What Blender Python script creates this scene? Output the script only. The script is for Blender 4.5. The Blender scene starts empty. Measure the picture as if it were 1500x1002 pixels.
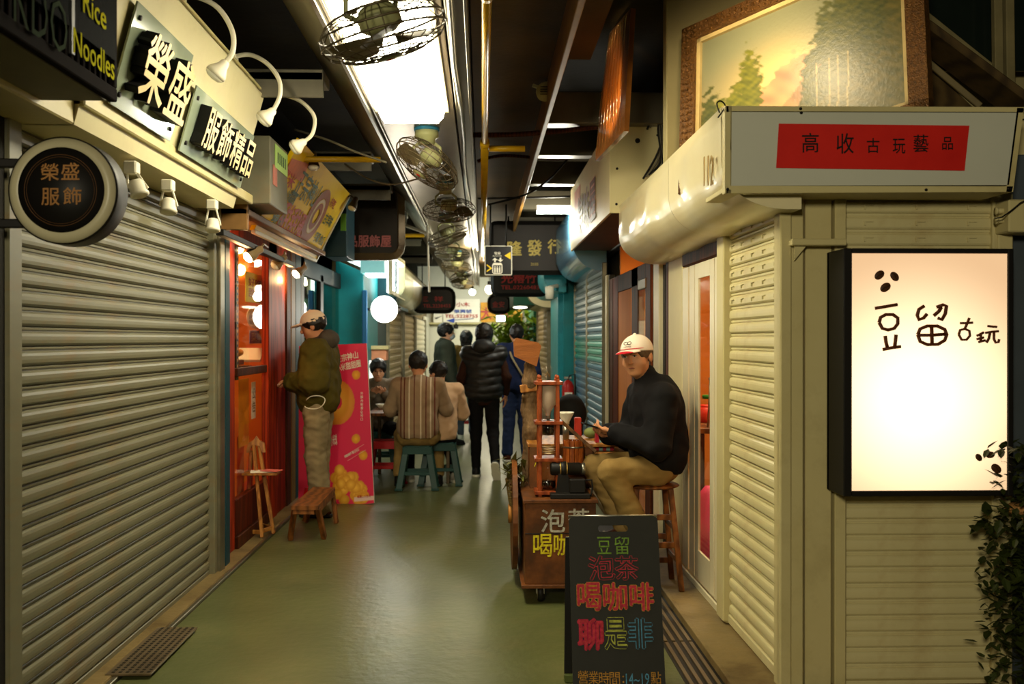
import bpy, bmesh, math, random
import numpy as np
from mathutils import Vector, Matrix
random.seed(7); rng = np.random.default_rng(7)
PI = math.pi
scene = bpy.context.scene; col = scene.collection
# ------------------------------------------------------------------ camera, world, exposure
FPX = 1458.0; CH = 1.5
YAW = math.atan(44/FPX); PITCH = math.atan(4/FPX)
cd = bpy.data.cameras.new('camera'); cam = bpy.data.objects.new('camera', cd); col.objects.link(cam)
cd.sensor_width = 36; cd.lens = FPX*36/1500; cam.location = (0,0,CH)
cam.rotation_euler = (PI/2-PITCH, 0, -YAW)
cd.dof.use_dof = True; cd.dof.focus_distance = 5.4; cd.dof.aperture_fstop = 3.2
cd.clip_start = .05; scene.camera = cam
w = bpy.data.worlds.new('world'); scene.world = w; w.use_nodes = True
w.node_tree.nodes['Background'].inputs[0].default_value = (.55,.5,.32,1); w.node_tree.nodes['Background'].inputs[1].default_value = .02
vs = scene.view_settings; vs.view_transform = 'Standard'; vs.look = 'None'; vs.exposure = 0.0; vs.gamma = 1; vs.use_curve_mapping = False
WARM=(1,.60,.24); LAMP=(1,.90,.63); COOL=(.86,1,.92)
def light(name, kind, loc, power, color=WARM, size=.1, rot=None, sy=None, angle=1.2, blend=.6):
    l = bpy.data.lights.new(name, kind); l.energy = power; l.color = color
    if kind == 'AREA':
        l.size = size
        if sy: l.shape = 'RECTANGLE'; l.size_y = sy
    elif kind == 'SPOT': l.spot_size = angle; l.spot_blend = blend; l.shadow_soft_size = size
    else: l.shadow_soft_size = size
    o = bpy.data.objects.new(name, l); col.objects.link(o); o.location = loc
    if rot is not None:
        if isinstance(rot, Vector): o.rotation_euler = (rot-Vector(loc)).to_track_quat('-Z','Y').to_euler()
        else: o.rotation_euler = rot
    return o
RM = Matrix.Rotation(-YAW,3,'Z') @ Matrix.Rotation(PI/2-PITCH,3,'X')
def ray(px, py): return RM @ Vector(((px-750)/FPX, (501-py)/FPX, -1))
C0 = Vector((0,0,CH))
def P(px, py, Y): d = ray(px,py); return C0 + d*(Y/d.y)
def PX(px, py, X): d = ray(px,py); return C0 + d*(X/d.x)
def PF(px, py, z=0): d = ray(px,py); return C0 + d*((z-CH)/d.z)
def V(*a): return Vector(a)
# ------------------------------------------------------------------ materials
def lin(c):
    return tuple((x/255/12.92 if x/255 <= .04045 else ((x/255+.055)/1.055)**2.4) for x in c)
class NT:
    def __init__(s, name):
        s.m = bpy.data.materials.new(name); s.m.use_nodes = True; s.t = s.m.node_tree
        s.b = s.t.nodes['Principled BSDF']; s.out = s.t.nodes['Material Output']
    def n(s, typ, ins=None, **kw):
        nd = s.t.nodes.new('ShaderNode'+typ)
        for k, v in kw.items(): setattr(nd, k, v)
        for k, v in (ins or {}).items(): s.put(nd.inputs[k], v)
        return nd
    def put(s, inp, v):
        if isinstance(v, bpy.types.NodeSocket): s.t.links.new(v, inp)
        else: inp.default_value = v
def rgba(c): return (*lin(c), 1)
MC = {}
def mat(name, rgb, rough=.55, metal=0, c2=None, var=.5, ns=6, stretch=(1,1,1), bump=0, bs=30, dirt=None, dirt_amt=.5, ds=2.5, em=None, ems=0, wood=False, coat=0, spec=None, sss=0):
    if name in MC: return MC[name]
    N = NT(name); tc = N.n('TexCoord'); mp = N.n('Mapping', {'Vector': tc.outputs['Object'], 'Scale': stretch})
    c2 = c2 or tuple(x*.78 for x in rgb)
    if wood: tex = N.n('TexWave', {'Vector': mp.outputs[0], 'Scale': ns, 'Distortion': 7, 'Detail': 3, 'Detail Scale': 1.6}, bands_direction='X').outputs['Fac']
    else: tex = N.n('TexNoise', {'Vector': mp.outputs[0], 'Scale': ns, 'Detail': 6, 'Roughness': .6}).outputs['Fac']
    mr = N.n('MapRange', {'Value': tex, 'From Min': .5-var/2 if not wood else 0, 'From Max': .5+var/2 if not wood else 1})
    mx = N.n('Mix', {'Factor': mr.outputs[0], 'A': rgba(rgb), 'B': rgba(c2)}, data_type='RGBA')
    for k, v in (('A', rgba(rgb)), ('B', rgba(c2))):
        for i in mx.inputs:
            if i.name == k and i.type == 'RGBA': i.default_value = v
    outc = [o for o in mx.outputs if o.type == 'RGBA'][0]
    if dirt:
        t2 = N.n('TexNoise', {'Vector': mp.outputs[0], 'Scale': ds, 'Detail': 9, 'Roughness': .72}).outputs['Fac']
        m2 = N.n('MapRange', {'Value': t2, 'From Min': .52, 'From Max': .72, 'To Max': dirt_amt})
        mx2 = N.n('Mix', {}, data_type='RGBA')
        ia = [i for i in mx2.inputs if i.type == 'RGBA']
        N.put(mx2.inputs[0], m2.outputs[0]); N.put(ia[0], outc); ia[1].default_value = rgba(dirt)
        outc = [o for o in mx2.outputs if o.type == 'RGBA'][0]
    N.put(N.b.inputs['Base Color'], outc)
    N.b.inputs['Roughness'].default_value = rough; N.b.inputs['Metallic'].default_value = metal
    if spec is None and not coat and metal < .3: spec = .22
    if spec is not None: N.b.inputs['Specular IOR Level'].default_value = spec
    if coat: N.b.inputs['Coat Weight'].default_value = coat
    if sss: N.b.inputs['Subsurface Weight'].default_value = sss; N.b.inputs['Subsurface Radius'].default_value = (.01,.004,.002)
    if bump:
        t3 = N.n('TexNoise', {'Vector': mp.outputs[0], 'Scale': bs, 'Detail': 5}).outputs['Fac']
        bp = N.n('Bump', {'Height': t3, 'Strength': bump, 'Distance': .01}); N.put(N.b.inputs['Normal'], bp.outputs[0])
    if em: N.b.inputs['Emission Color'].default_value = rgba(em); N.b.inputs['Emission Strength'].default_value = ems
    MC[name] = N.m; return N.m
def glass(name, tint=(255,255,255), gloss=.03, rough=.02, graz=.4):
    if name in MC: return MC[name]
    N = NT(name); N.t.nodes.remove(N.b)
    tr = N.n('BsdfTransparent', {'Color': rgba(tint)}); gl = N.n('BsdfGlossy', {'Color': (1,1,1,1), 'Roughness': rough})
    ge = N.n('NewGeometry'); dt = N.n('VectorMath', {0: ge.outputs['Normal'], 1: ge.outputs['Incoming']}, operation='DOT_PRODUCT'); ab = N.n('Math', {0: dt.outputs['Value']}, operation='ABSOLUTE')
    om = N.n('Math', {0: 1.0, 1: ab.outputs[0]}, operation='SUBTRACT'); pw = N.n('Math', {0: om.outputs[0], 1: 5.0}, operation='POWER'); ad = N.n('Math', {0: pw.outputs[0], 1: graz, 2: gloss}, operation='MULTIPLY_ADD', use_clamp=True)
    mx = N.n('MixShader', {0: ad.outputs[0], 1: tr.outputs[0], 2: gl.outputs[0]}); N.put(N.out.inputs[0], mx.outputs[0])
    MC[name] = N.m; return N.m
def attr_mat(name, rough=.5, bump=0, em=0):
    N = NT(name); a = N.n('Attribute', attribute_name='print'); N.put(N.b.inputs['Base Color'], a.outputs['Color']); N.b.inputs['Roughness'].default_value = rough
    if bump:
        tc = N.n('TexCoord'); t3 = N.n('TexNoise', {'Vector': tc.outputs['Object'], 'Scale': 60, 'Detail': 6}).outputs['Fac']
        bp = N.n('Bump', {'Height': t3, 'Strength': bump, 'Distance': .005}); N.put(N.b.inputs['Normal'], bp.outputs[0])
    return N.m
def emit(name, rgb, s): return mat(name, rgb, em=rgb, ems=s, c2=rgb)
# ------------------------------------------------------------------ mesh builder
class MB:
    def __init__(s): s.v = []; s.f = []; s.mi = []; s.sm = []; s.cur = 0
    def add(s, vs_, fs, smooth=False):
        o = len(s.v); s.v += [tuple(p) for p in vs_]; s.f += [tuple(i+o for i in f) for f in fs]
        s.mi += [s.cur]*len(fs); s.sm += [smooth]*len(fs); return s
    def box(s, x0, x1, y0, y1, z0, z1, M=None):
        x0,x1 = sorted((x0,x1)); y0,y1 = sorted((y0,y1)); z0,z1 = sorted((z0,z1))
        b = min(x1-x0, y1-y0, z1-z0)*.12; b = min(b, .006)
        # chamfered box, 24 verts
        vs_ = []; 
        for ax in range(3):
            for sg in (0,1):
                for (a,c) in ((0,0),(1,0),(1,1),(0,1)):
                    p = [0,0,0]; lo = (x0,y0,z0); hi = (x1,y1,z1); oth = [i for i in range(3) if i != ax]
                    p[ax] = hi[ax] if sg else lo[ax]
                    p[oth[0]] = hi[oth[0]]-b if a else lo[oth[0]]+b
                    p[oth[1]] = hi[oth[1]]-b if c else lo[oth[1]]+b
                    vs_.append(Vector(p))
        if M: vs_ = [M @ p for p in vs_]
        bm = bmesh.new(); bv = [bm.verts.new(p) for p in vs_]; bmesh.ops.convex_hull(bm, input=bv)
        bmesh.ops.dissolve_limit(bm, angle_limit=.02, verts=bm.verts[:], edges=bm.edges[:])
        bm.verts.index_update(); s.add([v.co.copy() for v in bm.verts], [[v.index for v in f.verts] for f in bm.faces]); bm.free(); return s
    def obox(s, c, size, R=None):
        M = Matrix.Translation(c) @ (R.to_4x4() if R else Matrix())
        return s.box(-size[0]/2,size[0]/2,-size[1]/2,size[1]/2,-size[2]/2,size[2]/2, M)
    def bar(s, p0, p1, w_, d_, up=(0,0,1)):
        p0 = Vector(p0); p1 = Vector(p1); z = (p1-p0); L = z.length; z.normalize(); u = Vector(up)
        if abs(z.dot(u)) > .95: u = Vector((0,1,0))
        x = u.cross(z).normalized(); y = z.cross(x)
        R = Matrix((x,y,z)).transposed(); return s.obox((p0+p1)/2, (w_,d_,L), R)
    def ring(s, pts, radii, n=10, caps=True, closed=False, smooth=True):
        pts = [Vector(p) for p in pts]; vs_ = []; fs = []; N = len(pts); prev = None
        for i, p in enumerate(pts):
            a = pts[(i-1) % N] if (i > 0 or closed) else p; b = pts[(i+1) % N] if (i < N-1 or closed) else p
            t = (b-a).normalized()
            if prev is None: u = Vector((0,0,1)) if abs(t.z) < .9 else Vector((1,0,0)); x = u.cross(t).normalized()
            else: x = (prev - t*prev.dot(t)).normalized()
            y = t.cross(x); prev = x; r = radii[i] if hasattr(radii,'__len__') else radii
            for k in range(n): an = 2*PI*k/n; vs_.append(p + (x*math.cos(an)+y*math.sin(an))*r)
        M_ = N if closed else N-1
        for i in range(M_):
            for k in range(n):
                j = (i+1) % N; fs.append((i*n+k, i*n+(k+1)%n, j*n+(k+1)%n, j*n+k))
        if caps and not closed: fs.append(tuple(range(n-1,-1,-1))); fs.append(tuple((N-1)*n+k for k in range(n)))
        return s.add(vs_, fs, smooth)
    def cyl(s, p0, p1, r0, r1=None, n=20, smooth=True): return s.ring([p0,p1],[r0, r0 if r1 is None else r1], n, True, False, smooth)
    def ell(s, c, r, R=None, n=16, m=10):
        c = Vector(c); r = r if hasattr(r,'__len__') else (r,r,r); vs_ = []; fs = []
        for i in range(m+1):
            th = PI*i/m
            for k in range(n):
                ph = 2*PI*k/n; p = Vector((r[0]*math.sin(th)*math.cos(ph), r[1]*math.sin(th)*math.sin(ph), r[2]*math.cos(th)))
                vs_.append(c + (R @ p if R else p))
        for i in range(m):
            for k in range(n):
                a,b,c_,d = i*n+k, (i+1)*n+k, (i+1)*n+(k+1)%n, i*n+(k+1)%n
                fs.append((a,b,c_) if i == m-1 else ((a,b,c_,d) if i else (b,c_,a)))
        return s.add(vs_, fs, True)
    def lathe(s, prof, o, axis=(0,0,1), n=24, smooth=True, caps=True):
        ax = Vector(axis).normalized(); u = Vector((0,0,1)) if abs(ax.z) < .9 else Vector((1,0,0)); x = u.cross(ax).normalized(); y = ax.cross(x); o = Vector(o)
        vs_ = []; fs = []
        for (r,z) in prof:
            for k in range(n): a = 2*PI*k/n; vs_.append(o + ax*z + (x*math.cos(a)+y*math.sin(a))*r)
        for i in range(len(prof)-1):
            for k in range(n): fs.append((i*n+k, i*n+(k+1)%n, (i+1)*n+(k+1)%n, (i+1)*n+k))
        if caps and prof[0][0] > 1e-5: fs.append(tuple(range(n-1,-1,-1)))
        if caps and prof[-1][0] > 1e-5: fs.append(tuple((len(prof)-1)*n+k for k in range(n)))
        return s.add(vs_, fs, smooth)
    def prism(s, poly, o, u, v, d):
        """2-D polygon in the (u,v) plane at o, thickness vector d"""
        o,u,v,d = map(Vector,(o,u,v,d)); n = len(poly); a = [o+u*p[0]+v*p[1] for p in poly]
        s.add(a+[p+d for p in a], [tuple(range(n-1,-1,-1)), tuple(range(n,2*n))]+[(i,(i+1)%n,n+(i+1)%n,n+i) for i in range(n)]); return s
    def plate(s, a, b, c, d, t):
        """quad a b c d with thickness vector t"""
        q = [Vector(p) for p in (a,b,c,d)]; t = Vector(t)
        return s.add(q+[p+t for p in q], [(3,2,1,0),(4,5,6,7),(0,1,5,4),(1,2,6,5),(2,3,7,6),(3,0,4,7)])
    def grid(s, fn, nu, nv, smooth=True, flip=False):
        vs_ = [fn(i/nu, j/nv) for j in range(nv+1) for i in range(nu+1)]; w_ = nu+1
        fs = [(j*w_+i, j*w_+i+1, (j+1)*w_+i+1, (j+1)*w_+i) for j in range(nv) for i in range(nu)]
        if flip: fs = [f[::-1] for f in fs]
        return s.add(vs_, fs, smooth)
    def text(s, txt, o, u, v, w_=None, h_=None, bold=0, ext=.0, res=2, center=True):
        """lettering fitted to w_ x h_ around o (centre), u right, v up; ext in metres towards u x v"""
        thick = bold if bold > 0 else 0
        vt, ft = glyphs(txt, .0 if thick else bold, res, ext > 0)
        if thick: # sturdier strokes: copies of the glyphs shifted by the stroke's half width
            r = thick*.8; vt0 = vt; ft0 = ft; vt = np.concatenate([vt0+np.array([r*a,r*b,0]) for a,b in ((-1,0),(1,0),(0,1),(0,-1),(.7,.7),(-.7,-.7))]); nv = len(vt0); ft = [tuple(i+nv*k for i in f) for k in range(6) for f in ft0]
        u = Vector(u).normalized(); v = Vector(v).normalized(); n = u.cross(v)
        mn = vt.min(0); mxx = vt.max(0); W = mxx[0]-mn[0]; H = mxx[1]-mn[1]
        nv_ = len(vt)//6 if thick else 10**9
        sx = (w_/W) if w_ else None; sy = (h_/H) if h_ else None
        sx = sx or sy; sy = sy or sx; cx, cy = (mn[0]+mxx[0])/2, (mn[1]+mxx[1])/2; o = Vector(o)
        out = [o + u*((p[0]-cx)*sx) + v*((p[1]-cy)*sy) + n*(((p[2]+1)*.5*ext if ext > 0 else 0)+(i//nv_)*.00018) for i,p in enumerate(vt)]
        return s.add(out, ft)
GC = {}
def glyphs(txt, bold, res, solid):
    k = (txt, bold, res, solid)
    if k in GC: return GC[k]
    c = bpy.data.curves.new('t','FONT'); c.body = txt; c.offset = bold; c.resolution_u = res; c.fill_mode = 'BOTH'
    c.extrude = 1.0 if solid else 0; c.size = 1; c.space_line = 1.1
    o = bpy.data.objects.new('t', c); col.objects.link(o); bpy.context.view_layer.update()
    m = bpy.data.meshes.new_from_object(o.evaluated_get(bpy.context.evaluated_depsgraph_get()))
    vt = np.array([v.co[:] for v in m.vertices]) if len(m.vertices) else np.zeros((3,3)); ft = [tuple(p.vertices) for p in m.polygons]
    bpy.data.objects.remove(o); bpy.data.curves.remove(c); bpy.data.meshes.remove(m); GC[k] = (vt, ft); return GC[k]
# ------------------------------------------------------------------ objects
XF = {}
def mesh_obj(name, mb, mats, parent=None):
    me = bpy.data.meshes.new(name)
    if isinstance(mb, MB): vt, ft, mi, sm = mb.v, mb.f, mb.mi, mb.sm
    else: vt, ft, mi, sm = mb
    if parent is not None and parent.name in XF:
        Mi = XF[parent.name].inverted(); 
        if isinstance(vt, np.ndarray): A = np.array(Mi); vt = vt @ A[:3,:3].T + A[:3,3]
        else: vt = [Mi @ Vector(p) for p in vt]
    me.from_pydata(vt.tolist() if isinstance(vt,np.ndarray) else [tuple(p) for p in vt], [], ft.tolist() if isinstance(ft,np.ndarray) else ft)
    mats = mats if isinstance(mats,(list,tuple)) else [mats]
    for m in mats: me.materials.append(m)
    if mi is not None: me.polygons.foreach_set('material_index', mi)
    if sm is not None: me.polygons.foreach_set('use_smooth', sm)
    else: me.polygons.foreach_set('use_smooth', [True]*len(me.polygons))
    me.update()
    o = bpy.data.objects.new(name, me); col.objects.link(o)
    if parent is not None:
        o.parent = parent
        if parent.name in XF: XF[o.name] = XF[parent.name]
    return o
def tag(o, label=None, cat=None, group=None, kind=None):
    if label: o['label'] = label
    if cat: o['category'] = cat
    if group: o['group'] = group
    if kind: o['kind'] = kind
    return o
def thing(name, label, cat, loc=(0,0,0), rz=0, group=None, local=False):
    """Empty at the base; its parts are given in world coordinates unless local"""
    o = bpy.data.objects.new(name, None); col.objects.link(o); o.location = loc; o.rotation_euler = (0,0,rz)
    if not local: XF[o.name] = Matrix.Translation(loc) @ Matrix.Rotation(rz,4,'Z')
    return tag(o, label, cat, group)
def solo(name, mb, m, label, cat, group=None, loc=None):
    if loc is None:
        A = np.array(mb.v); c = (A.min(0)+A.max(0))/2; loc = (c[0],c[1],A[:,2].min())
    L = Vector(loc); mb.v = [tuple(Vector(p)-L) for p in mb.v]
    o = mesh_obj(name, mb, m); o.location = L; XF[o.name] = Matrix.Translation(L); return tag(o, label, cat, group)
def struct(name, mb, m, parent=None):
    o = mesh_obj(name, mb, m, parent); o['kind'] = 'structure'; return o
def share(src, parent, loc=None, rot=None):
    c = src.copy(); col.objects.link(c); c.parent = parent
    if loc is not None: c.location = loc
    if rot is not None: c.rotation_euler = rot
    return c
def copy_tree(o, parent=None):
    c = o.copy(); col.objects.link(c); c.parent = parent
    for ch in list(o.children): copy_tree(ch, c)
    return c
# ------------------------------------------------------------------ implicit surfaces for bodies and clothes
class SDF:
    def __init__(s, lo, hi, h):
        s.lo = np.array(lo,dtype=np.float32); s.h = h; s.n = np.ceil((np.array(hi)-np.array(lo))/h).astype(int)+1
        s.D = np.full(s.n, .2, np.float32)
    def sub(s, lo, hi):
        a = np.clip(np.floor((np.array(lo)-s.lo)/s.h).astype(int),0,s.n-1); b = np.clip(np.ceil((np.array(hi)-s.lo)/s.h).astype(int)+1,1,s.n)
        sl = tuple(slice(a[i],max(b[i],a[i]+1)) for i in range(3)); ax = [s.lo[i]+s.h*np.arange(sl[i].start,sl[i].stop,dtype=np.float32) for i in range(3)]
        return sl, np.stack(np.meshgrid(*ax,indexing='ij'),-1)
    def mix(s, sl, d, k, op):
        D = s.D[sl]
        if op == 'sub': s.D[sl] = np.maximum(D, -d); return
        if k > 0: hh = np.clip(.5+.5*(D-d)/k,0,1); s.D[sl] = D*(1-hh)+d*hh-k*hh*(1-hh)
        else: s.D[sl] = np.minimum(D,d)
    def cap(s, p0, p1, r0, r1=None, k=.02, op='add', flat=None):
        r1 = r0 if r1 is None else r1; p0 = np.array(p0,dtype=np.float32); p1 = np.array(p1,dtype=np.float32)
        m = max(r0,r1)*(max(1,flat[1]) if flat else 1)+k+2*s.h
        sl, G = s.sub(np.minimum(p0,p1)-m, np.maximum(p0,p1)+m)
        if flat:
            a = np.array(flat[0],dtype=np.float32); a /= np.linalg.norm(a); f = 1/flat[1]-1
            c = p0; q = G-c; G = q+(q@a)[...,None]*a*f; e = (p1-c); e = e+(e@a)*a*f; p0 = np.zeros(3,np.float32); p1 = e
        ba = p1-p0; t = np.clip(((G-p0)@ba)/max(float(ba@ba),1e-9),0,1); d = np.linalg.norm(G-p0-t[...,None]*ba,axis=-1)-(r0+(r1-r0)*t)
        if flat and flat[1] < 1: d = d*(.5+.5*flat[1])
        s.mix(sl,d,k,op); return s
    def chain(s, pts, rs, k=.02, flat=None):
        for i in range(len(pts)-1): s.cap(pts[i],pts[i+1],rs[i],rs[i+1],k,flat=flat)
        return s
    def ell(s, c, r, R=None, k=.02, op='add'):
        c = np.array(c,dtype=np.float32); r = np.array(r,dtype=np.float32); m = float(r.max())+k+2*s.h; sl, G = s.sub(c-m,c+m); q = G-c
        if R is not None: q = q @ np.array(R,dtype=np.float32)
        a = np.linalg.norm(q/r,axis=-1); b = np.linalg.norm(q/(r*r),axis=-1)+1e-6; d = a*(a-1)/b; s.mix(sl,d,k,op); return s
    def allpts(s): return s.sub(s.lo, s.lo+s.h*(s.n-1))
    def cut(s, p, n):
        sl, G = s.allpts(); n = np.array(n,dtype=np.float32); n /= np.linalg.norm(n); s.D = np.maximum(s.D,(G-np.array(p,dtype=np.float32))@n); return s
    def fold(s, amp, fn):
        sl, G = s.allpts(); s.D = s.D + amp*fn(G[...,0],G[...,1],G[...,2]); return s
    def mesh(s):
        D = s.D; S = D < 0; D = np.pad(D,1,constant_values=.2); S = np.pad(S,1); n = np.array(D.shape)-1
        cnt = np.zeros(n,np.int8); C = [(i,j,k) for i in (0,1) for j in (0,1) for k in (0,1)]
        for c in C: cnt += S[c[0]:c[0]+n[0],c[1]:c[1]+n[1],c[2]:c[2]+n[2]]
        act = (cnt > 0)&(cnt < 8); idx = np.full(n,-1,np.int64); ijk = np.argwhere(act); idx[act] = np.arange(len(ijk))
        acc = np.zeros((len(ijk),3)); num = np.zeros(len(ijk))
        for a in C:
            for ax in range(3):
                if a[ax]: continue
                b = list(a); b[ax] = 1; A = ijk+a; B = ijk+b; da = D[A[:,0],A[:,1],A[:,2]]; db = D[B[:,0],B[:,1],B[:,2]]
                x = (da < 0) != (db < 0); t = np.where(x, da/np.where(x,da-db,1),0); p = np.array(a,float)[None]+np.zeros((len(ijk),3)); p[:,ax] += t
                acc[x] += p[x]; num += x
        vt = s.lo + s.h*(ijk-1+acc/num[:,None]); fs = []
        for ax in range(3):
            o = [i for i in range(3) if i != ax]; A = S; sl0 = [slice(1,-1)]*3; sl1 = [slice(1,-1)]*3; sl0[ax] = slice(0,-1); sl1[ax] = slice(1,None)
            ch = A[tuple(sl0)] != A[tuple(sl1)]; e = np.argwhere(ch); e[:,o[0]] += 1; e[:,o[1]] += 1
            ins = A[e[:,0],e[:,1],e[:,2]]; d0 = np.zeros(3,int); d0[o[0]] = 1; d1 = np.zeros(3,int); d1[o[1]] = 1
            g = lambda q: idx[q[:,0],q[:,1],q[:,2]]
            Q = np.stack([g(e-d0-d1),g(e-d1),g(e),g(e-d0)],1)
            fl = ins if ax != 1 else ~ins
            Q[~fl] = Q[~fl][:,::-1]; fs.append(Q)
        F = np.concatenate(fs); F = F[(F >= 0).all(1)]; return vt, F
def sdf_obj(name, S, mats, parent, X=None, slot=None):
    vt, F = S.mesh()
    if X is not None: A = np.array(X); vt2 = vt @ A[:3,:3].T + A[:3,3]
    else: vt2 = vt
    mi = None
    if slot is not None: mi = slot(vt[F].mean(1)).astype(int).tolist()
    return mesh_obj(name, (vt2, F, mi, None), mats, parent)
def noise3(x, y, z, f, ph=0):
    return (np.sin(f*x*1.3+ph+1.7*np.sin(f*z*.9+ph))+np.sin(f*y*1.1+2*ph+1.5*np.sin(f*x*.8))+np.sin(f*z*1.2+3*ph+1.6*np.sin(f*y*.7+ph)))/3
# ------------------------------------------------------------------ palette
m_floor = mat('painted_floor',(92,96,56),rough=.34,spec=.3,c2=(74,78,44),ns=1.6,var=.45,bump=.28,bs=18,dirt=(128,118,78),dirt_amt=.38,ds=1.3)
m_conc = mat('old_concrete',(132,112,70),rough=.6,c2=(96,78,44),ns=3,bump=.4,bs=30,dirt=(70,50,26),dirt_amt=.55,ds=3)
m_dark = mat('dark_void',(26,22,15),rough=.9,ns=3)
m_ceil = mat('sooty_ceiling',(52,44,26),rough=.85,c2=(36,30,18),ns=2,bump=.3,bs=14)
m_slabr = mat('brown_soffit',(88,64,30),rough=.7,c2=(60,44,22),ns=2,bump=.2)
m_galv = mat('galvanised_metal',(150,142,118),rough=.34,metal=.85,c2=(104,98,78),ns=5,stretch=(1,.3,1),bump=.15,bs=8)
m_galvd = mat('stained_sheet_metal',(142,122,90),rough=.3,metal=.6,c2=(108,90,62),ns=3,stretch=(1,.4,1),dirt=(70,50,28),dirt_amt=.5)
m_shl = mat('grey_green_enamel',(112,108,84),rough=.4,spec=.35,c2=(98,94,72),ns=3,stretch=(1,.4,3),dirt=(126,88,30),dirt_amt=.35,ds=3.2)
m_shr = mat('cream_enamel',(205,194,146),rough=.42,c2=(190,178,128),ns=3,dirt=(140,96,44),dirt_amt=.28,ds=4.5)
m_rust = mat('rust_line',(122,74,28),rough=.8,ns=9)
m_cream = mat('cream_paint',(196,184,134),rough=.45,c2=(184,170,118),ns=2.4,dirt=(128,108,66),dirt_amt=.3,ds=3,bump=.08,bs=25)
m_cream2 = mat('cream_panel',(208,196,148),rough=.5,c2=(196,184,136),ns=1.2,dirt=(150,134,90),dirt_amt=.15)
m_hood = mat('cream_gloss_hood',(222,212,172),rough=.3,spec=.5,c2=(206,192,148),ns=1.5,coat=.15,dirt=(160,128,78),dirt_amt=.25,ds=1.8)
m_beige = mat('beige_wall',(150,138,96),rough=.7,c2=(134,122,82),ns=2,bump=.15)
m_teal = mat('teal_paint',(22,128,132),rough=.5,c2=(16,108,114),ns=3,dirt=(60,90,80),dirt_amt=.3)
m_teald = mat('dark_teal_paint',(20,62,72),rough=.5,ns=3)
m_blue = mat('blue_post_paint',(26,84,124),rough=.5,ns=3)
m_black = mat('black_frame',(24,21,17),rough=.5,ns=4)
m_red = mat('red_lacquered_wood',(160,48,14),rough=.5,spec=.12,c2=(108,28,8),wood=True,ns=4,stretch=(3,3,.25))
m_redb = mat('dark_red_wood',(96,36,16),rough=.5,spec=.06,c2=(64,22,10),wood=True,ns=4,stretch=(3,3,.25))
m_brown = mat('brown_wood_frame',(78,38,18),rough=.5,spec=.06,c2=(52,26,14),wood=True,ns=4,stretch=(3,3,.3))
m_wood = mat('worn_brown_wood',(132,78,32),rough=.45,c2=(86,48,18),wood=True,ns=5,stretch=(1,1,1),bump=.1)
m_woodl = mat('honey_wood',(168,112,48),rough=.45,c2=(128,78,30),wood=True,ns=6)
m_alu = mat('white_aluminium',(214,204,168),rough=.35,c2=(196,184,146),ns=2)
m_steel = mat('brushed_steel',(170,165,150),rough=.3,metal=.9,ns=4)
m_white = mat('white_plastic',(225,218,196),rough=.35,c2=(212,204,180),ns=3)
m_yel = mat('yellow_pipe_paint',(186,146,18),rough=.3,c2=(160,120,12),ns=4,dirt=(110,86,20),dirt_amt=.5)
m_cable = mat('black_cable',(22,20,18),rough=.5)
m_gold = mat('brushed_brass',(190,158,88),rough=.3,metal=.75,c2=(160,128,64),ns=3)
m_glass = glass('clear_glass'); m_glassg = glass('greenish_glass',(190,215,195),.16)
# ------------------------------------------------------------------ floor, walls, ceiling
f = MB(); f.box(-1.6,1.05,1.5,28,-.05,0); struct('floor', f, m_floor)
f = MB(); f.box(-3.0,-1.61,1.5,28,-.05,.012); struct('trim_1', f, m_conc)
f = MB(); f.box(1.075,1.6,4.1,28,-.05,.035); f.box(1.075,4,1.5,4.1,-.05,.0); f.box(1.6,4.2,4.1,28,-.05,.035); struct('trim_2', f, m_conc)
f = MB(); f.box(-1.625,-1.6,1.5,28,-.05,.016); struct('trim_3', f, m_galv)      # steel floor edging
f = MB(); f.box(-3.4,4.4,1.5,29,3.55,3.7); struct('ceiling', f, m_ceil)
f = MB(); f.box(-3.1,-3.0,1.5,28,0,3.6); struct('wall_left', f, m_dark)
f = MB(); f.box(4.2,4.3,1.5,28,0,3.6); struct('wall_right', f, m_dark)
m_end = mat('white_end_wall',(222,216,194),rough=.7,c2=(205,198,172),ns=1.2)
f = MB(); f.box(-3.4,4.4,28,28.1,0,3.6); struct('wall_back', f, m_end)
# beige upper wall behind the painting, and the box wall under it
f = MB(); f.box(P(976,300,5.3).x,4.2,5.3,5.4,2.2,3.55); struct('wall_upper_right', f, m_beige)
# left upper back wall panel behind goosenecks
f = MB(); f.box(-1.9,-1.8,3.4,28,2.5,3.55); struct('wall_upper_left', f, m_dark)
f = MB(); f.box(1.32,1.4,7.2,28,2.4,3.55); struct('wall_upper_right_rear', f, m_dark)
f = MB(); f.box(-3.0,-1.76,3.1,3.62,0,2.6); f.box(-3.0,-1.7,3.55,3.62,0,2.3); struct('wall_left_pier', f, m_dark)
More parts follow.
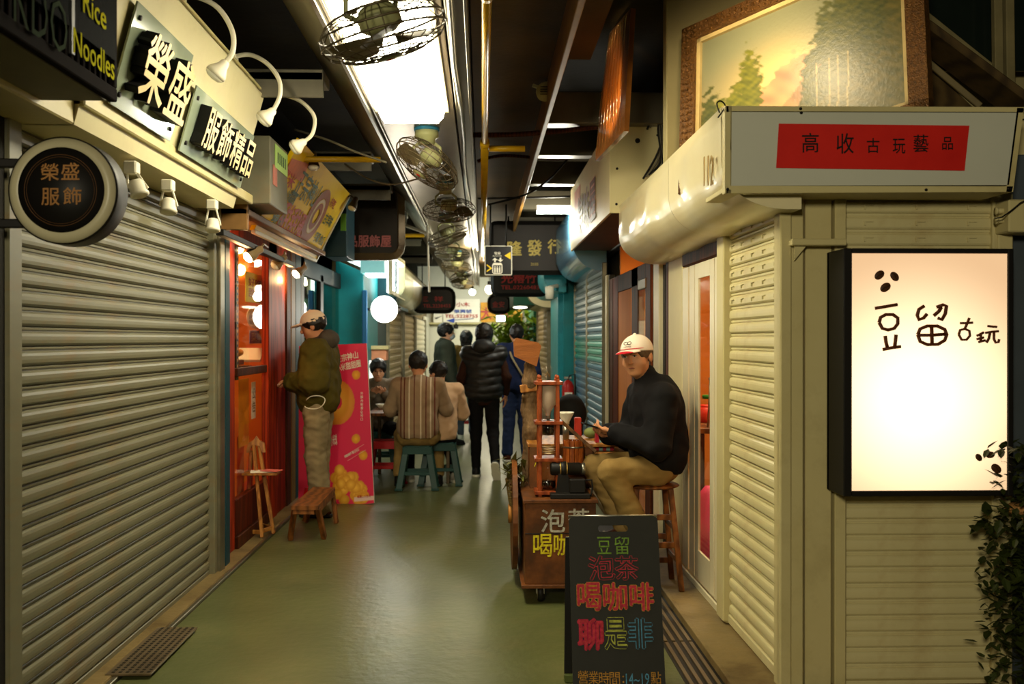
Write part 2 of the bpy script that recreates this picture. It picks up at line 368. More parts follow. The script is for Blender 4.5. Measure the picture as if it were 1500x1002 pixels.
# ceiling: central metal trough, flanges, beams
f = MB(); f.box(-.676,-.17,2.2,26,2.9,2.93); struct('trim_4', f, m_galvd)
f = MB(); f.plate((-.69,2.2,2.9),(-.69,26,2.9),(-1.0,26,3.2),(-1.0,2.2,3.2),(0,0,.02)); struct('trim_5', f, m_galv)
f = MB(); f.box(-.700,-.676,2.2,26,2.87,2.93); f.box(-.66,-.652,2.2,26,2.885,2.9); struct('trim_6', f, m_steel)
f = MB(); f.box(-.16,-.07,2.2,26,2.9,3.0); f.box(-.075,-.06,2.2,26,2.85,3.0); struct('trim_7', f, mat('dull_channel',(88,78,52),rough=.4,metal=.5))
f = MB(); f.box(-.06,.42,2.2,26,3.12,3.16); struct('trim_8', f, m_slabr)
f = MB(); f.box(.42,.70,2.2,6.4,3.3,3.34); struct('trim_9', f, m_slabr)
for i,(x,z) in enumerate([(.42,3.02)]):
    f = MB(); f.bar((x,2.2,z),(x,24,z-.05),.03,.20); struct('trim_1%d'%i, f, mat('ochre_beam',(150,108,50),rough=.4,c2=(110,76,32),ns=3))
for i,Y in enumerate([6.9,8.1,9.6,11.5,14,17,20.5]):
    f = MB(); f.box(.44,1.35,Y,Y+.16,3.0,3.22); struct('trim_%d'%(12+i), f, mat('grey_cross_beam',(112,104,84),rough=.35,metal=.5,ns=3))
for i,Y in enumerate([6.0,8.6,10.4,12.6,15.5,19]):
    f = MB(); f.box(-1.85,-.95,Y,Y+.25,3.05,3.12); f.box(-1.85,-.95,Y,Y+.02,2.95,3.1); struct('trim_%d'%(20+i), f, mat('grey_duct_paint',(128,122,104),rough=.4,metal=.4,ns=3))
# ------------------------------------------------------------------ roller shutters
def slat_mesh(L, pitch, bulge=.016, vents=0, n=1):
    """slat along +x from 0 to L, facing -y, bottom at z=0"""
    pr = [(0,.0),(.04,-.5),(.14,-.92),(.32,-1),(.5,-.98),(.64,-.8),(.72,-.35),(.75,.12),(.80,.15),(.83,-.22),(.92,-.26),(.965,-.12),(.985,.15),(1,.15)]
    mb = MB(); vs_ = []
    for x in (0,L):
        for (z,y) in pr: vs_.append((x, y*bulge, z*pitch))
    k = len(pr); mb.add(vs_, [(i,k+i,k+i+1,i+1) for i in range(k-1)])
    for j in range(vents):
        x = L*(j+.45)/vents; mb.box(x,x+.04,-bulge-.007,-bulge+.004,pitch*.44,pitch*.5); mb.box(x,x+.006,-bulge-.007,-bulge+.004,pitch*.22,pitch*.46)
    return mb
def shutter(label, p0, p1, z0, z1, pitch, m, vents=0, ventn=4, vent_from_top=True, bulge=.016, group=None, gx=None, mline=None, flip=False, extra=None):
    p0 = Vector((*p0,0)); p1 = Vector((*p1,0)); d = p1-p0; L = d.length; rz = math.atan2(d.y,d.x)
    t = thing('roller_shutter', label, 'shutter', (p0.x,p0.y,z0), rz, group, local=True)
    N = int(round((z1-z0)/pitch)); a = mesh_obj('slat', slat_mesh(L,pitch,bulge), m, t); b = None
    if vents: b = mesh_obj('slat', slat_mesh(L,pitch,bulge,ventn), m, t); b['label'] = 'slat pierced with small louvre tabs'
    va = 0; vb = 0
    for i in range(N):
        v = vents and i >= N-vents; src = b if v else a
        o = src if (v and not vb) or (not v and not va) else share(src, t)
        o.location = (0,0,i*pitch)
        if v: vb = 1
        else: va = 1
    mb = MB(); mb.box(0,L,-.018,.01,-.045,0); mesh_obj('bottom_bar', mb, m, t)
    mb = MB(); mb.box(0,L,.02,.03,0,z1-z0); mesh_obj('backing_sheet', mb, mline or m_black, t)
    for (x,wd,dp) in (gx or [(-.03,.05,.03),(L-.02,.05,.03)]):
        g = MB(); g.box(x,x+wd,-dp,.02,-.05,z1-z0); mesh_obj('guide_rail', g, m_cream if m is m_shr else m_galv if m is not m_shl else m_shl, t)
    return t
XL = -1.735
# left shutter : faces +X, so its length axis runs towards +Y
def yl(px, X=XL): return PX(px,497,X).y
shutter('wide grey-green roller shutter filling the left foreground, lightly rust spotted',(XL,yl(12)),(XL,yl(303)),.045,2.38,.0752,m_shl,bulge=.018,gx=[(-.10,.105,.05),(yl(303)-yl(12)-.01,.07,.05)])
f = MB(); f.box(XL-.02,XL+.07,yl(303)+.06,yl(303)+.17,0,2.4); struct('trim_30', f, m_galv)
f = MB(); f.box(XL-.02,XL+.055,yl(318),yl(325),0,2.4); struct('trim_31', f, m_teald)
f = MB(); f.box(-1.80,-1.63,3.2,6.45,0,.02); struct('trim_32', f, m_conc)
XR = 1.28
def yr(px, X=XR): return PX(px,497,X).y
# right side shutter (faces -X): length axis from far to near
shutter('narrow cream roller shutter beside the glass door, facing the alley',(XR,yr(1070)),(XR,yr(1150)),.09,2.06,.0685,m_shr,vents=6,ventn=5,bulge=.013,mline=m_rust)
f = MB(); f.box(XR-.045,XR+.04,yr(1072),yr(1062),.05,2.1); struct('trim_33', f, m_cream)
YF = 4.19
xa,xb = P(1230,400,YF).x, P(1456,400,YF).x
shutter('wide cream roller shutter behind the lit box sign, facing the camera',(xa,YF),(xb,YF),.05,2.12,.0685,m_shr,vents=3,ventn=3,bulge=.010)
f = MB(); f.box(XR-.03,P(1177,0,YF-.03).x,YF-.04,YF+.04,0,2.12); struct('trim_34', f, m_cream)
f = MB(); f.box(P(1177,0,YF).x+.004,P(1217,0,YF).x,YF-.02,YF+.06,0,2.12); struct('trim_35', f, m_cream)
f = MB(); f.box(P(1456,0,YF).x,P(1478,0,YF).x,YF-.04,YF+.1,0,2.12); struct('trim_36', f, m_cream)
f = MB(); f.box(P(1478,0,YF).x+.02,4.2,YF+.05,YF+.15,0,2.3); struct('wall_front_right', f, mat('slate_blue_wall',(74,82,88),rough=.7,c2=(58,64,68),ns=2))
f = MB(); f.box(XR+.02,4.2,YF+.06,YF+.16,2.1,2.45); struct('wall_front_header', f, m_cream)
# bracket rail
a = P(1158,350,YF-.08); b = P(1238,360,YF-.08)
f = MB(); f.box(a.x,b.x,YF-.10,YF-.05,b.z,a.z); f.prism([(0,0),(.05,0),(0,-.06)],(a.x+.02,YF-.07,b.z),(1,0,0),(0,0,1),(0,.01,0)); solo('wall_bracket',f,m_cream,'small cream bracket rail crossing the corner post above the box sign','bracket')
for (px,py,r) in [(1158,385,.006),(1210,975,.008),(1170,978,.008)]:
    pass
# ------------------------------------------------------------------ rounded hoods over the shopfronts
def hood(label, side, Xw, Xf, z_top, z_bot, y0, y1, m, dents=0, group=None, rr=.8, parts=True, joint=None, m_end=None):
    """rounded sheet-metal housing running along the alley"""
    t = thing('shutter_hood', label, 'hood', ((Xw+Xf)/2,(y0+y1)/2,z_bot), 0, group)
    d = abs(Xf-Xw)*rr; s = 1 if Xf > Xw else -1
    prof = [(Xw,z_top),(Xf,z_top)]
    H = z_top-z_bot; rad = H*.48
    for i in range(11):
        a = PI/2*i/10; prof.append((Xf-s*d*(1-math.cos(a)), z_bot+rad-rad*math.sin(a)))
    prof.append((Xw,z_bot))
    n = len(prof)-1
    def seg(ya, yb):
        mb = MB(); ny = 16
        def fn(u, v):
            i = u*n; k = min(int(i),n-1); fr = i-k; x = prof[k][0]*(1-fr)+prof[k+1][0]*fr; z = prof[k][1]*(1-fr)+prof[k+1][1]*fr
            y = ya+(yb-ya)*v
            if dents:
                q = dents*(.010*math.sin(5.1*y+3*z)+.008*math.sin(11*y+7*z+1)+.006*math.sin(19*z+2.2*y)); ed = min(1,6*min(v,1-v)+.25) if u > .1 else 0
                x += q*ed; z += .6*q*ed*math.sin(8*x+4*y)
            return (x,y,z)
        mb.grid(fn, n*3, ny*2, flip=(s > 0)); return mb
    js = joint or [y0,y1]
    for a,b in zip(js[:-1],js[1:]): mesh_obj('hood_panel', seg(a+.002,b-.002), m, t)
    for y in (y0,y1):
        mb = MB(); mb.prism([(p[0],p[1]) for p in prof],(0,y,0),(1,0,0),(0,0,1),(0,.004,0)); mesh_obj('end_plate', mb, m_end or m, t)
    return t
XH = PX(1064,0,.97).y
YH0, YH1 = 3.985, PX(907,300,.97).y
zt = P(1062,155,YH0).z; 
hood('long dented cream metal hood with house number above the glass door',1,1.30,.97,zt,2.03,YH0+.03,YH1,m_hood,dents=.75,joint=[YH0+.03,5.15,YH1])
t = thing('house_number','small gilt house number 112 on the cream hood','number',(.955,4.25,2.2))
for i,ch in enumerate('112'):
    p = PX(1032+i*5.6,251-i,.955); mb = MB(); mb.text(ch,p+V(0,-.0,0),(0,-1,0),(0,0,1),.016 if ch=='1' else .05,.125,bold=.0,ext=.003); mesh_obj('numeral',mb,m_gold,t)
# cream hood bottom return
# front fascia with red sign
YFS = 3.93
def Q(px,py,Y=YFS): return P(px,py,Y)
t = thing('fascia_board','cream framed grey fascia board over the right shutter, holding a red strip','sign board',Q(1280,285))
q = [Q(1066,283),Q(1480,281),Q(1502,158),Q(1064,155)]
mb = MB(); xs0,xs1 = q[0].x,q[2].x; z0_,z1_ = q[0].z,q[3].z
m_grey = mat('pale_grey_panel',(192,192,176),rough=.4,c2=(182,182,166),ns=1.5)
mb.plate(Q(1070,272),Q(1478,271),Q(1492,164),Q(1070,163),(0,.03,0)); mesh_obj('panel',mb,m_grey,t)
fr = MB(); fr.plate(Q(1064,283),Q(1482,281),Q(1484,273),Q(1064,272),(0,.04,0)); mesh_obj('bottom_rail',fr,m_cream,t)
fr = MB(); fr.plate(Q(1064,164),Q(1498,165),Q(1502,157),Q(1064,155),(0,.04,0)); mesh_obj('top_rail',fr,m_cream,t)
fr = MB(); fr.plate(Q(1062,283),Q(1071,283),Q(1072,156),Q(1062,155),(0,.045,0)); mesh_obj('side_rail',fr,m_cream,t)
fr = MB(); fr.plate(Q(1474,281),Q(1484,281),Q(1500,158),Q(1490,158),(0,.045,0)); mesh_obj('side_rail',fr,m_cream,t)
fr = MB(); fr.box(Q(1064,0).x,Q(1482,0).x,YFS+.04,YF+.1,z0_+.01,z0_+.03); mesh_obj('underside',fr,m_cream,t)
fr = MB(); fr.box(Q(1064,0).x,Q(1500,0).x,YFS+.04,YF+.1,z1_-.03,z1_-.01); mesh_obj('top_sheet',fr,m_beige,t)
fr = MB()
for (px,py) in [(1066,277),(1173,159),(1357,278),(1478,276),(1174,165)]:
    p = Q(px,py,YFS-.004); fr.cyl(p,p+V(0,.01,0),.006,n=8)
mesh_obj('screw',fr,m_black,t)
m_redp = mat('red_paper',(205,34,22),rough=.6,c2=(186,24,16),ns=5,em=None)
t = thing('red_paper_sign','red paper strip with black brush characters on the grey fascia','sign',Q(1278,249,YFS-.004))
mb = MB(); mb.plate(Q(1137,246,YFS-.004),Q(1413,250,YFS-.004),Q(1420,184,YFS-.004),Q(1141,181,YFS-.004),(0,.002,0)); mesh_obj('paper',mb,m_redp,t)
m_ink = mat('black_ink',(22,16,14),rough=.6)
for ch,px,py,s in [('高',1187,209,29),('收',1238,210,30),('古',1279,213,22),('玩',1317,214,22),('藝',1349,210,26),('品',1388,210,19)]:
    mb = MB(); k = YFS/FPX; mb.text(ch,Q(px,py,YFS-.0065),(1,0,.01),(0,0,1),s*k*.86,s*k*1.0,bold=.006); mesh_obj('character',mb,m_ink,t)
# electrical box top right of facade
t = thing('junction_box','cream electrical junction box with two conduit stubs right of the fascia','junction box',P(1480,355,4.05))
mb = MB(); a = P(1478,292,4.05); b = P(1530,340,4.05); mb.box(a.x,b.x,4.05,4.2,b.z,a.z); mesh_obj('housing',mb,m_cream,t)
for py in (309,323):
    mb = MB(); a = P(1458,py,4.1); b = P(1478,py,4.1); mb.cyl(a,b,.012,n=12); mb.cyl(a,a+V(.008,0,0),.016,n=12); mesh_obj('conduit_stub',mb,m_cream,t)
mb = MB(); mb.ring([P(x,y,4.03) for x,y in ((1458,320),(1468,318),(1482,308),(1495,297),(1510,290))],.003,n=6); solo('cable',mb,m_cable,'thin black cable crossing the cream junction box','cable')
# ------------------------------------------------------------------ lit box sign
t = thing('light_box','lit upright box sign in black frame with brown characters and coffee beans','sign',P(1365,728,3.97))
YB = 3.96
def B(px,py,dy=0): return P(px,py,YB+dy)
z0b,z1b = B(1365,727).z, B(1365,364).z; x0b,x1b = B(1236,540).x, B(1485,540).x
mb = MB(); fx0,fx1 = B(1249,0).x,B(1478,0).x; fz0,fz1 = B(1365,719).z,B(1365,371).z
mb.box(x0b,fx0,YB,YB+.19,z0b,z1b); mb.box(fx1,x1b,YB,YB+.19,z0b,z1b); mb.box(fx0,fx1,YB,YB+.19,z0b,fz0); mb.box(fx0,fx1,YB,YB+.19,fz1,z1b); mb.box(x0b,x1b,YB+.17,YB+.2,z0b,z1b); mesh_obj('frame',mb,m_black,t)
N = NT('backlit_acrylic'); tc = N.n('TexCoord')
# no tubes inside: the sheet's emission is painted to fade from one hot spot
g1 = N.n('VectorMath',{0:tc.outputs['Object'],1:(-.06,0,.40)},operation='DISTANCE').outputs['Value']
r1 = N.n('MapRange',{'Value':g1,'From Min':.05,'From Max':.62,'To Min':1.9,'To Max':.66},interpolation_type='SMOOTHSTEP').outputs[0]
g2 = N.n('MapRange',{'Value':g1,'From Min':.05,'From Max':.60}).outputs[0]
mx = N.n('Mix',{},data_type='RGBA'); ia = [i for i in mx.inputs if i.type == 'RGBA']; N.put(mx.inputs[0],g2); ia[0].default_value = (1,.86,.55,1); ia[1].default_value = (1,.60,.32,1)
N.put(N.b.inputs['Emission Color'],[o for o in mx.outputs if o.type == 'RGBA'][0]); N.put(N.b.inputs['Emission Strength'],r1); N.b.inputs['Base Color'].default_value = (.75,.6,.45,1); N.b.inputs['Roughness'].default_value = .35
mb = MB(); mb.box(fx0-.003,fx1+.003,YB+.012,YB+.02,fz0-.003,fz1+.003); fc = mesh_obj('lit_panel',mb,N.m,t)
mb = MB(); cx0,cz0 = B(1262,0).x, B(0,705).z; cx1,cz1 = B(1468,0).x,B(0,380).z
m_chr = mat('dark_brown_vinyl',(104,50,18),rough=.5,c2=(74,34,12))
def S(cx,cy): return P(1180+cx/2.384,340+cy/2.384,YB+.008)
strokes = {'豆':[[(243,266),(280,260),(320,253)],[(257,316),(262,298),(280,288),(305,288),(322,300),(322,320),(310,336),(288,342),(268,336),(257,316)],[(278,362),(281,385),(286,404)],[(316,358),(314,380),(311,402)],[(270,410),(300,404),(332,400)]],
 '留':[[(414,258),(396,270),(390,290),(396,306),(412,300),(424,286)],[(458,262),(480,254),(492,258),(488,285),(476,306),(462,300)],[(474,262),(466,276),(448,292)],[(392,358),(400,338),(425,328),(460,328),(486,340),(493,358),(486,378),(462,392),(425,393),(400,382),(392,358)],[(440,328),(441,360),(442,393)],[(392,360),(440,360),(493,356)]],
 '古':[[(540,318),(562,318),(584,316)],[(572,300),(564,320),(556,338)],[(535,358),(540,342),(556,338),(572,345),(574,362),(562,376),(545,376),(535,358)]],
 '玩':[[(598,362),(610,357),(622,350)],[(598,374),(622,368)],[(604,384),(628,378)],[(612,352),(612,382)],[(636,328),(652,330),(668,331)],[(628,352),(652,348),(674,346)],[(644,352),(640,372),(632,386)],[(658,350),(658,374),(664,386),(674,384),(676,374)]]}
for ch, st in strokes.items():
    mb = MB()
    for s_ in st: mb.ring([S(*p) for p in s_],.0074 if ch in '豆留' else .0054,n=6)
    mesh_obj('character',mb,m_chr,t)
m_bean = mat('printed_bean',(84,50,24),rough=.5,c2=(58,32,14),ns=60); 
for (x,y,a,r) in [(258,150,40,20),(311,155,-50,19),(279,193,35,21),(605,787,-50,15),(645,778,5,17),(666,826,-40,21)]:
    bn = MB(); c = S(x,y); R = Matrix.Rotation(-math.radians(a),3,'Y'); k = YB/FPX/2.384
    bn.ell(c,(r*k,.004,r*k*.72),R,14,8); bo = mesh_obj('coffee_bean',bn,m_bean,t)
    ln = MB(); ln.ring([c+R@V(-r*k*.9,-.004,0),c+R@V(-r*k*.2,-.006,r*k*.12),c+R@V(r*k*.3,-.006,-r*k*.1),c+R@V(r*k*.9,-.004,0)],.0012,n=5); mesh_obj('bean_crease',ln,m_ink,bo)
# ------------------------------------------------------------------ lamps of the hall (the fixture in view and its like behind the camera and farther on)
light('hall_lamp_light','POINT',(-1.0,-2.0,2.6),620,LAMP,.3)
light('tube_lamp_light','POINT',(.78,10.55,2.72),85,(1,.94,.76),.12)
light('hall_lamp_light','POINT',(-.1,15.2,2.75),60,LAMP,.15)
light('hall_lamp_light','POINT',(.1,20.5,2.75),60,LAMP,.15)
light('hall_lamp_light','AREA',(0,24.5,2.85),70,LAMP,1.6,rot=(0,0,0),sy=1.6)
def PL(px, py, p0, n):
    d = ray(px,py); n = Vector(n); p0 = Vector(p0); return C0 + d*((p0-C0).dot(n)/d.dot(n))
# ------------------------------------------------------------------ left fascia with raised letters
m_fasc = mat('cream_fascia',(206,196,152),rough=.5,c2=(194,182,138),ns=1.4,dirt=(150,136,96),dirt_amt=.2)
XB_,ZB_,XT_,ZT_ = -1.5,2.29,-1.315,2.97; YA,YZ = P(117,187,3.71).y, 6.06
fv = Vector((XT_-XB_,0,ZT_-ZB_)).normalized(); fu = Vector((0,1,0)); fn_ = fu.cross(fv)  # normal towards the alley? 
fn_ = fv.cross(fu) if fn_.x < 0 else fn_
FO = Vector((XB_,YA,ZB_))
def LF(px,py,off=0): return PL(px,py,FO+fn_*off,fn_)
t = thing('fascia_board','long cream fascia board with tilted face above the grey-green shutter','sign board',FO)
mb = MB(); sec = [(XB_,ZB_),(XT_,ZT_),(XT_-.03,ZT_+.02),(-1.8,ZT_+.02),(-1.8,ZB_)]
mb.prism([(p[0],p[1]) for p in sec],(0,YA,0),(1,0,0),(0,0,1),(0,YZ-YA,0)); mesh_obj('board',mb,m_fasc,t)
mb = MB(); 
for k,(o_,w_) in enumerate([(.0,.012),(.03,.010)]): mb.bar(Vector((XT_-.01-o_,YA,ZT_+.03+o_*.4)),Vector((XT_-.01-o_,YZ+.03,ZT_+.03+o_*.4)),.014,.014)
mesh_obj('top_rail',mb,m_cream,t)
f = MB(); f.box(-1.9,-1.46,YA,6.4,2.36,2.42); f.box(-1.76,-1.5,3.1,YA+.02,2.29,2.40); struct('trim_40',f,m_cream)
m_plate = glass('frosted_green_glass',(196,222,205),.25,.25)
m_plateb = mat('pale_green_glass_sheet',(150,160,138),rough=.12,c2=(140,152,130),coat=.6)
m_gface = mat('pale_gold_letter_face',(206,180,118),rough=.35,metal=.15,c2=(190,162,100)); m_let_side = mat('black_letter_side',(20,18,15),rough=.5)
for q,txt,lab in (([(161,152),(248,208),(280,78),(197,0)],'榮盛','larger green glass plate with raised brass characters on the cream fascia'),([(258,223),(351,273),(371,197),(287,128)],'服飾精品','long green glass plate with four raised brass characters on the cream fascia')):
    c = [LF(x,y,.02) for x,y in q]; ctr = sum(c,Vector())/4
    L = (sum(((c[1]-c[0]).dot(fu),(c[2]-c[3]).dot(fu)))/2); H = (sum(((c[3]-c[0]).dot(fv),(c[2]-c[1]).dot(fv)))/2)
    t = thing('glass_plate',lab,'sign plate',ctr,0,'glass sign plates')
    mb = MB(); a = ctr-fu*L/2-fv*H/2; mb.plate(a,a+fu*L,a+fu*L+fv*H,a+fv*H,fn_*.008); mesh_obj('plate',mb,m_plateb,t)
    for su in (-1,1):
        for sv in (-1,1):
            p = ctr+fu*su*(L/2-.05)+fv*sv*(H/2-.05); s = MB(); s.cyl(p-fn_*.02,p+fn_*.016,.011,n=12); mesh_obj('standoff',s,m_black,t)
    nch = len(txt); cw = (L*.86)/nch; ch_ = H*(.66 if nch == 2 else .62)
    for i,ch in enumerate(txt):
        p = ctr+fu*((i-(nch-1)/2)*cw)+fn_*.012 - fv*.0
        s = MB(); s.text(ch,p,fu,fv,cw*.90,ch_,bold=.018,ext=.055); 
        s.cur = 1; s.text(ch,p+fn_*.0555,fu,fv,cw*.90,ch_,bold=.018); mesh_obj('character',s,[m_let_side,m_gface],t)
# ------------------------------------------------------------------ gooseneck lamps
for i,(bx,by,hx,hy,pts,lab) in enumerate([(262,0,313,112,[(262,-6),(290,-4),(320,12),(340,45),(341,75),(330,92)],'white gooseneck lamp arching over the large brass characters'),
      (340,84,383,178,[(340,84),(365,80),(390,92),(408,115),(410,140),(400,162)],'white gooseneck lamp arching at the far upper corner of the cream fascia'),
      (388,136,432,216,[(388,136),(410,138),(440,148),(460,170),(458,195),(446,207)],'white gooseneck lamp arching in front of the grey box with a green sticker')]):
    Yb = [4.7,5.55,6.2][i]; Yh = Yb; k = Yb/FPX
    base = P(bx,by,Yb); t = thing('gooseneck_lamp',lab,'lamp',base,0,'gooseneck lamps above the left fascia')
    pp = [P(x,y,Yb) for x,y in pts]; mb = MB()
    fine = []
    for a in range(len(pp)-1):
        for s_ in range(5):
            u = s_/5; p0 = pp[max(a-1,0)]; p1 = pp[a]; p2 = pp[a+1]; p3 = pp[min(a+2,len(pp)-1)]
            fine.append(.5*((2*p1)+(p2-p0)*u+(2*p0-5*p1+4*p2-p3)*u*u+(3*p1-p0-3*p2+p3)*u**3))
    fine.append(pp[-1]); mb.ring(fine,.0125,n=12); mesh_obj('arm',mb,m_white,t)
    hd = P(hx,hy,Yb); ax = (hd-pp[-1]); ax.normalize(); o = pp[-1]-ax*.01; L = (hd-pp[-1]).length+.02
    mb = MB(); mb.lathe([(.014,0),(.022,.01),(.026,.03),(.048,.065),(.050,.085)],o,ax,20); mesh_obj('shade',mb,m_white,t)
    mb = MB(); mb.lathe([(.044,.082),(.046,.092),(.03,.104),(0,.108)],o,ax,20); mesh_obj('bulb',mb,mat('pearl_bulb',(240,236,220),rough=.2,c2=(236,232,215)),t)
    mb = MB(); mb.obox(base,(.05,.09,.035)); mesh_obj('clamp',mb,m_white,t)
# ------------------------------------------------------------------ white spotlights under the fascia
for i,(px,py,lab) in enumerate([(197,262,'white ceiling spotlight tilted sideways beside the round sign'),(246,288,'white swivel spotlight hanging below the middle of the cream fascia'),(311,316,'white spotlight at the far end of the cream fascia above the silver post')]):
    Yb = [4.35,4.8,5.6][i]; k = Yb/FPX; p = P(px-4 if i == 0 else px,py-16,Yb); t = thing('spotlight',lab,'spotlight',P(px,py+20,Yb),0,'white spotlights under the left fascia')
    mb = MB(); mb.obox(p,(.055,.06,.055)); mesh_obj('mount',mb,m_white,t)
    c = P(px+(5 if i == 0 else 1),py+14,Yb); ax = V(.35,-.1,-1).normalized() if i == 0 else V(.05,-.25,-1).normalized()
    mb = MB(); mb.lathe([(.0,-.038),(.028,-.034),(.036,-.02),(.036,.02),(.040,.022),(.040,.032),(.030,.038),(0,.034)],c,ax,20); mesh_obj('lamp_head',mb,m_white,t)
    for s_ in (-1,1):
        mb = MB(); mb.bar(p+V(s_*.02,0,-.02),c+V(s_*.042,0,0),.008,.012); mesh_obj('yoke_arm',mb,m_white,t)
f = MB(); f.box(-1.62,-1.58,3.7,6.3,2.405-.05,2.36); 
# ------------------------------------------------------------------ round projecting sign
c = P(92,279,3.38); k = 3.38/FPX; R_ = 78*k
t = thing('round_sign','round black projecting sign with copper characters and pale rim, left foreground','sign',c-V(0,0,R_))
mb = MB(); mb.lathe([(R_,.0),(R_*1.0,.012),(R_*1.0,.10),(R_*.96,.11),(0,.11)],c,(0,1,0),64); mesh_obj('drum',mb,m_black,t)
mb = MB(); mb.lathe([(R_*.79,-.012),(R_*.86,-.016),(R_*.965,-.004),(R_*.985,.006),(R_*.98,.02),(R_*.78,.02)],c,(0,1,0),64,caps=False); mesh_obj('rim',mb,mat('pale_sign_rim',(178,170,138),rough=.35,c2=(150,142,112),ns=2),t)
mb = MB(); mb.lathe([(0,-.002),(R_*.79,-.002),(R_*.79,.01),(0,.01)],c+V(-.006,0,0),(0,1,0),64); mesh_obj('face',mb,mat('black_sign_face',(20,17,14),rough=.5,c2=(15,13,10)),t)
m_cop = mat('copper_print',(150,104,52),rough=.4,c2=(128,86,40))
for rr_ in (.66,.62):
    mb = MB(); mb.ring([c+V(-.006+math.cos(a)*R_*rr_,-.004,math.sin(a)*R_*rr_) for a in np.linspace(0,2*PI,64,endpoint=False)],.0008 if rr_ < .65 else .0012,n=5,closed=True); mesh_obj('ring_line',mb,mat('dim_copper_print',(92,60,28)),t)
for ch,px,py in (('榮',73,252),('盛',103,251),('服',74,288),('飾',106,287)):
    mb = MB(); mb.text(ch,P(px,py,3.376),(1,0,0),(0,0,1),26*k,25*k,bold=.012); mesh_obj('character',mb,m_cop,t)
for z in (c.z+.10,c.z-.105):
    mb = MB(); mb.bar((-2.2,3.44,z),(c.x-R_*.75,3.44,z),.03,.03); mesh_obj('bracket',mb,m_black,t)
# ------------------------------------------------------------------ slatted sign box top left
xs = -1.245; ys = P(172,150,3.4).y; t = thing('slatted_sign_box','dark slatted sign box with yellow lettering, projecting at top left','sign box',(xs,ys,2.3))
p_ = PX(172,150,xs); ys = p_.y; zb = PX(172,150,xs).z; y0 = 2.0
m_dk = mat('dark_sign_frame',(34,28,28),rough=.9,c2=(26,22,22),spec=.03)
mb = MB(); mb.box(xs-.03,xs,y0,ys,zb,zb+.045); mesh_obj('bottom_frame',mb,m_dk,t)
mb = MB(); mb.box(xs-.03,xs,ys-.03,ys,zb+.045,zb+.7); mesh_obj('end_frame',mb,m_dk,t)
mb = MB(); mb.box(xs-.75,xs-.04,y0,ys,zb+.005,zb+.02); mesh_obj('underside',mb,mat('grey_soffit_panel',(112,106,78),rough=.6,c2=(98,92,66)),t)
mb = MB(); mb.box(xs-.75,xs-.03,ys-.02,ys,zb+.02,zb+.7); mesh_obj('end_panel',mb,m_dk,t)
mb = MB(); mb.box(xs-.06,xs-.05,y0,ys-.02,zb+.02,zb+.7); mesh_obj('back_panel',mb,mat('grey_sign_back',(72,74,72),rough=.5),t)
y = y0+.02; first = None; 
while y < ys-.04:
    if first is None: mb = MB(); mb.box(xs-.035,xs-.015,y0+.02,y0+.037,zb+.04,zb+.7); first = mesh_obj('slat',mb,m_dk,t)
    else: share(first,t,(first.location.x,y-y0-.02,0))
    y += .045
for (ya,yb_) in ((y0+.1,PX(100,80,xs).y-.008),(PX(104,80,xs).y,ys-.035)):
    mb = MB(); mb.box(xs+.002,xs+.008,ya,yb_,zb+.13,zb+.68); mesh_obj('acrylic_panel',mb,glass('smoky_acrylic',(120,124,122),.0,.5,.03),t)
mb = MB(); mb.box(xs+.002,xs+.012,PX(100,0,xs).y-.004,PX(104,0,xs).y,zb+.05,zb+.7); mesh_obj('divider',mb,m_black,t)
m_ytx = mat('yellow_lettering',(206,200,30),rough=.9,spec=.02,c2=(190,184,24)); m_gtx = mat('pale_green_outline',(70,84,64),rough=.9,spec=.02)
def XT(px,py,x=xs+.012): return PX(px,py,x)
for s_,a,b in (('Rice',(122,2),(157,42)),('Noodles',(113,62),(165,98))):
    mb = MB(); pc = XT((a[0]+b[0])/2,(a[1]+b[1])/2); mb.text(s_,XT(139,14) if s_ == 'Rice' else XT(139,81),(0,1,0),(0,0,1),.19 if s_ == 'Rice' else .335,.078,bold=.012); mesh_obj('lettering',mb,m_ytx,t)
mb = MB(); mb.text('HARDOO',XT(52,12),(0,1,0),(0,0,1),.62,.15,bold=.0); 
mb = MB(); mb.text('KDO',XT(62,20),(0,1,0),(0,0,1),.34,.15,bold=-.01); mesh_obj('lettering',mb,m_gtx,t)
f = MB(); f.box(-2.4,-1.75,ys-.05,YA,2.29,2.42); struct('trim_41',f,m_cream)
mb = MB(); c = P(48,161,YA-.02); mb.ell(c,(.028,.02,.026),None,16,10); solo('camera_dome',mb,m_black,'black oval dome on the cream beam above the round sign','camera')
# ------------------------------------------------------------------ grey box with green sticker
t = thing('electric_box','grey steel box with a green striped sticker between the cream and yellow signs','box',(-1.45,6.6,2.37))
ya,yb_ = PX(396,300,-1.35).y, PX(421,313,-1.35).y
mb = MB(); mb.box(-1.62,-1.35,ya,yb_,2.365,2.80); mesh_obj('housing',mb,mat('grey_box_paint',(118,114,94),rough=.45,c2=(104,100,80),ns=3,dirt=(130,90,50),dirt_amt=.3),t)
mb = MB(); mb.box(-1.348,-1.344,PX(402,0,-1.35).y,PX(420,0,-1.35).y,2.62,2.775); mesh_obj('sticker',mb,mat('green_sticker',(190,226,130),rough=.4,c2=(176,214,112)),t)
for i in range(5):
    y = PX(405,0,-1.35).y+i*.06; mb = MB(); mb.box(-1.343,-1.342,y,y+.03,2.66,2.73); mesh_obj('stripe',mb,mat('dark_green_print',(70,110,60)),t)
mb = MB(); mb.box(-1.348,-1.345,PX(399,0,-1.35).y,PX(405,0,-1.35).y,2.50,2.63); mesh_obj('label',mb,mat('faded_red_label',(198,120,100)),t)
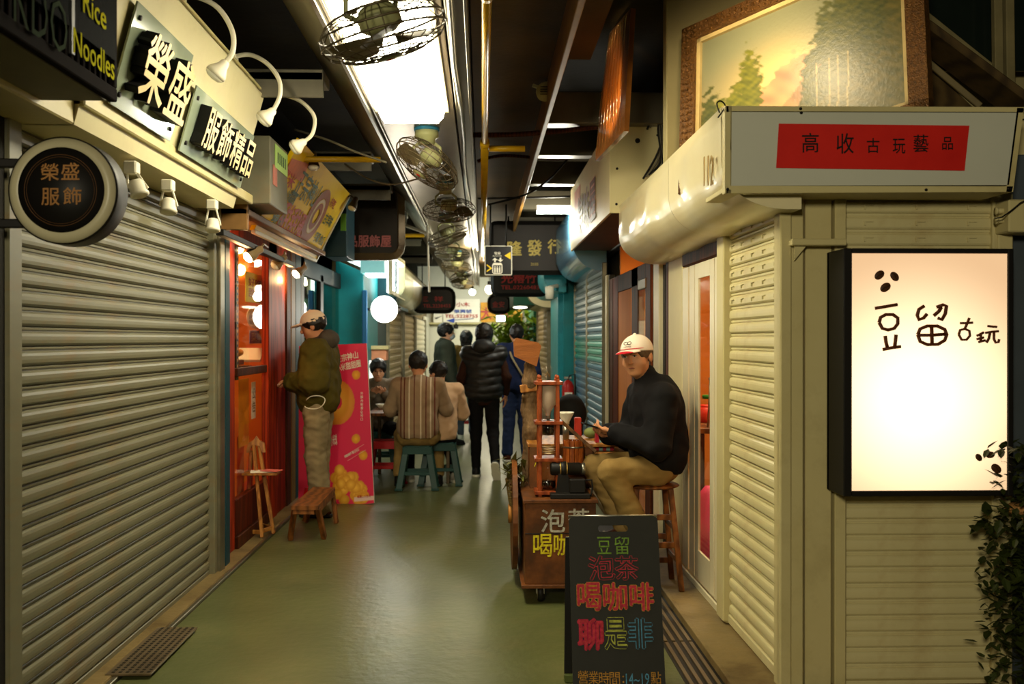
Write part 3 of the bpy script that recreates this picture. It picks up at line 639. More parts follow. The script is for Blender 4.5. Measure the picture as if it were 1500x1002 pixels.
f = MB(); f.box(-1.95,-1.5,6.42,9.6,2.30,2.34); f.box(-1.74,-1.5,6.42,6.46,2.2,2.75); struct('trim_42',f,mat('soffit_orange_lit',(150,110,62),rough=.5))
# ------------------------------------------------------------------ yellow shop sign
ya,yb_ = PX(371,340,-1.6).y, PX(462,382,-1.6).y
yo = Vector((-1.6,ya,2.255)); ytop = Vector((-1.27,ya,2.90)); yv = (ytop-yo); yH = yv.length; yv.normalize(); yL = yb_-ya; yn = yv.cross(fu) if yv.cross(fu).x > 0 else fu.cross(yv)
def YS(px,py,off=.004): return PL(px,py,yo+yn*off,yn)
t = thing('shop_sign','tilted yellow shop sign with ring emblem and red and green characters','sign',yo)
mb = MB(); mb.plate(yo,yo+fu*yL,yo+fu*yL+yv*yH,yo+yv*yH,yn*-.03); mesh_obj('panel',mb,mat('yellow_sign_sheet',(240,200,8),rough=.5,spec=.15,c2=(230,186,4),ns=1.5,dirt=(150,100,20),dirt_amt=.35,ds=2.0),t)
mb = MB(); mb.bar(yo,yo+fu*yL,.03,.03); mb.bar(yo+fu*yL,yo+fu*yL+yv*yH,.025,.03); mesh_obj('edge_trim',mb,m_white,t)
mb = MB(); mb.plate(YS(418,250),YS(442,268),YS(452,240),YS(428,232),yn*.002); mesh_obj('red_notice',mb,mat('faded_red_notice',(222,118,72),rough=.5),t)
m_gtxt = mat('green_sign_ink',(62,92,48),rough=.5); m_rtxt = mat('red_sign_ink',(196,52,22),rough=.5)
def ytext(s_,px,py,w_,h_,m,b=.02,nm='lettering'):
    mb = MB(); mb.text(s_,YS(px,py,.006),fu,yv,w_,h_,bold=b); return mesh_obj(nm,mb,m,t)
ytext('正宗神山',453,279,.95,.22,m_gtxt,.015); ytext('小米甜甜圈',427,288,.32,.10,m_gtxt); 
ytext('甜甜圈',430,326,1.0,.24,m_rtxt,.03); ytext('現做',408,322,.42,.11,m_gtxt); ytext('糯米',422,261,.5,.11,m_rtxt)
ytext('好吃',488,298,.26,.09,m_rtxt); ytext('古早味',481,323,.42,.11,m_gtxt); ytext('芋頭 地瓜',468,350,.5,.10,m_gtxt)
for r0,r1,m in ((.26,.17,mat('brown_ring_print',(160,84,44))),(.165,.13,mat('pale_ring_print',(236,214,170))),(.125,.07,mat('brown_ring_print',(0,0,0)))):
    cc = YS(463,317,.007); mb = MB(); n = 40; vs_ = []
    for i in range(n):
        a = 2*PI*i/n
        for r in (r0,r1): vs_.append(cc+fu*(math.cos(a)*r*1.25)+yv*(math.sin(a)*r*.98))
    mb.add(vs_,[(2*i,2*i+1,(2*i+3)%(2*n),(2*i+2)%(2*n)) for i in range(n)]); mesh_obj('ring_emblem',mb,m,t)
# floodlights on the sign
def spot(label,px,py,Y,ax,m,s_=1,lit=0,group=None,arm=None):
    p = P(px,py,Y); ax = Vector(ax).normalized(); t = thing('spotlight',label,'spotlight',p,0,group)
    mb = MB(); mb.lathe([(0,-.06),(.022,-.058),(.026,-.05),(.026,-.01),(.034,.0),(.046,.05),(.046,.062)],p,ax,18); mesh_obj('lamp_head',mb,m,t)
    mb = MB(); mb.lathe([(.042,.058),(.036,.075),(.02,.085),(0,.088)],p,ax,18); mesh_obj('bulb',mb,emit('lit_warm_bulb',(255,225,170),26) if lit else MC['pearl_bulb'],t)
    if arm: mb = MB(); mb.ring([p-ax*.04,(p-ax*.04+Vector(arm))/2+V(0,0,.03),Vector(arm)],.008,n=8); mesh_obj('arm',mb,m,t)
    return p
m_tan = mat('tan_lamp_body',(150,128,92),rough=.4,c2=(128,106,72))
spot('dark bulb holder lamp clamped to the top edge of the yellow sign',459,234,7.6,(.05,-.3,-1),mat('bronze_lamp_body',(70,56,34),rough=.4),group='small lamps round the yellow sign',arm=P(446,226,7.7))
spot('bulb holder lamp at the far corner of the yellow sign',519,297,9.6,(-.35,-.4,-1),mat('bronze_lamp_body',(0,0,0)),group='small lamps round the yellow sign',arm=P(506,290,9.6))
p = spot('lit white spotlight beside the red pillar under the yellow sign',374,370,7.0,(-.6,-.45,-.5),m_tan,lit=1,group='small lamps round the yellow sign',arm=P(392,362,7.3)); light('spot_bulb','POINT',p+V(-.09,-.06,-.09),5,WARM,.03)
spot('unlit tan spotlight pointing down left under the yellow sign',411,382,8.0,(-.55,-.3,-.6),m_tan,group='small lamps round the yellow sign',arm=P(418,372,8.1))
p = spot('lit spotlight under the far end of the yellow sign',441,396,8.9,(-.5,-.5,-.5),m_tan,lit=1,group='small lamps round the yellow sign',arm=P(447,386,9.0)); light('spot_bulb','POINT',p+V(-.09,-.07,-.09),5,WARM,.03)
mb = MB(); mb.bar(PX(322,340,-1.6),PX(428,388,-1.6),.05,.04); solo('lamp_track',mb,m_black,'black lighting track below the yellow sign','track')
# ------------------------------------------------------------------ doughnut shop front
XS = -1.735
def yL_(px): return PX(px,497,XS).y
def pil(name,pa,pb,z0,z1,m,x0=XS-.06,x1=XS): 
    f = MB(); f.box(x0,x1,yL_(pa),yL_(pb),z0,z1); return struct(name,f,m)
pil('trim_50',325,334,0,2.3,m_red); pil('trim_51',334.5,347,0,2.3,m_red,XS-.08,XS-.015)
pil('trim_52',394,406,0,2.3,m_red); pil('trim_53',406.5,420,0,2.3,m_red,XS-.08,XS-.012)
pil('trim_54',420.5,426,0,2.35,m_brown); pil('trim_55',427,433,0,2.35,mat('ochre_post',(128,92,40),rough=.5)); pil('trim_56',433.5,441,0,2.35,m_teald)
pil('trim_57',347,394,0,.10,m_brown,XS-.08,XS+.01); pil('trim_58',347,394,.10,.36,m_redb,XS-.06,XS-.01)
pil('trim_59',325,420,2.18,2.34,m_red); 
f = MB(); f.box(XS-1.1,XS-1.05,6.2,9.4,0,2.4); struct('wall_shop_back',f,mat('orange_shop_wall',(226,130,44),rough=.6,c2=(200,96,26),ns=2))
f = MB(); f.box(XS-1.1,XS-.05,6.45,6.5,0,2.4); struct('wall_shop_side',f,m_red)
f = MB(); f.box(XS-1.1,XS-.05,9.3,9.35,0,2.4); struct('wall_shop_far',f,mat('orange_shop_wall',(0,0,0)))
f = MB(); f.box(XS-1.1,XS,6.45,9.35,2.34,2.38); struct('ceiling_shop',f,mat('soffit_orange_lit',(0,0,0)))
light('shop_lamp','AREA',(XS-.55,7.7,2.3),26,(1,.62,.26),.5,rot=(0,0,0),sy=1.6)
ya,yb_ = yL_(350),yL_(393)
t = thing('window_sash','upper shop window sash with dark bottom rail and pierced steel upright','window',(XS-.03,ya,1.3))
mb = MB(); mb.box(XS-.035,XS-.03,ya,yb_,.37,2.18); mesh_obj('pane',mb,m_glass,t)
zz = PX(370,545,XS).z; mb = MB(); mb.box(XS-.04,XS-.01,ya,yb_,zz-.02,zz+.04); mesh_obj('bottom_rail',mb,m_brown,t)
m_ang = mat('slotted_angle_steel',(58,50,34),rough=.4,metal=.4); ym = yL_(356)
mb = MB(); mb.box(XS-.10,XS-.045,ym,ym+.025,zz-.05,2.2); mesh_obj('slotted_upright',mb,m_ang,t)
mb = MB(); mb.box(XS-.046,XS-.044,ym-.02,ym+.05,zz-.05,2.2); up = mesh_obj('slotted_face',mb,m_ang,t)
hole = None
for i in range(22):
    z = zz+.0+i*.042
    if hole is None: mb = MB(); mb.box(XS-.0435,XS-.0425,ym+.004,ym+.026,z,z+.022); hole = mesh_obj('slot',mb,mat('bright_slot',(240,180,90)),up)
    else: share(hole,up,(0,0,i*.042))
# shop contents
def paper(label,cat,px0,py0,px1,py1,X,m,lines=0,ml=None,name='notice',group=None,txt=None,tc_=None,round_=False,cols=None):
    a = PX(px0,py0,X); b = PX(px1,py1,X); t = thing(name,label,cat,((a+b)/2),0,group)
    mb = MB(); y0,y1 = min(a.y,b.y),max(a.y,b.y); z0,z1 = min(a.z,b.z),max(a.z,b.z)
    if round_:
        mb.prism([(math.cos(q)*(y1-y0)/2,math.sin(q)*(z1-z0)/2) for q in np.linspace(0,2*PI,28,endpoint=False)],(X,(y0+y1)/2,(z0+z1)/2),(0,1,0),(0,0,1),(.003,0,0))
    else: mb.box(X,X+.003,y0,y1,z0,z1)
    mesh_obj('sheet',mb,m,t)
    if txt:
        mb = MB(); mb.text(txt,V(X+.005,(y0+y1)/2,(z0+z1)/2),(0,1,0),(0,0,1),(y1-y0)*.78,(z1-z0)*.66,bold=.01); mesh_obj('lettering',mb,tc_,t)
    return t
m_pink = mat('pink_print',(236,120,110)); m_pur = mat('purple_print',(90,50,130)); m_wht = mat('white_paper',(240,232,210),rough=.6,c2=(232,222,198)); m_yp = mat('yellow_paper',(244,206,40),rough=.5,c2=(238,190,20))
paper('yellow price banner hanging inside the upper shop window','banner',359,397,393,447,XS-.10,m_yp,txt='好吃\n甜甜圈',tc_=m_rtxt)
paper('round white notice with purple writing inside the shop window','notice',361,447,385,482,XS-.22,m_wht,txt='小米\n甜甜圈\n現做',tc_=m_pur,round_=True)
paper('pale blue and pink price card below the round notice','notice',365,484,385,503,XS-.25,mat('pale_violet_print',(190,160,200)),txt='菜單',tc_=m_wht)
paper('bright red sheet on the shop back wall','notice',347,440,362,520,XS-.6,mat('bright_orange_print',(250,150,40)))
paper('long white strip notice behind the lower glass pane','notice',368,560,374,612,XS-.12,m_wht,txt='公\n告',tc_=m_ink)
paper('orange strip banner hanging behind the lower glass','banner',349,556,364,650,XS-.14,mat('orange_banner',(236,140,30)))
paper('red printed strip behind the lower glass','banner',347,640,357,760,XS-.16,mat('bright_red_print',(214,60,30)))
# basket of doughnuts on a shelf
f = MB(); f.box(XS-.7,XS-.12,ya+.05,yb_-.03,1.26,1.29); solo('shop_shelf',f,m_brown,'dark shelf across the shop window at counter height','shelf')
t = thing('doughnut_tray','wire tray of fried dough behind the shop window','tray',(XS-.35,7.6,1.30))
mb = MB(); mb.box(XS-.55,XS-.15,7.3,7.95,1.30,1.34); mesh_obj('tray',mb,m_steel,t)
dn = None; m_dn = mat('fried_dough',(226,150,66),rough=.5,c2=(190,104,34),ns=18)
for i in range(12):
    x = XS-.5+.11*(i%4); y = 7.38+.2*(i//4); z = 1.36+.03*(i%2)
    if dn is None: mb = MB(); mb.ring([V(XS-.5+math.cos(a)*.04,7.38+math.sin(a)*.04,1.37) for a in np.linspace(0,2*PI,14,endpoint=False)],.022,n=8,closed=True); dn = solo('doughnut',mb,m_dn,'golden ring doughnut lying in the wire tray behind the shop window','doughnut','doughnuts in the shop tray')
    else: c2 = share(dn,None,(x+(dn.location.x-XS+.5),y,z-.02),(rng.uniform(-.4,.4),rng.uniform(-.4,.4),0))
mb = MB(); c = PX(388,482,XS-.15); mb.ell(c,(.05,.06,.10),None,14,10); mb.ell(c+V(.02,.03,-.03),(.04,.03,.07)); mb.ell(c+V(.01,-.04,-.04),(.04,.03,.06)); solo('bread_bundle',mb,m_dn,'bundle of orange pastry hanging by the right edge of the shop window','pastry')
mb = MB(); a = PX(352,500,XS-.3); mb.obox(PX(366,520,XS-.3),(.22,.18,.03),Matrix.Rotation(.6,3,'X')); solo('paper_box',mb,m_wht,'tilted white paper box on the shop shelf','box')
for i,(px,py) in enumerate(((352,404),(350,372))):
    mb = MB(); c = PX(px,py,XS-.5); mb.lathe([(0,0),(.03,.01),(.05,.05),(.04,.09),(0,.11)],c,(0,0,1),16); solo('lamp_globe',mb,emit('shop_bulb',(255,215,140),12),'small glowing %s globe lamp inside the shop'%('lower','upper')[i],'lamp')
# ------------------------------------------------------------------ easel, bench, poster stand (left)
def leg_bar(name,p0,p1,w_,d_,m,t): mb = MB(); mb.bar(p0,p1,w_,d_); return mesh_obj(name,mb,m,t)
E0 = PF(380,775); t = thing('wooden_easel','small honey-coloured wooden easel stand with papers by the shop window','easel',E0)
def EP(px,py,Y): return P(px,py,Y)
Ye = PF(385,790).y; Yf = PF(365,768).y
fl0,fl1 = P(384,788,Ye),P(372,652,Ye+.18); fr0,fr1 = P(401,782,Ye+.1),P(379,650,Ye+.22); b0,b1 = P(359,786,Ye+.05),P(368,660,Ye+.2); b2,b3 = P(366,772,Yf+.15),P(369,665,Ye+.25)
for a,b in ((fl0,fl1),(fr0,fr1),(b0,b1),(b2,b3)): leg_bar('leg',V(a.x,a.y,max(a.z,.012)),b,.024,.03,m_woodl,t)
mb = MB(); mb.prism([(-.07,-.02),(-.06,.05),(-.02,.075),(0,.105),(.02,.075),(.06,.05),(.07,-.02),(.045,-.02),(.03,.03),(-.03,.03),(-.045,-.02)],(fl1+fr1)/2+V(0,-.02,-.04),(1,.15,0),(0,.15,1),(0,.02,0)); mesh_obj('crest',mb,m_woodl,t)
for a,b in ((fl0.lerp(fl1,.06),b0.lerp(b1,.06)),(fr0.lerp(fr1,.06),b2.lerp(b3,.08)),(fl0.lerp(fl1,.07),fr0.lerp(fr1,.07))): leg_bar('stretcher',a,b,.02,.03,m_woodl,t)
sh = P(383,693,Ye+.1); mb = MB(); mb.obox(sh,(.26,.16,.018)); mesh_obj('shelf',mb,m_woodl,t)
mb = MB(); mb.obox(sh+V(.02,0,.014),(.20,.12,.008),Matrix.Rotation(.2,3,'Z')); solo('leaflet_stack',mb,m_wht,'white leaflets lying on the easel shelf','papers')
mb = MB(); mb.obox(sh+V(.08,-.02,.022),(.14,.10,.006),Matrix.Rotation(-.3,3,'Z')); solo('booklet',mb,mat('pink_cover',(226,110,96)),'pink booklet lying on the white leaflets of the easel shelf','booklet')
# bench
t = thing('wooden_bench','low brown wooden bench with splayed legs in front of the cap-wearing man','bench',PF(460,780))
hb = .29; A,B_,C_,D_ = PF(426,741,hb),PF(466,741,hb),PF(491,714,hb),PF(459,713,hb)
mb = MB(); mb.plate(*[p-V(0,0,.03) for p in (A,B_,C_,D_)],(0,0,.03)); mb.cur=0; mesh_obj('seat',mb,m_wood,t)
mb = MB()
for a,b in ((A,B_),(B_,C_)): mb.bar(a.lerp(b,.1)-V(0,0,.045)+V(-.01,.02,0),a.lerp(b,.9)-V(0,0,.045)+V(-.01,.02,0),.02,.04)
mesh_obj('apron',mb,m_wood,t)
for tp,ft in ((A.lerp(C_,.08),PF(425,792)),(B_.lerp(D_,.08),PF(475,790)),(C_.lerp(A,.07),PF(493,768)),(D_.lerp(B_,.1),PF(447,766))): leg_bar('leg',tp-V(0,0,.03),ft+V(0,0,.01),.035,.045,m_wood,t)
# small red jar behind legs and pink poster stand
t = thing('poster_stand','tall pink advertising board with doughnut picture behind the bench','poster',PF(515,740))
YQ = PF(515,738).y; nU,nV = 110,230; a0,a1,a2,a3 = P(437,746,YQ+.05),P(548,737,YQ-.02),None,None; pn0 = (a1-a0).cross(V(0,.05,1)); a2 = PL(537,503,a0,pn0); a3 = PL(438,507,a0,pn0)
me_u = np.linspace(0,1,nU+1); me_v = np.linspace(0,1,nV+1); U,W_ = np.meshgrid(me_u,me_v)
U_,V_ = U*.475,(1-W_)  # width/height units
img = np.zeros((nV+1,nU+1,3)); img[:] = lin((222,36,78)); X_ = U*111; Y_ = (1-W_)*236   # poster pixels, y down
def blob(cx,cy,rx,ry,c,c2=None,hole=0):
    d = np.sqrt(((X_-cx)/rx)**2+((Y_-cy)/ry)**2); mk = (d < 1)&(d > hole); 
    a = np.array(lin(c)); b = np.array(lin(c2 or c)); k = np.clip((d-hole)/(1-hole+1e-6),0,1)[...,None]; s = (((X_-cx)/rx+(Y_-cy)/ry)*.35+.5)[...,None]; col_ = a*(1-s*.0)+0*s
    col_ = a*(1-np.clip(k*.9,0,1))+b*np.clip(k*.9,0,1); img[mk] = col_[mk]
blob(60,85,28,33,(242,176,60),(206,112,24),.3)
rs = np.random.default_rng(3)
for i in range(34):
    a = rs.uniform(0,1); x = 54+rs.uniform(0,50)*(1-a*.1); y = 232-rs.uniform(0,1)**.8*min(52,(118-x)*1.1)*.95
    blob(x,min(y,228),7.5,8,(250,196,70),(214,136,20))
for (x,y) in ((92,46),(88,140),(98,165)): blob(x,y,6.5,7,(244,180,40),(214,130,20))
mk = (Y_ > 225-.0)&(Y_ < 231)&(X_ > 82); img[mk] = lin((232,196,180))
mk = (X_ > 55)&(Y_ > 231-((X_-60)*.0)); img[(Y_ > 226)&(X_ < 82)&(X_ > 50)&(rs.random(img.shape[:2]) < .0)] = 0
vt = [a0*(1-u)*(1-v)+a1*u*(1-v)+a2*u*v+a3*(1-u)*v for v in me_v for u in me_u]
mb = MB(); w1 = nU+1; mb.add(vt,[(j*w1+i,j*w1+i+1,(j+1)*w1+i+1,(j+1)*w1+i) for j in range(nV) for i in range(nU)])
def print_mesh(name,mb,img,m,parent):
    o = mesh_obj(name,mb,m,parent); ca = o.data.color_attributes.new('print','FLOAT_COLOR','POINT'); b = np.ones((len(mb.v),4),np.float32); b[:,:3] = img.reshape(-1,3); ca.data.foreach_set('color',b.ravel()); return o
print_mesh('printed_face',mb,img,attr_mat('poster_print',.35),t)
pn = (a1-a0).cross(a3-a0).normalized(); pn = pn if pn.y < 0 else -pn
mb = MB(); mb.plate(a0,a1,a2,a3,-pn*.02); mb.v = [tuple(Vector(p)-pn*.002) for p in mb.v]; mesh_obj('board',mb,m_wht,t)
def PO(px,py): return PL(px,py,a0+pn*.004,pn)
uu = (a1-a0).normalized(); vv = (a3-a0).normalized(); k = YQ/FPX
for s_,px,py,w_,h_,c_,rot in (('正宗神山',508,523,34,11,m_wht,.14),('小米甜甜圈',510,536,38,11,m_wht,.14),('山 小米球',487,645,14,16,m_wht,.1),('現點現炸 香Q可口',515,664,24,4,m_wht,.4),('單顆二十五元',533,727,20,4,m_rtxt,0)):
    ru = uu*math.cos(rot)+vv*math.sin(rot); rv = vv*math.cos(rot)-uu*math.sin(rot); mb = MB(); mb.text(s_,PO(px,py),ru,rv,w_*k,h_*k,bold=.025); mesh_obj('lettering',mb,c_,t)
mb = MB(); mb.text('外\n酥\n內\n軟\n香\nQ\n可\n口',PO(530,595),uu,vv,4*k,42*k,bold=.01); mesh_obj('lettering',mb,m_wht,t)
for a,b in (((506,667),(533,651)),((509,675),(536,659))): mb = MB(); mb.bar(PO(*a),PO(*b),.006,.002); mesh_obj('print_line',mb,m_wht,t)
mb = MB(); mb.bar(a2*.5+a3*.5+V(0,.02,-.2),V((a0.x+a1.x)/2,YQ+.35,.0),.02,.02); mesh_obj('back_strut',mb,m_black,t)
mb = MB(); c = PF(450,748); mb.lathe([(0,0),(.035,.005),(.04,.03),(.035,.15),(.02,.2),(0,.2)],c,(0,0,1),14); solo('red_bottle',mb,mat('red_plastic',(200,24,30),rough=.35),'small red plastic bottle on the floor left of the pink poster','bottle')
# ------------------------------------------------------------------ left shops behind the poster
XS2 = -1.735
f = MB(); f.box(XS2-.9,XS2-.85,9.4,12.6,0,2.5); struct('wall_dim_shop',f,mat('dim_shop_wall',(70,60,42),rough=.6,c2=(40,36,28),ns=1.5))
pil('trim_60',441,446,0,2.35,m_black); pil('trim_61',470,474,0,2.2,m_black); pil('trim_62',441,505,0,.45,m_teald,XS-.1,XS); pil('trim_63',441,505,2.12,2.3,m_black)
f = MB(); f.box(XS-.03,XS-.025,yL_(446),yL_(470),.45,2.12); struct('window_1',f,m_glassg); f = MB(); f.box(XS-.03,XS-.025,yL_(474),yL_(500),.45,2.12); struct('window_2',f,m_glassg)
pil('trim_64',500,507,0,2.3,m_black)
# teal building pier
f = MB(); f.box(-1.8,-1.46,12.3,14.0,0,2.6); struct('wall_left_teal_pier',f,m_teal)
f = MB(); f.box(-1.8,-1.2,14.02,14.10,1.95,2.6); f.box(-1.8,-1.18,14.0,16.0,1.93,1.98); struct('trim_65',f,m_teald)
f = MB(); pb = P(536,0,12.2); f.box(pb.x-.05,pb.x+.01,12.2,12.28,0,2.1); struct('trim_66',f,m_blue)
f = MB(); f.box(-1.8,-1.5,14.1,16.2,0,2.0); struct('wall_left_rear_pier',f,m_teald)
# lit things above
def litpanel(name,label,cat,a,b,c,d,th,em,s_,fw=.03,group=None,mf=None):
    t = thing(name,label,cat,(Vector(a)+Vector(b))/2,0,group); mb = MB(); mb.plate(a,b,c,d,th); mesh_obj('lit_face',mb,emit(em[0],em[1],s_),t)
    for p,q_ in ((a,b),(b,c),(c,d),(d,a)): mb = MB(); mb.bar(p,q_,fw,fw*1.2); mesh_obj('frame',mb,mf or m_alu,t)
    return t
litpanel('awning_light','bright translucent lit canopy panel above the teal shop, left','sign',P(478,372,12.4),P(533,396,12.0),P(533,368,12.4),P(497,362,12.6),(0,.02,0),('cool_lit_sheet',(214,240,236)),2.4)
t = thing('teal_lamp_box','pale teal glowing box lamp left of the bright shop sign','lamp',P(546,404,11.85)); a = P(528,400,11.85); b = P(563,370,11.85)
mb = MB(); mb.box(a.x,b.x,11.85,12.28,a.z,b.z); mesh_obj('housing',mb,mat('pale_teal_box',(120,178,176),em=(150,220,215),ems=.6,rough=.4),t); mb = MB(); mb.box(a.x+.05,b.x-.02,11.87,12.26,a.z-.03,a.z); mesh_obj('diffuser',mb,emit('cool_tube',(225,250,250),6),t)
Xl = -1.22; litpanel('lit_shop_sign','blazing white lit shop sign facing the alley beyond the teal pier','sign',PX(572,428,Xl),PX(591,438,Xl),PX(591,385,Xl),PX(572,372,Xl),(-.05,0,0),('white_lit_sheet',(240,250,240)),7,.05)
light('sign_glow','AREA',(Xl+.05,14.8,2.3),22,COOL,.5,rot=V(0,14.8,1.4),sy=1.2)
t = thing('globe_lamp','white glowing globe lamp on a bracket by the blue post','lamp',P(563,473,12.3)); c = P(563,453,12.3); mb = MB(); mb.ell(c,.165,None,32,20); mesh_obj('globe',mb,emit('globe_glow',(255,252,240),7),t)
mb = MB(); mb.cyl(c-V(.16,0,0),P(536,453,12.3),.018,n=10); mesh_obj('bracket',mb,m_black,t); mb = MB(); mb.cyl(c+V(.155,0,0),c+V(.2,0,0),.03,n=12); mesh_obj('cap',mb,m_black,t)
light('globe_light','POINT',c+V(.25,-.25,-.1),26,(1,.93,.78),.16)
# beige boxes behind globe
for i,(px,py,w_,h_) in enumerate(((548,498,24,14),(552,512,22,10))):
    pass
t = thing('menu_box','salmon lit menu box under the globe lamp','menu',P(552,530,13.2)); a = P(540,528,13.2); b = P(566,512,13.2); mb = MB(); mb.box(a.x,b.x,13.2,13.5,a.z,b.z); mesh_obj('box',mb,mat('salmon_panel',(224,150,110),rough=.5),t); mb = MB(); mb.box(a.x-.02,b.x+.03,13.15,13.5,b.z,b.z+.05); mesh_obj('lid',mb,m_cream,t)
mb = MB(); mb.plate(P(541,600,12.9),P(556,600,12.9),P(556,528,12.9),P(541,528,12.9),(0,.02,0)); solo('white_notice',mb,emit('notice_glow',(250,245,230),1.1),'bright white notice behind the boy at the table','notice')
# far shutters left
for i,(pa,pb_,lab) in enumerate(((566,588,'first beige roller shutter past the globe lamp on the left side'),(589,606,'second beige roller shutter past the globe lamp on the left side'),(607,622,'pale mesh shutter nearest the end wall on the left side'))):
    X2 = -1.5; ya,yb_ = PX(pa,497,X2).y,PX(pb_,497,X2).y
    shutter(lab,(X2,ya),(X2,yb_-.15),.05,2.0,.12,mat('tan_enamel',(176,152,106),rough=.5,c2=(160,136,92)) if i < 2 else m_white,gx=[(-.05,.09,.05),(yb_-ya-.2,.09,.05)],group='beige roller shutters on the left')
f = MB(); f.box(-2.4,-1.55,16,28,0,3.0); struct('wall_left_rear',f,mat('tan_wall',(140,120,84),rough=.6))
f = MB(); f.box(-1.53,-1.47,26,27.9,0,2.1); struct('trim_67',f,m_white)
mh = [mat('yellowed_hood',(190,186,146),rough=.3),m_hood,mat('blue_grey_hood',(84,104,120),rough=.35)]
for i,(pa,pb_) in enumerate(((593,606),(606,618),(618,632))):
    X2=-1.12; ya,yb_ = PX(pa,497,X2).y,PX(pb_,497,X2).y
    hood(('pale green','cream','blue-grey')[i]+' rounded shutter hood in the row on the left',-1,-1.5,X2,2.55,2.03,ya,yb_,mh[i],group='rounded hoods on the left')
# ------------------------------------------------------------------ ceiling lamp fixture
t = thing('ceiling_lamp','large glowing wraparound ceiling lamp fixed to the metal trough','lamp',(-.42,5.25,2.7))
za = 2.90; yA = P(600,26,2.80).y
a = PX(0,0,-.4)
y_far = 6.02; y_near = 4.15
mb = MB()
def dsec(y,s_): # cross-section, slightly tapered
    return [(-.63,y,2.895),(-.61,y,2.86),(-.575+.0*s_,y,2.80),(-.30,y,2.80),(-.255,y,2.86),(-.235,y,2.895)]
ys_ = [y_near,y_near+.02,y_far-.02,y_far]
secs = []
for j,y in enumerate([y_near-.04,y_near,y_far,y_far+.06]):
    s_ = 1 if j in (1,2) else 0
    secs.append([(-.625,y,2.895),(-.615,y,2.85),(-.585 if s_ else -.56,y,2.80 if s_ else 2.86),(-.265 if s_ else -.29,y,2.80 if s_ else 2.86),(-.235,y,2.85),(-.225,y,2.895)])
n = 6; vs_ = [p for s_ in secs for p in s_]; fs = []
for j in range(3):
    for i in range(n-1): fs.append((j*n+i,j*n+i+1,(j+1)*n+i+1,(j+1)*n+i))
fs += [tuple(range(n)),tuple(3*n+i for i in range(n-1,-1,-1))]
mb.add(vs_,fs); mesh_obj('diffuser',mb,emit('lamp_diffuser',(255,246,214),34),t)
mb = MB(); mb.box(-.65,-.20,y_near-.07,y_far+.09,2.888,2.905); mesh_obj('tray',mb,m_alu,t)
# ------------------------------------------------------------------ caged orbit fans
m_wire = mat('grimy_fan_wire',(96,84,58),rough=.45,metal=.5,c2=(66,54,34),ns=14); m_blade = mat('dusty_fan_blade',(128,116,86),rough=.45,c2=(96,84,58),ns=4)
m_fan = mat('pale_green_fan_enamel',(158,158,112),rough=.35,c2=(136,136,92),ns=4); m_bring = mat('blue_plastic_ring',(44,120,150),rough=.4)
def make_fan(label,detail=1):
    t = thing('ceiling_fan',label,'fan',(0,0,0),0,'caged orbiting ceiling fans under the metal trough',local=True)
    # the origin is the mount on the ceiling; the fan head hangs below
    mb = MB(); mb.lathe([(.085,0),(.085,-.02)],(0,0,0),(0,0,1),24); mesh_obj('mount_ring',mb,m_bring,t)
    mb = MB(); mb.lathe([(.078,-.02),(.080,-.06),(.06,-.075),(.055,-.11),(.0,-.112)],(0,0,0),(0,0,1),24); mesh_obj('canopy',mb,m_fan,t)
    mb = MB(); mb.ring([V(.04,0,-.09),V(.09,0,-.13),V(.09,0,-.19),V(.03,0,-.215)],.011,n=8); mb.ring([V(-.04,0,-.09),V(-.09,0,-.13),V(-.09,0,-.19),V(-.03,0,-.215)],.011,n=8); mesh_obj('orbit_yoke',mb,m_fan,t)
    h = bpy.data.objects.new('fan_head',None); col.objects.link(h); h.parent = t; h.location = (0,0,-.20)
    mb = MB(); mb.lathe([(0,.05),(.06,.045),(.078,.02),(.078,-.03),(.05,-.05),(0,-.055)],(0,0,0),(0,0,1),22); mesh_obj('motor',mb,m_fan,h)
    R_ = .235
    prof = [(.07,.045),(.14,.035),(.20,.012),(R_,-.03),(R_,-.065),(.21,-.10),(.14,-.128),(.06,-.14)]
    mb = MB(); nsp = 26 if detail else 16
    for k in range(nsp):
        a = 2*PI*k/nsp; w_ = .04*math.sin(k*2.3); mb.ring([V(r*math.cos(a+w_*i/8),r*math.sin(a+w_*i/8),z) for i,(r,z) in enumerate(prof)],.0022,n=4,caps=False)
    o = mesh_obj('cage_spokes',mb,m_wire,h); o['kind'] = 'stuff'
    mb = MB()
    for (r,z) in [prof[0],prof[1],(.175,.024),prof[3],prof[4],prof[5],(.175,-.115),prof[6],(.10,-.135),prof[7]]: mb.ring([V(r*math.cos(a),r*math.sin(a),z) for a in np.linspace(0,2*PI,36,endpoint=False)],.0026 if r < .23 else .0042,n=4,closed=True)
    o = mesh_obj('cage_rings',mb,m_wire,h); o['kind'] = 'stuff'
    mb = MB(); mb.lathe([(0,-.148),(.045,-.146),(.052,-.136),(.0,-.13)],(0,0,0),(0,0,1),20); mesh_obj('cage_badge',mb,m_fan,h)
    mb = MB(); mb.lathe([(0,-.1495),(.016,-.149),(.016,-.147),(0,-.146)],(0,0,0),(0,0,1),12); mesh_obj('badge_mark',mb,m_redp,h)
    for k in range(3):
        a0_ = 2*PI*k/3+.3
        def fn(u,v):
            r = .045+.165*u; wd = (.035+.075*math.sin(min(1,u*1.15)*PI*.62)); a = a0_+ (v-.5)*wd*2/r*.8*min(1,r/.1)
            return (r*math.cos(a),r*math.sin(a),-.075+(v-.5)*.05)
        mb = MB(); mb.grid(fn,8,6); mb.grid(lambda u,v: tuple(Vector(fn(u,v))-Vector((0,0,.002))),8,6,flip=True); mesh_obj('blade',mb,m_blade,h)
    return t
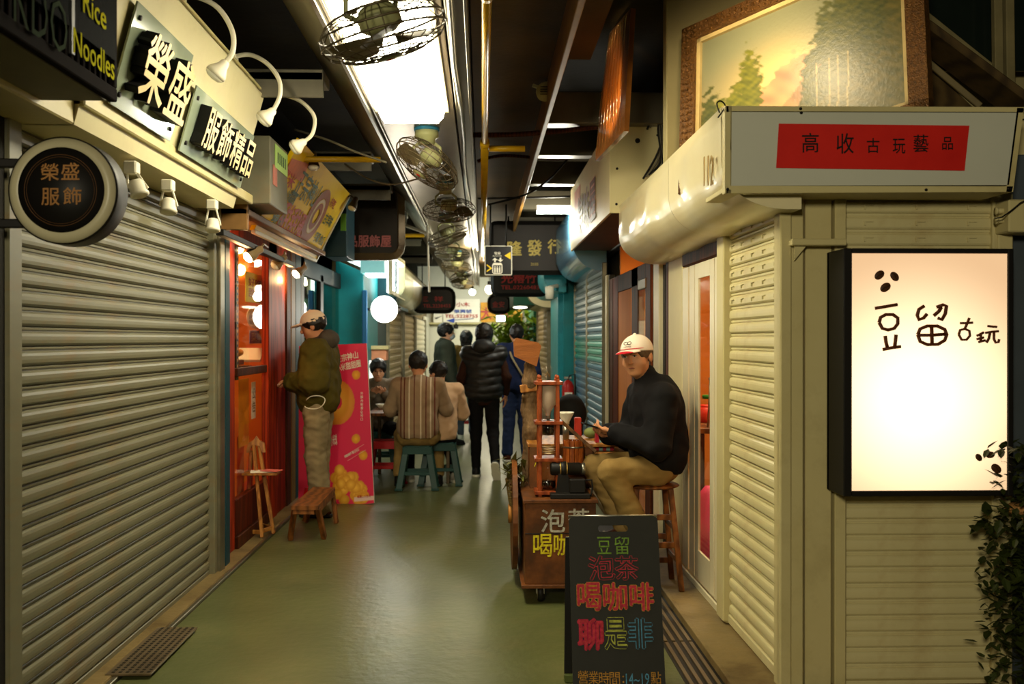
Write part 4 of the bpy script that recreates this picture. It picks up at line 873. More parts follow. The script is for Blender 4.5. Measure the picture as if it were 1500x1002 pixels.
fans = [(540,3.62,(.10,-.30,.2),'nearest caged ceiling fan, crossing in front of the glowing lamp'),(625,6.62,(.42,.50,1.1),'second caged fan, tipped to show its pale round badge'),(653,8.9,(-.22,-.30,2.2),'third caged fan from the lamp, dark blades seen edge on')]
f0 = make_fan(fans[0][3])
alls = [f0]
for (px,Y,r,lab) in fans[1:]: c = copy_tree(f0); c['label'] = lab; alls.append(c)
for i,Y in enumerate((11.2,13.5,15.8,18.2,20.8)):
    c = copy_tree(f0); c['label'] = ['fourth','fifth','sixth','seventh','farthest'][i]+' caged ceiling fan counted from the glowing lamp'; alls.append(c); fans.append((None,Y,(rng.uniform(-.4,.4),rng.uniform(-.4,.4),rng.uniform(0,3)),None))
for o,(px,Y,r,lab) in zip(alls,fans):
    x = P(px,100,Y).x if px else -.40; o.location = (x,Y,2.90)
    hd = [c for c in o.children if c.name.startswith('fan_head')][0]; hd.rotation_euler = r; hd.location = (.03 if px else 0,0,-.20)
alls[0].location = (P(543,0,3.62).x,3.62,2.86)
# ------------------------------------------------------------------ pipes, tubes, conduits
mb = MB(); xp = P(713,0,4).x; mb.cyl((xp,2,2.86),(xp,7.0,2.86),.021,n=16); mb.cyl((xp,6.9,2.84),(xp,16,2.78),.028,n=16); mb.cyl((xp,6.85,2.855),(xp,7.0,2.85),.034,n=16); mb.cyl((xp,3.9,2.86),(xp,3.96,2.86),.027,n=16)
solo('yellow_pipe',mb,m_yel,'long yellow pipe running down the alley ceiling','pipe')
for i,(Y,x0,x1,z) in enumerate(((7.4,-1.9,-.75,2.83),(12.5,-1.9,-.72,2.80),(6.95,.05,.3,2.83))):
    mb = MB(); mb.cyl((x0,Y,z),(x1,Y,z),.022,n=12); solo('yellow_pipe',mb,m_yel,('yellow cross pipe behind the yellow shop sign','yellow cross pipe behind the dark clothing sign','short yellow branch pipe right of the long pipe')[i],'pipe')
mb = MB(); pts = [PX(x,y,-.14) for x,y in ((648,0),(657,40),(668,110),(672,150),(680,205),(685,260),(690,330))]
pts = [V(-.13+.01*math.sin(i*1.7),Y,2.885+.004*math.sin(i*2)) for i,Y in enumerate(np.linspace(2.2,24,24))]
mb.ring(pts,.013,n=8); solo('conduit',mb,m_steel,'silver conduit running along the right edge of the metal trough','conduit')
def cable(pts,r,m,label,name='cable'):
    pts = [Vector(p) for p in pts]; fine = []
    for a in range(len(pts)-1):
        for s_ in range(6):
            u = s_/6; p0 = pts[max(a-1,0)]; p1 = pts[a]; p2 = pts[a+1]; p3 = pts[min(a+2,len(pts)-1)]; fine.append(.5*((2*p1)+(p2-p0)*u+(2*p0-5*p1+4*p2-p3)*u*u+(3*p1-p0-3*p2+p3)*u**3))
    fine.append(pts[-1]); mb = MB(); mb.ring(fine,r,n=7); return solo(name,mb,m,label,'cable')
cable([P(692,198,6.9),P(760,197,6.95),P(840,190,7),P(900,183,7.02)],.018,m_brown,'thick brown cable spanning from the trough to the white projecting sign box')
cable([P(700,236,8.3),P(740,228,8.4),P(830,232,8.5),P(862,205,8.6),P(868,190,8.7)],.014,m_brown,'brown cable curving below the thick brown one at right')
cable([P(715,300,9.4),P(770,285,9.3),P(805,262,9.2),P(838,225,9.1)],.010,m_cable,'black cable sagging toward the right ceiling beams')
cable([P(432,190,7.2),P(480,205,7.0),P(520,222,6.9),P(566,238,6.8)],.008,mat('grey_cable',(120,112,90)),'grey cable looping from the left fascia to the second fan')
cable([P(505,240,8.5),P(540,262,8.4),P(575,270,8.2),P(612,262,8.0)],.007,MC['grey_cable'],'thin grey cable sagging above the dark clothing sign')
cable([P(500,320,12),P(560,322,12),P(620,340,12),P(655,362,12.2)],.02,MC['grey_cable'],'pale cable bundle behind the dark clothing sign')
cable([P(700,291,10.5),P(760,290,10.5),P(835,288,10.5)],.012,m_cable,'straight black rod across the right ceiling above the tube light')
# hanging rod
a = P(626,330,11.6); b = P(629,428,11.6); mb = MB(); mb.cyl(P(626,300,11.6),a,.004,n=6); mb.cyl(a,b,.012,n=8); solo('pull_rod',mb,m_white,'thin white rod hanging from the ceiling left of the far fans','rod')
# smoke detector / speaker
t = thing('ceiling_speaker','small round cream horn speaker on the ochre beam, right ceiling','speaker',P(797,140,6.2)); c = P(799,133,6.2)
mb = MB(); mb.lathe([(.03,.05),(.045,.02),(.062,.0),(.064,-.02),(.0,-.026)],c,(-.2,.75,.6),20); mesh_obj('body',mb,m_cream,t)
for i in range(4): mb = MB(); mb.box(c.x-.035,c.x+.035,c.y-.030-.006*i,c.y-.024-.006*i,c.z-.03+.014*i,c.z-.026+.014*i); mesh_obj('grille_slot',mb,m_black,t)
mb = MB(); mb.bar(c+V(-.02,.06,.03),P(780,125,6.25),.02,.02); mesh_obj('arm',mb,m_cream,t)
mb = MB(); c = P(804,4,5.0); mb.lathe([(.05,0),(.05,-.02),(.0,-.035)],c,(0,0,1),20); solo('smoke_detector',mb,m_cream,'cream smoke detector on the brown soffit at top','detector')
cable([P(824,0,5.3),P(827,30,5.3),P(828,62,5.3)],.004,m_cable,'short black wire dangling from the brown soffit')
# fluorescent tube
t = thing('tube_light','bright bare fluorescent tube above the dark sign with yellow characters','lamp',P(810,312,10.8)); mb = MB(); mb.cyl(P(786,311,10.8),P(845,311,10.8),.018,n=12); mesh_obj('tube',mb,emit('tube_glow',(235,255,240),16),t)
mb = MB(); a = P(786,307,10.84); b = P(845,303,10.84); mb.box(a.x,b.x,10.84,10.9,a.z,b.z+.02); mesh_obj('batten',mb,m_white,t)
# wrapped board, right ceiling
t = thing('wrapped_board','tall brown board wrapped in clear plastic film standing above the sign boxes','board',P(890,210,6.9))
a,b,c,d = P(872,236,6.4),P(914,192,5.6),P(924,12,5.6),P(893,48,6.4); mb = MB(); mb.plate(a,b,c,d,(.03,.01,0)); mesh_obj('board',mb,mat('wrapped_brown_board',(150,92,34),rough=.3,c2=(112,64,20),wood=True,ns=2,coat=.8),t)
for i in range(8):
    u = .06+.12*i; p0 = a.lerp(b,u)+V(-.006,-.002,.02); p1 = (a.lerp(b,u)).lerp(d.lerp(c,max(0,u-.12)),.45)+V(-.012,-.004,0); p2 = d.lerp(c,max(.02,u-.05))+V(-.006,-.002,-.02); mb = MB(); mb.ring([p0,p1,p2],.0025,n=5); mesh_obj('film_crease',mb,glass('cling_film',(255,240,215),.35),t)
light('board_fill_spot','SPOT',(.42,5.75,2.72),55,(1,.62,.25),.03,rot=(a+b+c+d)/4-V(0,0,.08),angle=1.0)  # added spot without a fixture, brightens the wrapped board
# ------------------------------------------------------------------ painting and stacked frames above the fascia
TL,TR = P(1003,46,5.15),P(1352,-112,4.22); dn_ = (P(984,232,5.02)-TL).normalized(); wv = (TR-TL).normalized(); dn_ = (dn_-wv*dn_.dot(wv)).normalized(); PW_=(TR-TL).length; PH_=.92; nn = wv.cross(-dn_); 
nn = nn if nn.y < 0 else -nn
t = thing('oil_painting','mountain landscape oil painting in carved gold frame leaning on the cream hood','painting',TL+dn_*PH_)
NU,NV = 150,100; U,W_ = np.meshgrid(np.linspace(0,1,NU+1),np.linspace(0,1,NV+1)) # v down
def sm(a,b,x): q = np.clip((x-a)/(b-a),0,1); return q*q*(3-2*q)
def nz(x,y,f,s_=0): return (np.sin(f*x+s_+1.7*np.sin(f*.8*y))+np.sin(f*1.3*y+s_*2+1.4*np.sin(f*.9*x+s_))+.6*np.sin(2.7*f*x-2.1*f*y+s_))/2.6
c_ = lambda *a: np.array(lin(a))
img = c_(150,128,84)+(c_(112,112,84)-c_(150,128,84))*sm(.1,.9,1-W_+.1*nz(U,W_,7))[...,None]
g = np.exp(-(((U-.42)/.22)**2+((W_-.62)/.28)**2)); img = img*(1-.75*g[...,None])+c_(232,196,120)*.75*g[...,None]
def layer(mask,c1,c2,f,s_): 
    global img; k = (.5+.5*nz(U,W_,f,s_))[...,None]; col_ = c_(*c1)*k+c_(*c2)*(1-k); m_ = np.clip(mask,0,1)[...,None]; img = img*(1-m_)+col_*m_
peak = .36+1.1*np.abs(U-.50)+.25*np.abs(U-.60)*0+.04*nz(U,W_,40); layer(sm(0,.02,W_-peak)*sm(.95,.6,W_)*.95,(206,140,96),(140,100,74),25,1)
peak2 = .44+1.6*np.abs(U-.62)+.03*nz(U,W_,50,2); layer(sm(0,.02,W_-peak2)*.8,(150,110,70),(110,84,54),28,2)
hill = .88-.75*sm(.35,.95,U)+.035*nz(U,W_,34,3); layer(sm(0,.03,W_-hill),(62,66,30),(98,88,40),60,3)
for (cx,cy,rx,ry,s_) in ((.27,.55,.07,.34,4),(.19,.68,.06,.26,5),(.11,.78,.05,.3,6),(.66,.42,.07,.34,7),(.74,.36,.08,.36,8),(.58,.62,.05,.26,9),(.05,.75,.06,.36,10),(.84,.3,.08,.4,11)):
    d = np.sqrt(((U-cx)/rx)**2+((W_-cy)/ry)**2)+.28*nz(U,W_,55,s_)+.15*nz(U,W_,120,s_); layer(sm(1.05,.8,d),(50,58,26) if s_ > 6 else (112,108,34),(84,82,36) if s_ > 6 else (70,74,26),80,s_)
layer(sm(.75,1.0,W_+.05*nz(U,W_,20,5))*.9*sm(.75,.2,U),(150,72,24),(74,62,24),50,12)
for (cx,cy) in ((.56,.93),(.60,.95)): layer(((np.abs(U-cx) < .035)&(np.abs(W_-cy) < .02)).astype(float),(176,70,36),(150,60,30),20,1)
for cx in (.60,.66,.70,.745): layer(((np.abs(U-cx-.02*(1-W_)) < .0035)&(W_ > .5)).astype(float)*.8,(170,150,90),(120,100,60),60,1)
fr_ = .105; o = TL+wv*fr_+dn_*fr_; w2 = PW_-2*fr_; h2 = PH_-2*fr_
mb = MB(); mb.add([o+wv*(w2*i/NU)+dn_*(h2*j/NV)-nn*.01 for j in range(NV+1) for i in range(NU+1)],[(j*(NU+1)+i,(j+1)*(NU+1)+i,(j+1)*(NU+1)+i+1,j*(NU+1)+i+1) for j in range(NV) for i in range(NU)])
print_mesh('canvas',mb,np.clip(img*1.15,0,1),attr_mat('oil_paint',.42,.2),t)
m_gf = mat('carved_gilt_frame',(132,88,32),rough=.38,metal=.5,c2=(60,36,12),ns=70,bump=1.0,bs=160); m_liner = mat('pale_frame_liner',(206,180,120),rough=.4)
def framebar(p,q_,wd,in_,name,m,th,off=0): # bar from p to q_, extends wd inward
    mb = MB(); mb.plate(p+nn*off,q_+nn*off,q_+in_*wd+nn*off,p+in_*wd+nn*off,nn*th); return mesh_obj(name,mb,m,t)
TLc,TRc,BLc,BRc = TL,TL+wv*PW_,TL+dn_*PH_,TL+wv*PW_+dn_*PH_
bars = [framebar(TLc,TRc,.085,dn_,'frame_side',m_gf,.045,-.02),framebar(BLc,BRc,.085,-dn_,'frame_side',m_gf,.045,-.02),framebar(TLc,BLc,.085,wv,'frame_side',m_gf,.045,-.02),framebar(TRc,BRc,.085,-wv,'frame_side',m_gf,.045,-.02)]
i_ = .085; A_,B2,C2,D2 = TLc+(wv+dn_)*i_,TRc+(dn_-wv)*i_,BLc+(wv-dn_)*i_,BRc-(wv+dn_)*i_
for p,q_,n_ in ((A_,B2,dn_),(C2,D2,-dn_),(A_,C2,wv),(B2,D2,-wv)): framebar(p,q_,.022,n_,'liner',m_liner,.02,-.012)
# carved knobs
kb = MB()
for (p,q_,par) in ((TLc+dn_*.042,TRc+dn_*.042,bars[0]),(TLc+wv*.042,BLc+wv*.042,bars[2])):
    kb = MB(); n = int((q_-p).length/.034)
    for i in range(n):
        c = p.lerp(q_,(i+.5)/n)+nn*.026; kb.ell(c,(.012,.012,.012),None,7,5); kb.ell(c+(dn_ if par is bars[0] else wv)*.026,(.008,.008,.008),None,6,4); kb.ell(c-(dn_ if par is bars[0] else wv)*.026,(.008,.008,.008),None,6,4)
    o_ = mesh_obj('carving',kb,m_gf,par); o_['kind'] = 'stuff'
light('picture_lamp','SPOT',TL.lerp(TR,.40)+nn*.62+dn_*.20,48,(1,.80,.48),.06,rot=TL+wv*PW_*.38+dn_*PH_*.50,angle=2.3,blend=1)
# second dark frame, boards, window frames stored at right
def slab(a,b,w_,th,Y): return None
t = thing('picture_frame','dark carved picture frame leaning beside the oil painting','picture frame',P(1330,150,4.3))
for (a,b,m,wd) in ((P(1338,-10,4.35),P(1302,156,4.25),MC['dark_sign_frame'],.05),(P(1352,-10,4.4),P(1318,156,4.3),mat('aged_brass_moulding',(84,62,30),rough=.5,metal=.3),.03)): mb = MB(); mb.bar(a,b,wd,.06); mesh_obj('moulding',mb,m,t)
m_ob = mat('dusty_brown_board',(84,66,36),rough=.7,c2=(58,44,24),wood=True,ns=3)
mb = MB(); mb.plate(P(1326,172,4.7),P(1440,172,4.7),P(1330,64,4.85),P(1326,64,4.85),(0,.03,0)); solo('triangular_board',mb,m_ob,'triangular dark brown board resting above the fascia','board')
mb = MB(); mb.bar(P(1329,66,4.8),P(1436,156,4.68),.03,.03); solo('wooden_rail',mb,mat('pale_edge_wood',(128,112,72),rough=.6),'pale slanting rail along the triangular board','rail')
mb = MB(); mb.bar(P(1325,30,4.95),P(1500,160,4.9),.26,.04); solo('wooden_plank',mb,m_ob,'wide dusty plank slanting down to the right behind the rail','plank')
t = thing('window_frame','old cream window frame with dark glass stored above the fascia, far right','window frame',P(1420,130,5.1))
mb = MB(); mb.plate(P(1330,104,5.15),P(1560,104,5.15),P(1560,-40,5.15),P(1330,-40,5.15),(0,.01,0)); mesh_obj('pane',mb,mat('dark_green_pane',(26,34,28),rough=.15,c2=(20,27,23)),t)
for px in (1462,1479): mb = MB(); mb.bar(P(px,132,5.05),P(px-2,-20,5.05),.045,.04); mesh_obj('stile',mb,mat('aged_cream_wood',(140,128,88),rough=.6),t)
mb = MB(); mb.bar(P(1336,6,5.1),P(1456,102,5.1),.03,.03); mesh_obj('brace',mb,mat('aged_cream_wood',(0,0,0)),t)
# clutter wire on fascia corner
cable([Q(1054,165,3.9),Q(1050,152,3.92),Q(1056,148,3.95),Q(1062,156,3.96),Q(1052,172,3.9)],.003,m_cable,'bit of black wire at the near top corner of the cream hood')
# ------------------------------------------------------------------ white projecting sign box
X0 = .90; ya = PX(893,300,X0).y; yb_ = PX(836,300,X0).y; z1 = PX(893,183,X0).z; z0 = PX(893,312,X0).z
t = thing('projecting_sign_box','white projecting sign box with drilled end plate and faded red lettering','sign box',(1.1,ya,z0))
mb = MB(); mb.box(X0,X0+.02,ya,yb_,z0,z1); mesh_obj('side_face',mb,m_cream2,t)
mb = MB(); xe = P(975,250,ya).x; mb.box(X0+.015,xe,ya,ya+.02,z0,z1); mesh_obj('end_plate',mb,m_cream2,t)
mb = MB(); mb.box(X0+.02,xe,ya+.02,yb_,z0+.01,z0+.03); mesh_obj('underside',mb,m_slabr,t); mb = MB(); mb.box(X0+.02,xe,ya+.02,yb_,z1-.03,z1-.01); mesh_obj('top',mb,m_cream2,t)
for (px,py,r) in ((934,206,.018),(904,247,.009),(903,299,.009),(963,198,.008),(962,247,.010),(958,236,.006)): mb = MB(); c = P(px,py,ya-.003); mb.cyl(c,c+V(0,.004,0),r,n=14); mesh_obj('drilled_hole',mb,m_black,t)
mb = MB(); mb.text('鮮味屋',PX(858,305,X0-.004),(0,-1,0),(0,0,1),1.5,.36,bold=.03); mesh_obj('lettering',mb,mat('dark_red_ink',(110,44,24)),t)
for (pa,pb_,h) in ((842,850,.42),(864,872,.30)): mb = MB(); a = PX(pa,330,X0); b = PX(pb_,300,X0); mb.box(X0-.003,X0,a.y,b.y,2.5,2.5+h); mesh_obj('pink_stripe',mb,mat('faded_pink_print',(220,130,110)),t)
for i in range(5):
    cable([P(948+4*i,190-3*i,ya-.03),P(958+3*i,165+4*i,ya-.05),P(972-2*i,190,ya-.06),P(963+2*i,225+6*i,ya-.04),P(942+4*i,262-3*i,ya-.03)],.008,[m_cable,MC['grey_cable']][i%2],['thickest black','thin grey','middle black','pale looped','outer black'][i]+' cable hanging on the drilled end plate of the sign box')
# ------------------------------------------------------------------ right wall, near to far
def pr(name,pa,pb_,z0,z1,m,x0=XR,x1=XR+.06): 
    ya,yb_ = sorted((PX(pa,497,x0).y,PX(pb_,497,x0).y)); f = MB(); f.box(x0,x1,ya,yb_,z0,z1); return struct(name,f,m)
pr('trim_70',979,999,.03,2.1,m_cream2); pr('trim_71',975,978.5,.03,2.1,m_brown); pr('trim_72',966,974,.03,2.1,m_black,XR+.02,XR+.08); pr('trim_73',957,965,.03,2.1,m_alu,XR-.01); pr('trim_74',953,956.5,.03,2.1,m_black,XR+.02)
pr('trim_75',945,952.5,.03,2.1,m_brown); pr('trim_76',925,934,.03,2.1,m_brown); pr('trim_77',898,905,.03,2.1,m_redb); pr('trim_78',893,897.5,.03,2.1,m_brown); pr('trim_79',889,892.5,.03,2.15,mat('dark_olive_post',(56,50,30),rough=.5)); pr('trim_80',886.5,888.5,.03,2.15,m_alu,XR-.02)
pr('trim_81',905,945,1.94,2.1,m_brown); pr('trim_82',905,945,.03,.12,m_brown)
m_lit = mat('amber_lit_panel',(214,138,62),rough=.7,c2=(190,112,42),ns=2,stretch=(1,6,.2))  # opaque amber colour stands in for warm light in the openings
pr('trim_83',905.5,924.5,.12,1.94,m_lit,XR+.006,XR+.02); pr('trim_84',934.5,944.5,.12,1.94,m_lit,XR+.012,XR+.02); pr('trim_85',934,945,1.9,1.98,m_galvd,XR-.01)
f = MB(); f.box(XR+.004,XR+.008,PX(944.5,0,XR).y,PX(934.5,0,XR).y,.12,1.9); struct('window_3',f,m_glass)
# header beam and lintel over the glass door
pr('trim_86',999,1062,1.955,2.05,m_brown,XR-.015,XR+.05)
# door leaves
ya,yb_ = PX(1063,0,XR).y,PX(1000,0,XR).y
t = thing('sliding_door','white aluminium sliding glass door with two leaves beside the cream shutter','door',(XR,ya,.035))
for pa,pb_,dx in ((1000,1008,.0),(1010,1017,.03),(1018,1023,.06),(1040,1046,.02),(1047,1052,.0),(1059,1063,.02)):
    y0,y1 = PX(pb_,0,XR).y,PX(pa,0,XR).y; mb = MB(); mb.box(XR,XR+.014,y0,y1,.07,1.95); mesh_obj('stile',mb,m_alu,t)
for y0,y1 in ((PX(1040,0,XR).y,PX(1023,0,XR).y),(PX(1059,0,XR).y,PX(1052,0,XR).y)):
    mb = MB(); mb.box(XR+.004,XR+.008,y0,y1,.25,1.9); mesh_obj('pane',mb,m_glass,t); mb = MB(); mb.box(XR,XR+.012,y0,y1,.07,.25); mesh_obj('bottom_rail',mb,m_alu,t); mb = MB(); mb.box(XR,XR+.012,y0,y1,1.86,1.95); mesh_obj('top_rail',mb,m_alu,t)
for i in range(3): mb = MB(); mb.box(XR-.02+.035*i,XR-.008+.035*i,ya,yb_,.035,.07-.008*i); mesh_obj('floor_track',mb,m_alu,t)
# interior of the antique shop
m_or = mat('orange_plaster',(226,140,54),rough=.7,c2=(206,116,36),ns=2); 
f = MB(); f.box(3.2,3.25,4.4,9.8,0,2.5); struct('wall_antique_back',f,m_or); f = MB(); f.box(1.34,3.25,9.6,9.65,0,2.5); struct('wall_antique_far',f,m_or); f = MB(); f.box(1.34,3.25,4.42,4.46,0,2.5); struct('wall_antique_near',f,m_or); f = MB(); f.box(1.34,3.25,4.42,9.7,2.48,2.52); struct('ceiling_antique',f,m_cream)
light('antique_shop_lamp','AREA',(2.1,7.2,2.44),95,(1,.72,.38),.8,rot=(0,0,0),sy=2.2)
light('antique_shop_lamp','POINT',(1.62,5.35,2.2),9,(1,.8,.5),.05)
t = thing('shop_table','dark display table inside the glass door','table',(1.8,7.5,.035)); zt_ = .88
mb = MB(); mb.box(1.5,2.4,6.9,8.6,zt_-.04,zt_); mesh_obj('tabletop',mb,m_wood,t)
for x in (1.53,2.37):
    for y in (6.93,8.57): mb = MB(); mb.box(x-.025,x+.025,y-.025,y+.025,.035,zt_-.04); mesh_obj('leg',mb,m_brown,t)
def jar(label,px,py,r,h,mb_,mlid,Y=7.1,cat='jar',z=None):
    p = P(px,py,Y); z = zt_ if z is None else z; t = thing('jar',label,cat,(p.x,Y,z)); mb = MB(); mb.lathe([(r*.9,0),(r,.01),(r,h*.8),(r*.7,h*.9)],(p.x,Y,z),(0,0,1),16); mesh_obj('body',mb,mb_,t); mb = MB(); mb.lathe([(r*.75,h*.88),(r*.75,h),(0,h)],(p.x,Y,z),(0,0,1),16); mesh_obj('lid',mb,mlid,t)
jar('tall glass jar with bright green lid on the display table',1037,590,.055,.22,m_glass,mat('green_lid',(60,140,50),rough=.4)); jar('round red tin on the display table inside the door',1032,600,.09,.13,mat('red_tin',(206,44,24),rough=.35),mat('red_tin',(0,0,0)),7.4,'tin')
jar('clear jar right of the green-lidded jar seen past the door stile',1056,590,.05,.17,m_glass,m_steel,7.0)
for i,(px,h) in enumerate(((1036,.34),(1041,.30),(1055,.36))):
    mb = MB(); p = P(px,600,7.0); mb.cyl((p.x,6.98,zt_+.05*0),(p.x+.02,7.0,zt_+h),.006,n=8); mb.ell((p.x+.02,7.0,zt_+h),.012); solo('metal_rod',mb,m_steel,('short','middle','tall')[i]+' chrome stand rod on the display table','stand')
mb = MB(); mb.box(1.45,1.50,7.3,8.2,.035,.80); solo('dark_cabinet',mb,mat('dark_plum_panel',(58,34,38),rough=.5),'dark plum cabinet panel under the display table','cabinet')
mb = MB(); c = V(P(1037,742,6.7).x,6.7,.036); mb.lathe([(.16,0),(.14,.2),(.06,.42),(.02,.47),(0,.47)],c,(0,0,1),14); solo('pink_bag',mb,mat('hot_pink_cloth',(226,60,120),rough=.6),'hot pink cloth bag on the shop floor behind the door','bag')
mb = MB(); mb.box(2.6,3.1,6.2,8.8,1.25,1.30); mb.box(3.15,3.2,6.2,8.8,1.2,1.3); solo('wall_shelf',mb,m_brown,'dark wall shelf on the orange back wall of the antique shop','shelf')
# ------------------------------------------------------------------ drain grating and threshold
t = thing('drain_grating','slotted steel drain grating along the right edge of the alley floor','grating',(.98,4,0.0)); 
y = 3.0; proto = None
for seg in range(5):
    y0 = 3.0+seg*.95
    for k in range(4):
        if proto is None: mb = MB(); mb.box(.90,.918,y0,y0+.93,.0,.008); proto = mesh_obj('grate_bar',mb,m_galvd,t)
        else: share(proto,t,(k*.04,seg*.95,0))
f = MB(); f.box(.885,1.06,2.9,8,.0005,.002); struct('trim_87',f,m_black); f = MB(); f.box(1.055,1.078,2.9,28,-.02,.04); struct('trim_88',f,m_conc)
t = thing('floor_vent_plate','perforated steel drain plate let into the floor by the left shutter','grating',(-1.55,4.8,.0)); x0,x1,y0,y1 = -1.66,-1.46,4.43,5.15
mb = MB(); mb.box(x0,x1,y0,y1,.016,.024); mesh_obj('plate',mb,m_galvd,t); h_ = None; hb_ = MB()
for i in range(6):
    for j in range(22):
        x = x0+.02+i*.031; y = y0+.02+j*.032; hb_.box(x,x+.014,y,y+.018,.0235,.0250)
o_ = mesh_obj('perforation',hb_,m_black,t); o_['kind'] = 'stuff'
# ------------------------------------------------------------------ blue shutter, teal pier and what follows on the right
ya,yb_ = PX(886,0,XR).y,PX(844,0,XR).y; ym = PX(862,0,XR).y
N = NT('blue_banded_enamel'); geo = N.n('NewGeometry'); sx = N.n('SeparateXYZ',{0:geo.outputs['Position']}); rp = N.n('ValToRGB',{0:N.n('MapRange',{'Value':sx.outputs['Z'],'From Min':0,'From Max':2.4}).outputs[0]})
cr = rp.color_ramp; cr.interpolation = 'LINEAR'
for i,(p,c_3) in enumerate(((0,(96,134,150)),(.18,(70,118,140)),(.40,(88,130,150)),(.50,(44,104,128)),(.54,(36,140,116)),(.60,(60,152,124)),(.66,(76,116,136)),(.78,(128,142,140)),(1,(132,140,134)))):
    e = cr.elements[i] if i < 2 else cr.elements.new(p); e.position = p; e.color = rgba(c_3)
N.put(N.b.inputs['Base Color'],rp.outputs[0]); N.b.inputs['Roughness'].default_value = .4
for a,b,l in ((ya,ym-.03,'nearer'),(ym+.03,yb_,'farther')): shutter(l+' blue-green banded roller shutter beside the amber doorway',(XR,b),(XR,a),.05,2.3,.085,N.m,bulge=.02,gx=[(-.03,.05,.03),(b-a-.02,.05,.03)],group='blue banded roller shutters')
f = MB(); f.box(1.12,1.35,13.7,16.2,0,2.6); struct('wall_right_teal_pier',f,m_teal); f = MB(); f.box(1.05,1.14,13.75,13.83,0,2.3); struct('trim_90',f,mat('bright_teal_post',(20,140,150),rough=.45))
pr('trim_91',808,812,0,2.2,m_teald,XR-.05); pr('trim_92',813,819,0,2.2,m_teal,XR-.05)
X2 = 1.28; shutter('tan roller shutter beyond the teal pier on the right',(X2,PX(789,0,X2).y),(X2,PX(804,0,X2).y),.05,2.2,.11,MC['tan_enamel'],gx=[(-.05,.09,.05),(3.6,.09,.05)])
f = MB(); f.box(1.45,1.5,10,28,0,3.0); struct('wall_right_rear',f,MC['tan_wall']); f = MB(); f.box(1.24,1.32,24,27.9,0,2.6); struct('trim_93',f,mat('green_frame',(30,110,80),rough=.5))
t = thing('fire_extinguisher','small red fire extinguisher hanging on the teal pier','extinguisher',P(833,596,13.2)); c = P(832,592,13.2); k = 13.2/FPX
mb = MB(); mb.lathe([(0,0),(.075,.005),(.08,.03),(.08,.24),(.05,.30),(.02,.32),(0,.32)],c,(0,0,1),18); mesh_obj('cylinder',mb,mat('extinguisher_red',(190,40,30),rough=.35),t)
mb = MB(); mb.box(c.x-.05,c.x+.05,c.y-.086,c.y-.078,c.z+.05,c.z+.16); mesh_obj('label',mb,m_wht,t); mb = MB(); mb.ring([c+V(0,0,.32),c+V(.02,-.02,.38),c+V(.09,-.02,.40),c+V(.1,-.02,.2),c+V(.09,0,.05)],.010,n=7); mesh_obj('hose',mb,m_black,t); mb = MB(); mb.obox(c+V(0,0,.35),(.10,.03,.03)); mesh_obj('valve',mb,m_steel,t)
mb = MB(); mb.box(c.x-.02,c.x+.02,c.y+.07,13.7,c.z+.2,c.z+.24); mesh_obj('wall_hook',mb,m_black,t)
t = thing('security_camera','white security camera on the teal pier under the teal hood','camera',P(805,440,12.6)); c = P(805,428,12.6); mb = MB(); mb.lathe([(0,-.09),(.05,-.085),(.055,.0),(.055,.07),(0,.08)],c,(0,0,1),18); mesh_obj('body',mb,m_white,t); mb = MB(); mb.bar(c+V(0,.0,.06),c+V(.12,.3,.1),.04,.04); mb.bar(c+V(.12,.3,.1),V(1.06,13.8,c.z+.1),.03,.03); mesh_obj('arm',mb,m_white,t)
hood('glossy blue rounded hood above the banded blue shutters',1,1.30,.94,2.88,2.22,10.35,12.6,mat('blue_hood',(56,112,150),rough=.25,c2=(96,136,150),ns=1.2,coat=.3))
hood('teal rounded hood beyond the dark sign on the right',1,1.12,.82,2.58,2.13,13.2,16.3,mat('teal_hood',(84,176,176),rough=.3),m_end=mat('teal_hood_end',(20,132,140),rough=.4))
hood('cream rounded hood beyond the teal hood on the right',1,1.3,.80,2.5,2.05,17.2,20,m_hood)
# vine on the pier
def leafy(name,label,cat,c,spread,n,m,size,seed=1,elong=1.0):
    r_ = np.random.default_rng(seed); t = thing(name,label,cat,c); mb = MB()
    for i in range(n):
        d = np.clip(r_.normal(0,1,3),-1.7,1.7)*np.array(spread); p = Vector(c)+Vector(d); a = r_.uniform(0,2*PI); b = r_.uniform(-.9,.9); s_ = size*r_.uniform(.6,1.3)
        R = Matrix.Rotation(a,3,'Z') @ Matrix.Rotation(b,3,'X'); q = [V(0,0,0),V(-.3*s_,.35*s_,.02*s_),V(-.22*s_,.8*s_,-.03*s_),V(0,1.15*s_*elong,-.12*s_),V(.22*s_,.8*s_,-.03*s_),V(.3*s_,.35*s_,.02*s_),V(0,.5*s_,-.05*s_)]
        mb.add([p+R@x for x in q],[(0,6,1),(1,6,2),(2,6,3),(3,6,4),(4,6,5),(5,6,0)])
    o_ = mesh_obj('foliage',mb,m,t); o_['kind'] = 'stuff'; return t
m_lf = mat('yellow_green_leaf',(150,176,50),rough=.4,c2=(96,134,30),ns=20); m_lfd = mat('dark_ivy_leaf',(54,62,20),rough=.45,c2=(30,38,12),ns=16)
leafy('hanging_vine','dark thin vine on top of the teal pier','plant',P(845,397,13.4),(.14,.05,.09),60,m_lfd,.08,3)
t = leafy('potted_plant','bright yellow-green bamboo plant near the end wall','plant',V(P(750,505,24).x,24,1.45),(.28,.25,.36),420,m_lf,.24,5,1.5)
mb = MB(); c = V(P(752,505,24).x,24,0)
for i in range(5): mb = MB(); mb.ring([c+V(.05*i-.1,0,.3),c+V(.09*i-.18,.02*i,1.0),c+V(.2*i-.4,.04*i,1.9)],.014,n=6); mesh_obj('stem',mb,m_woodl,t)
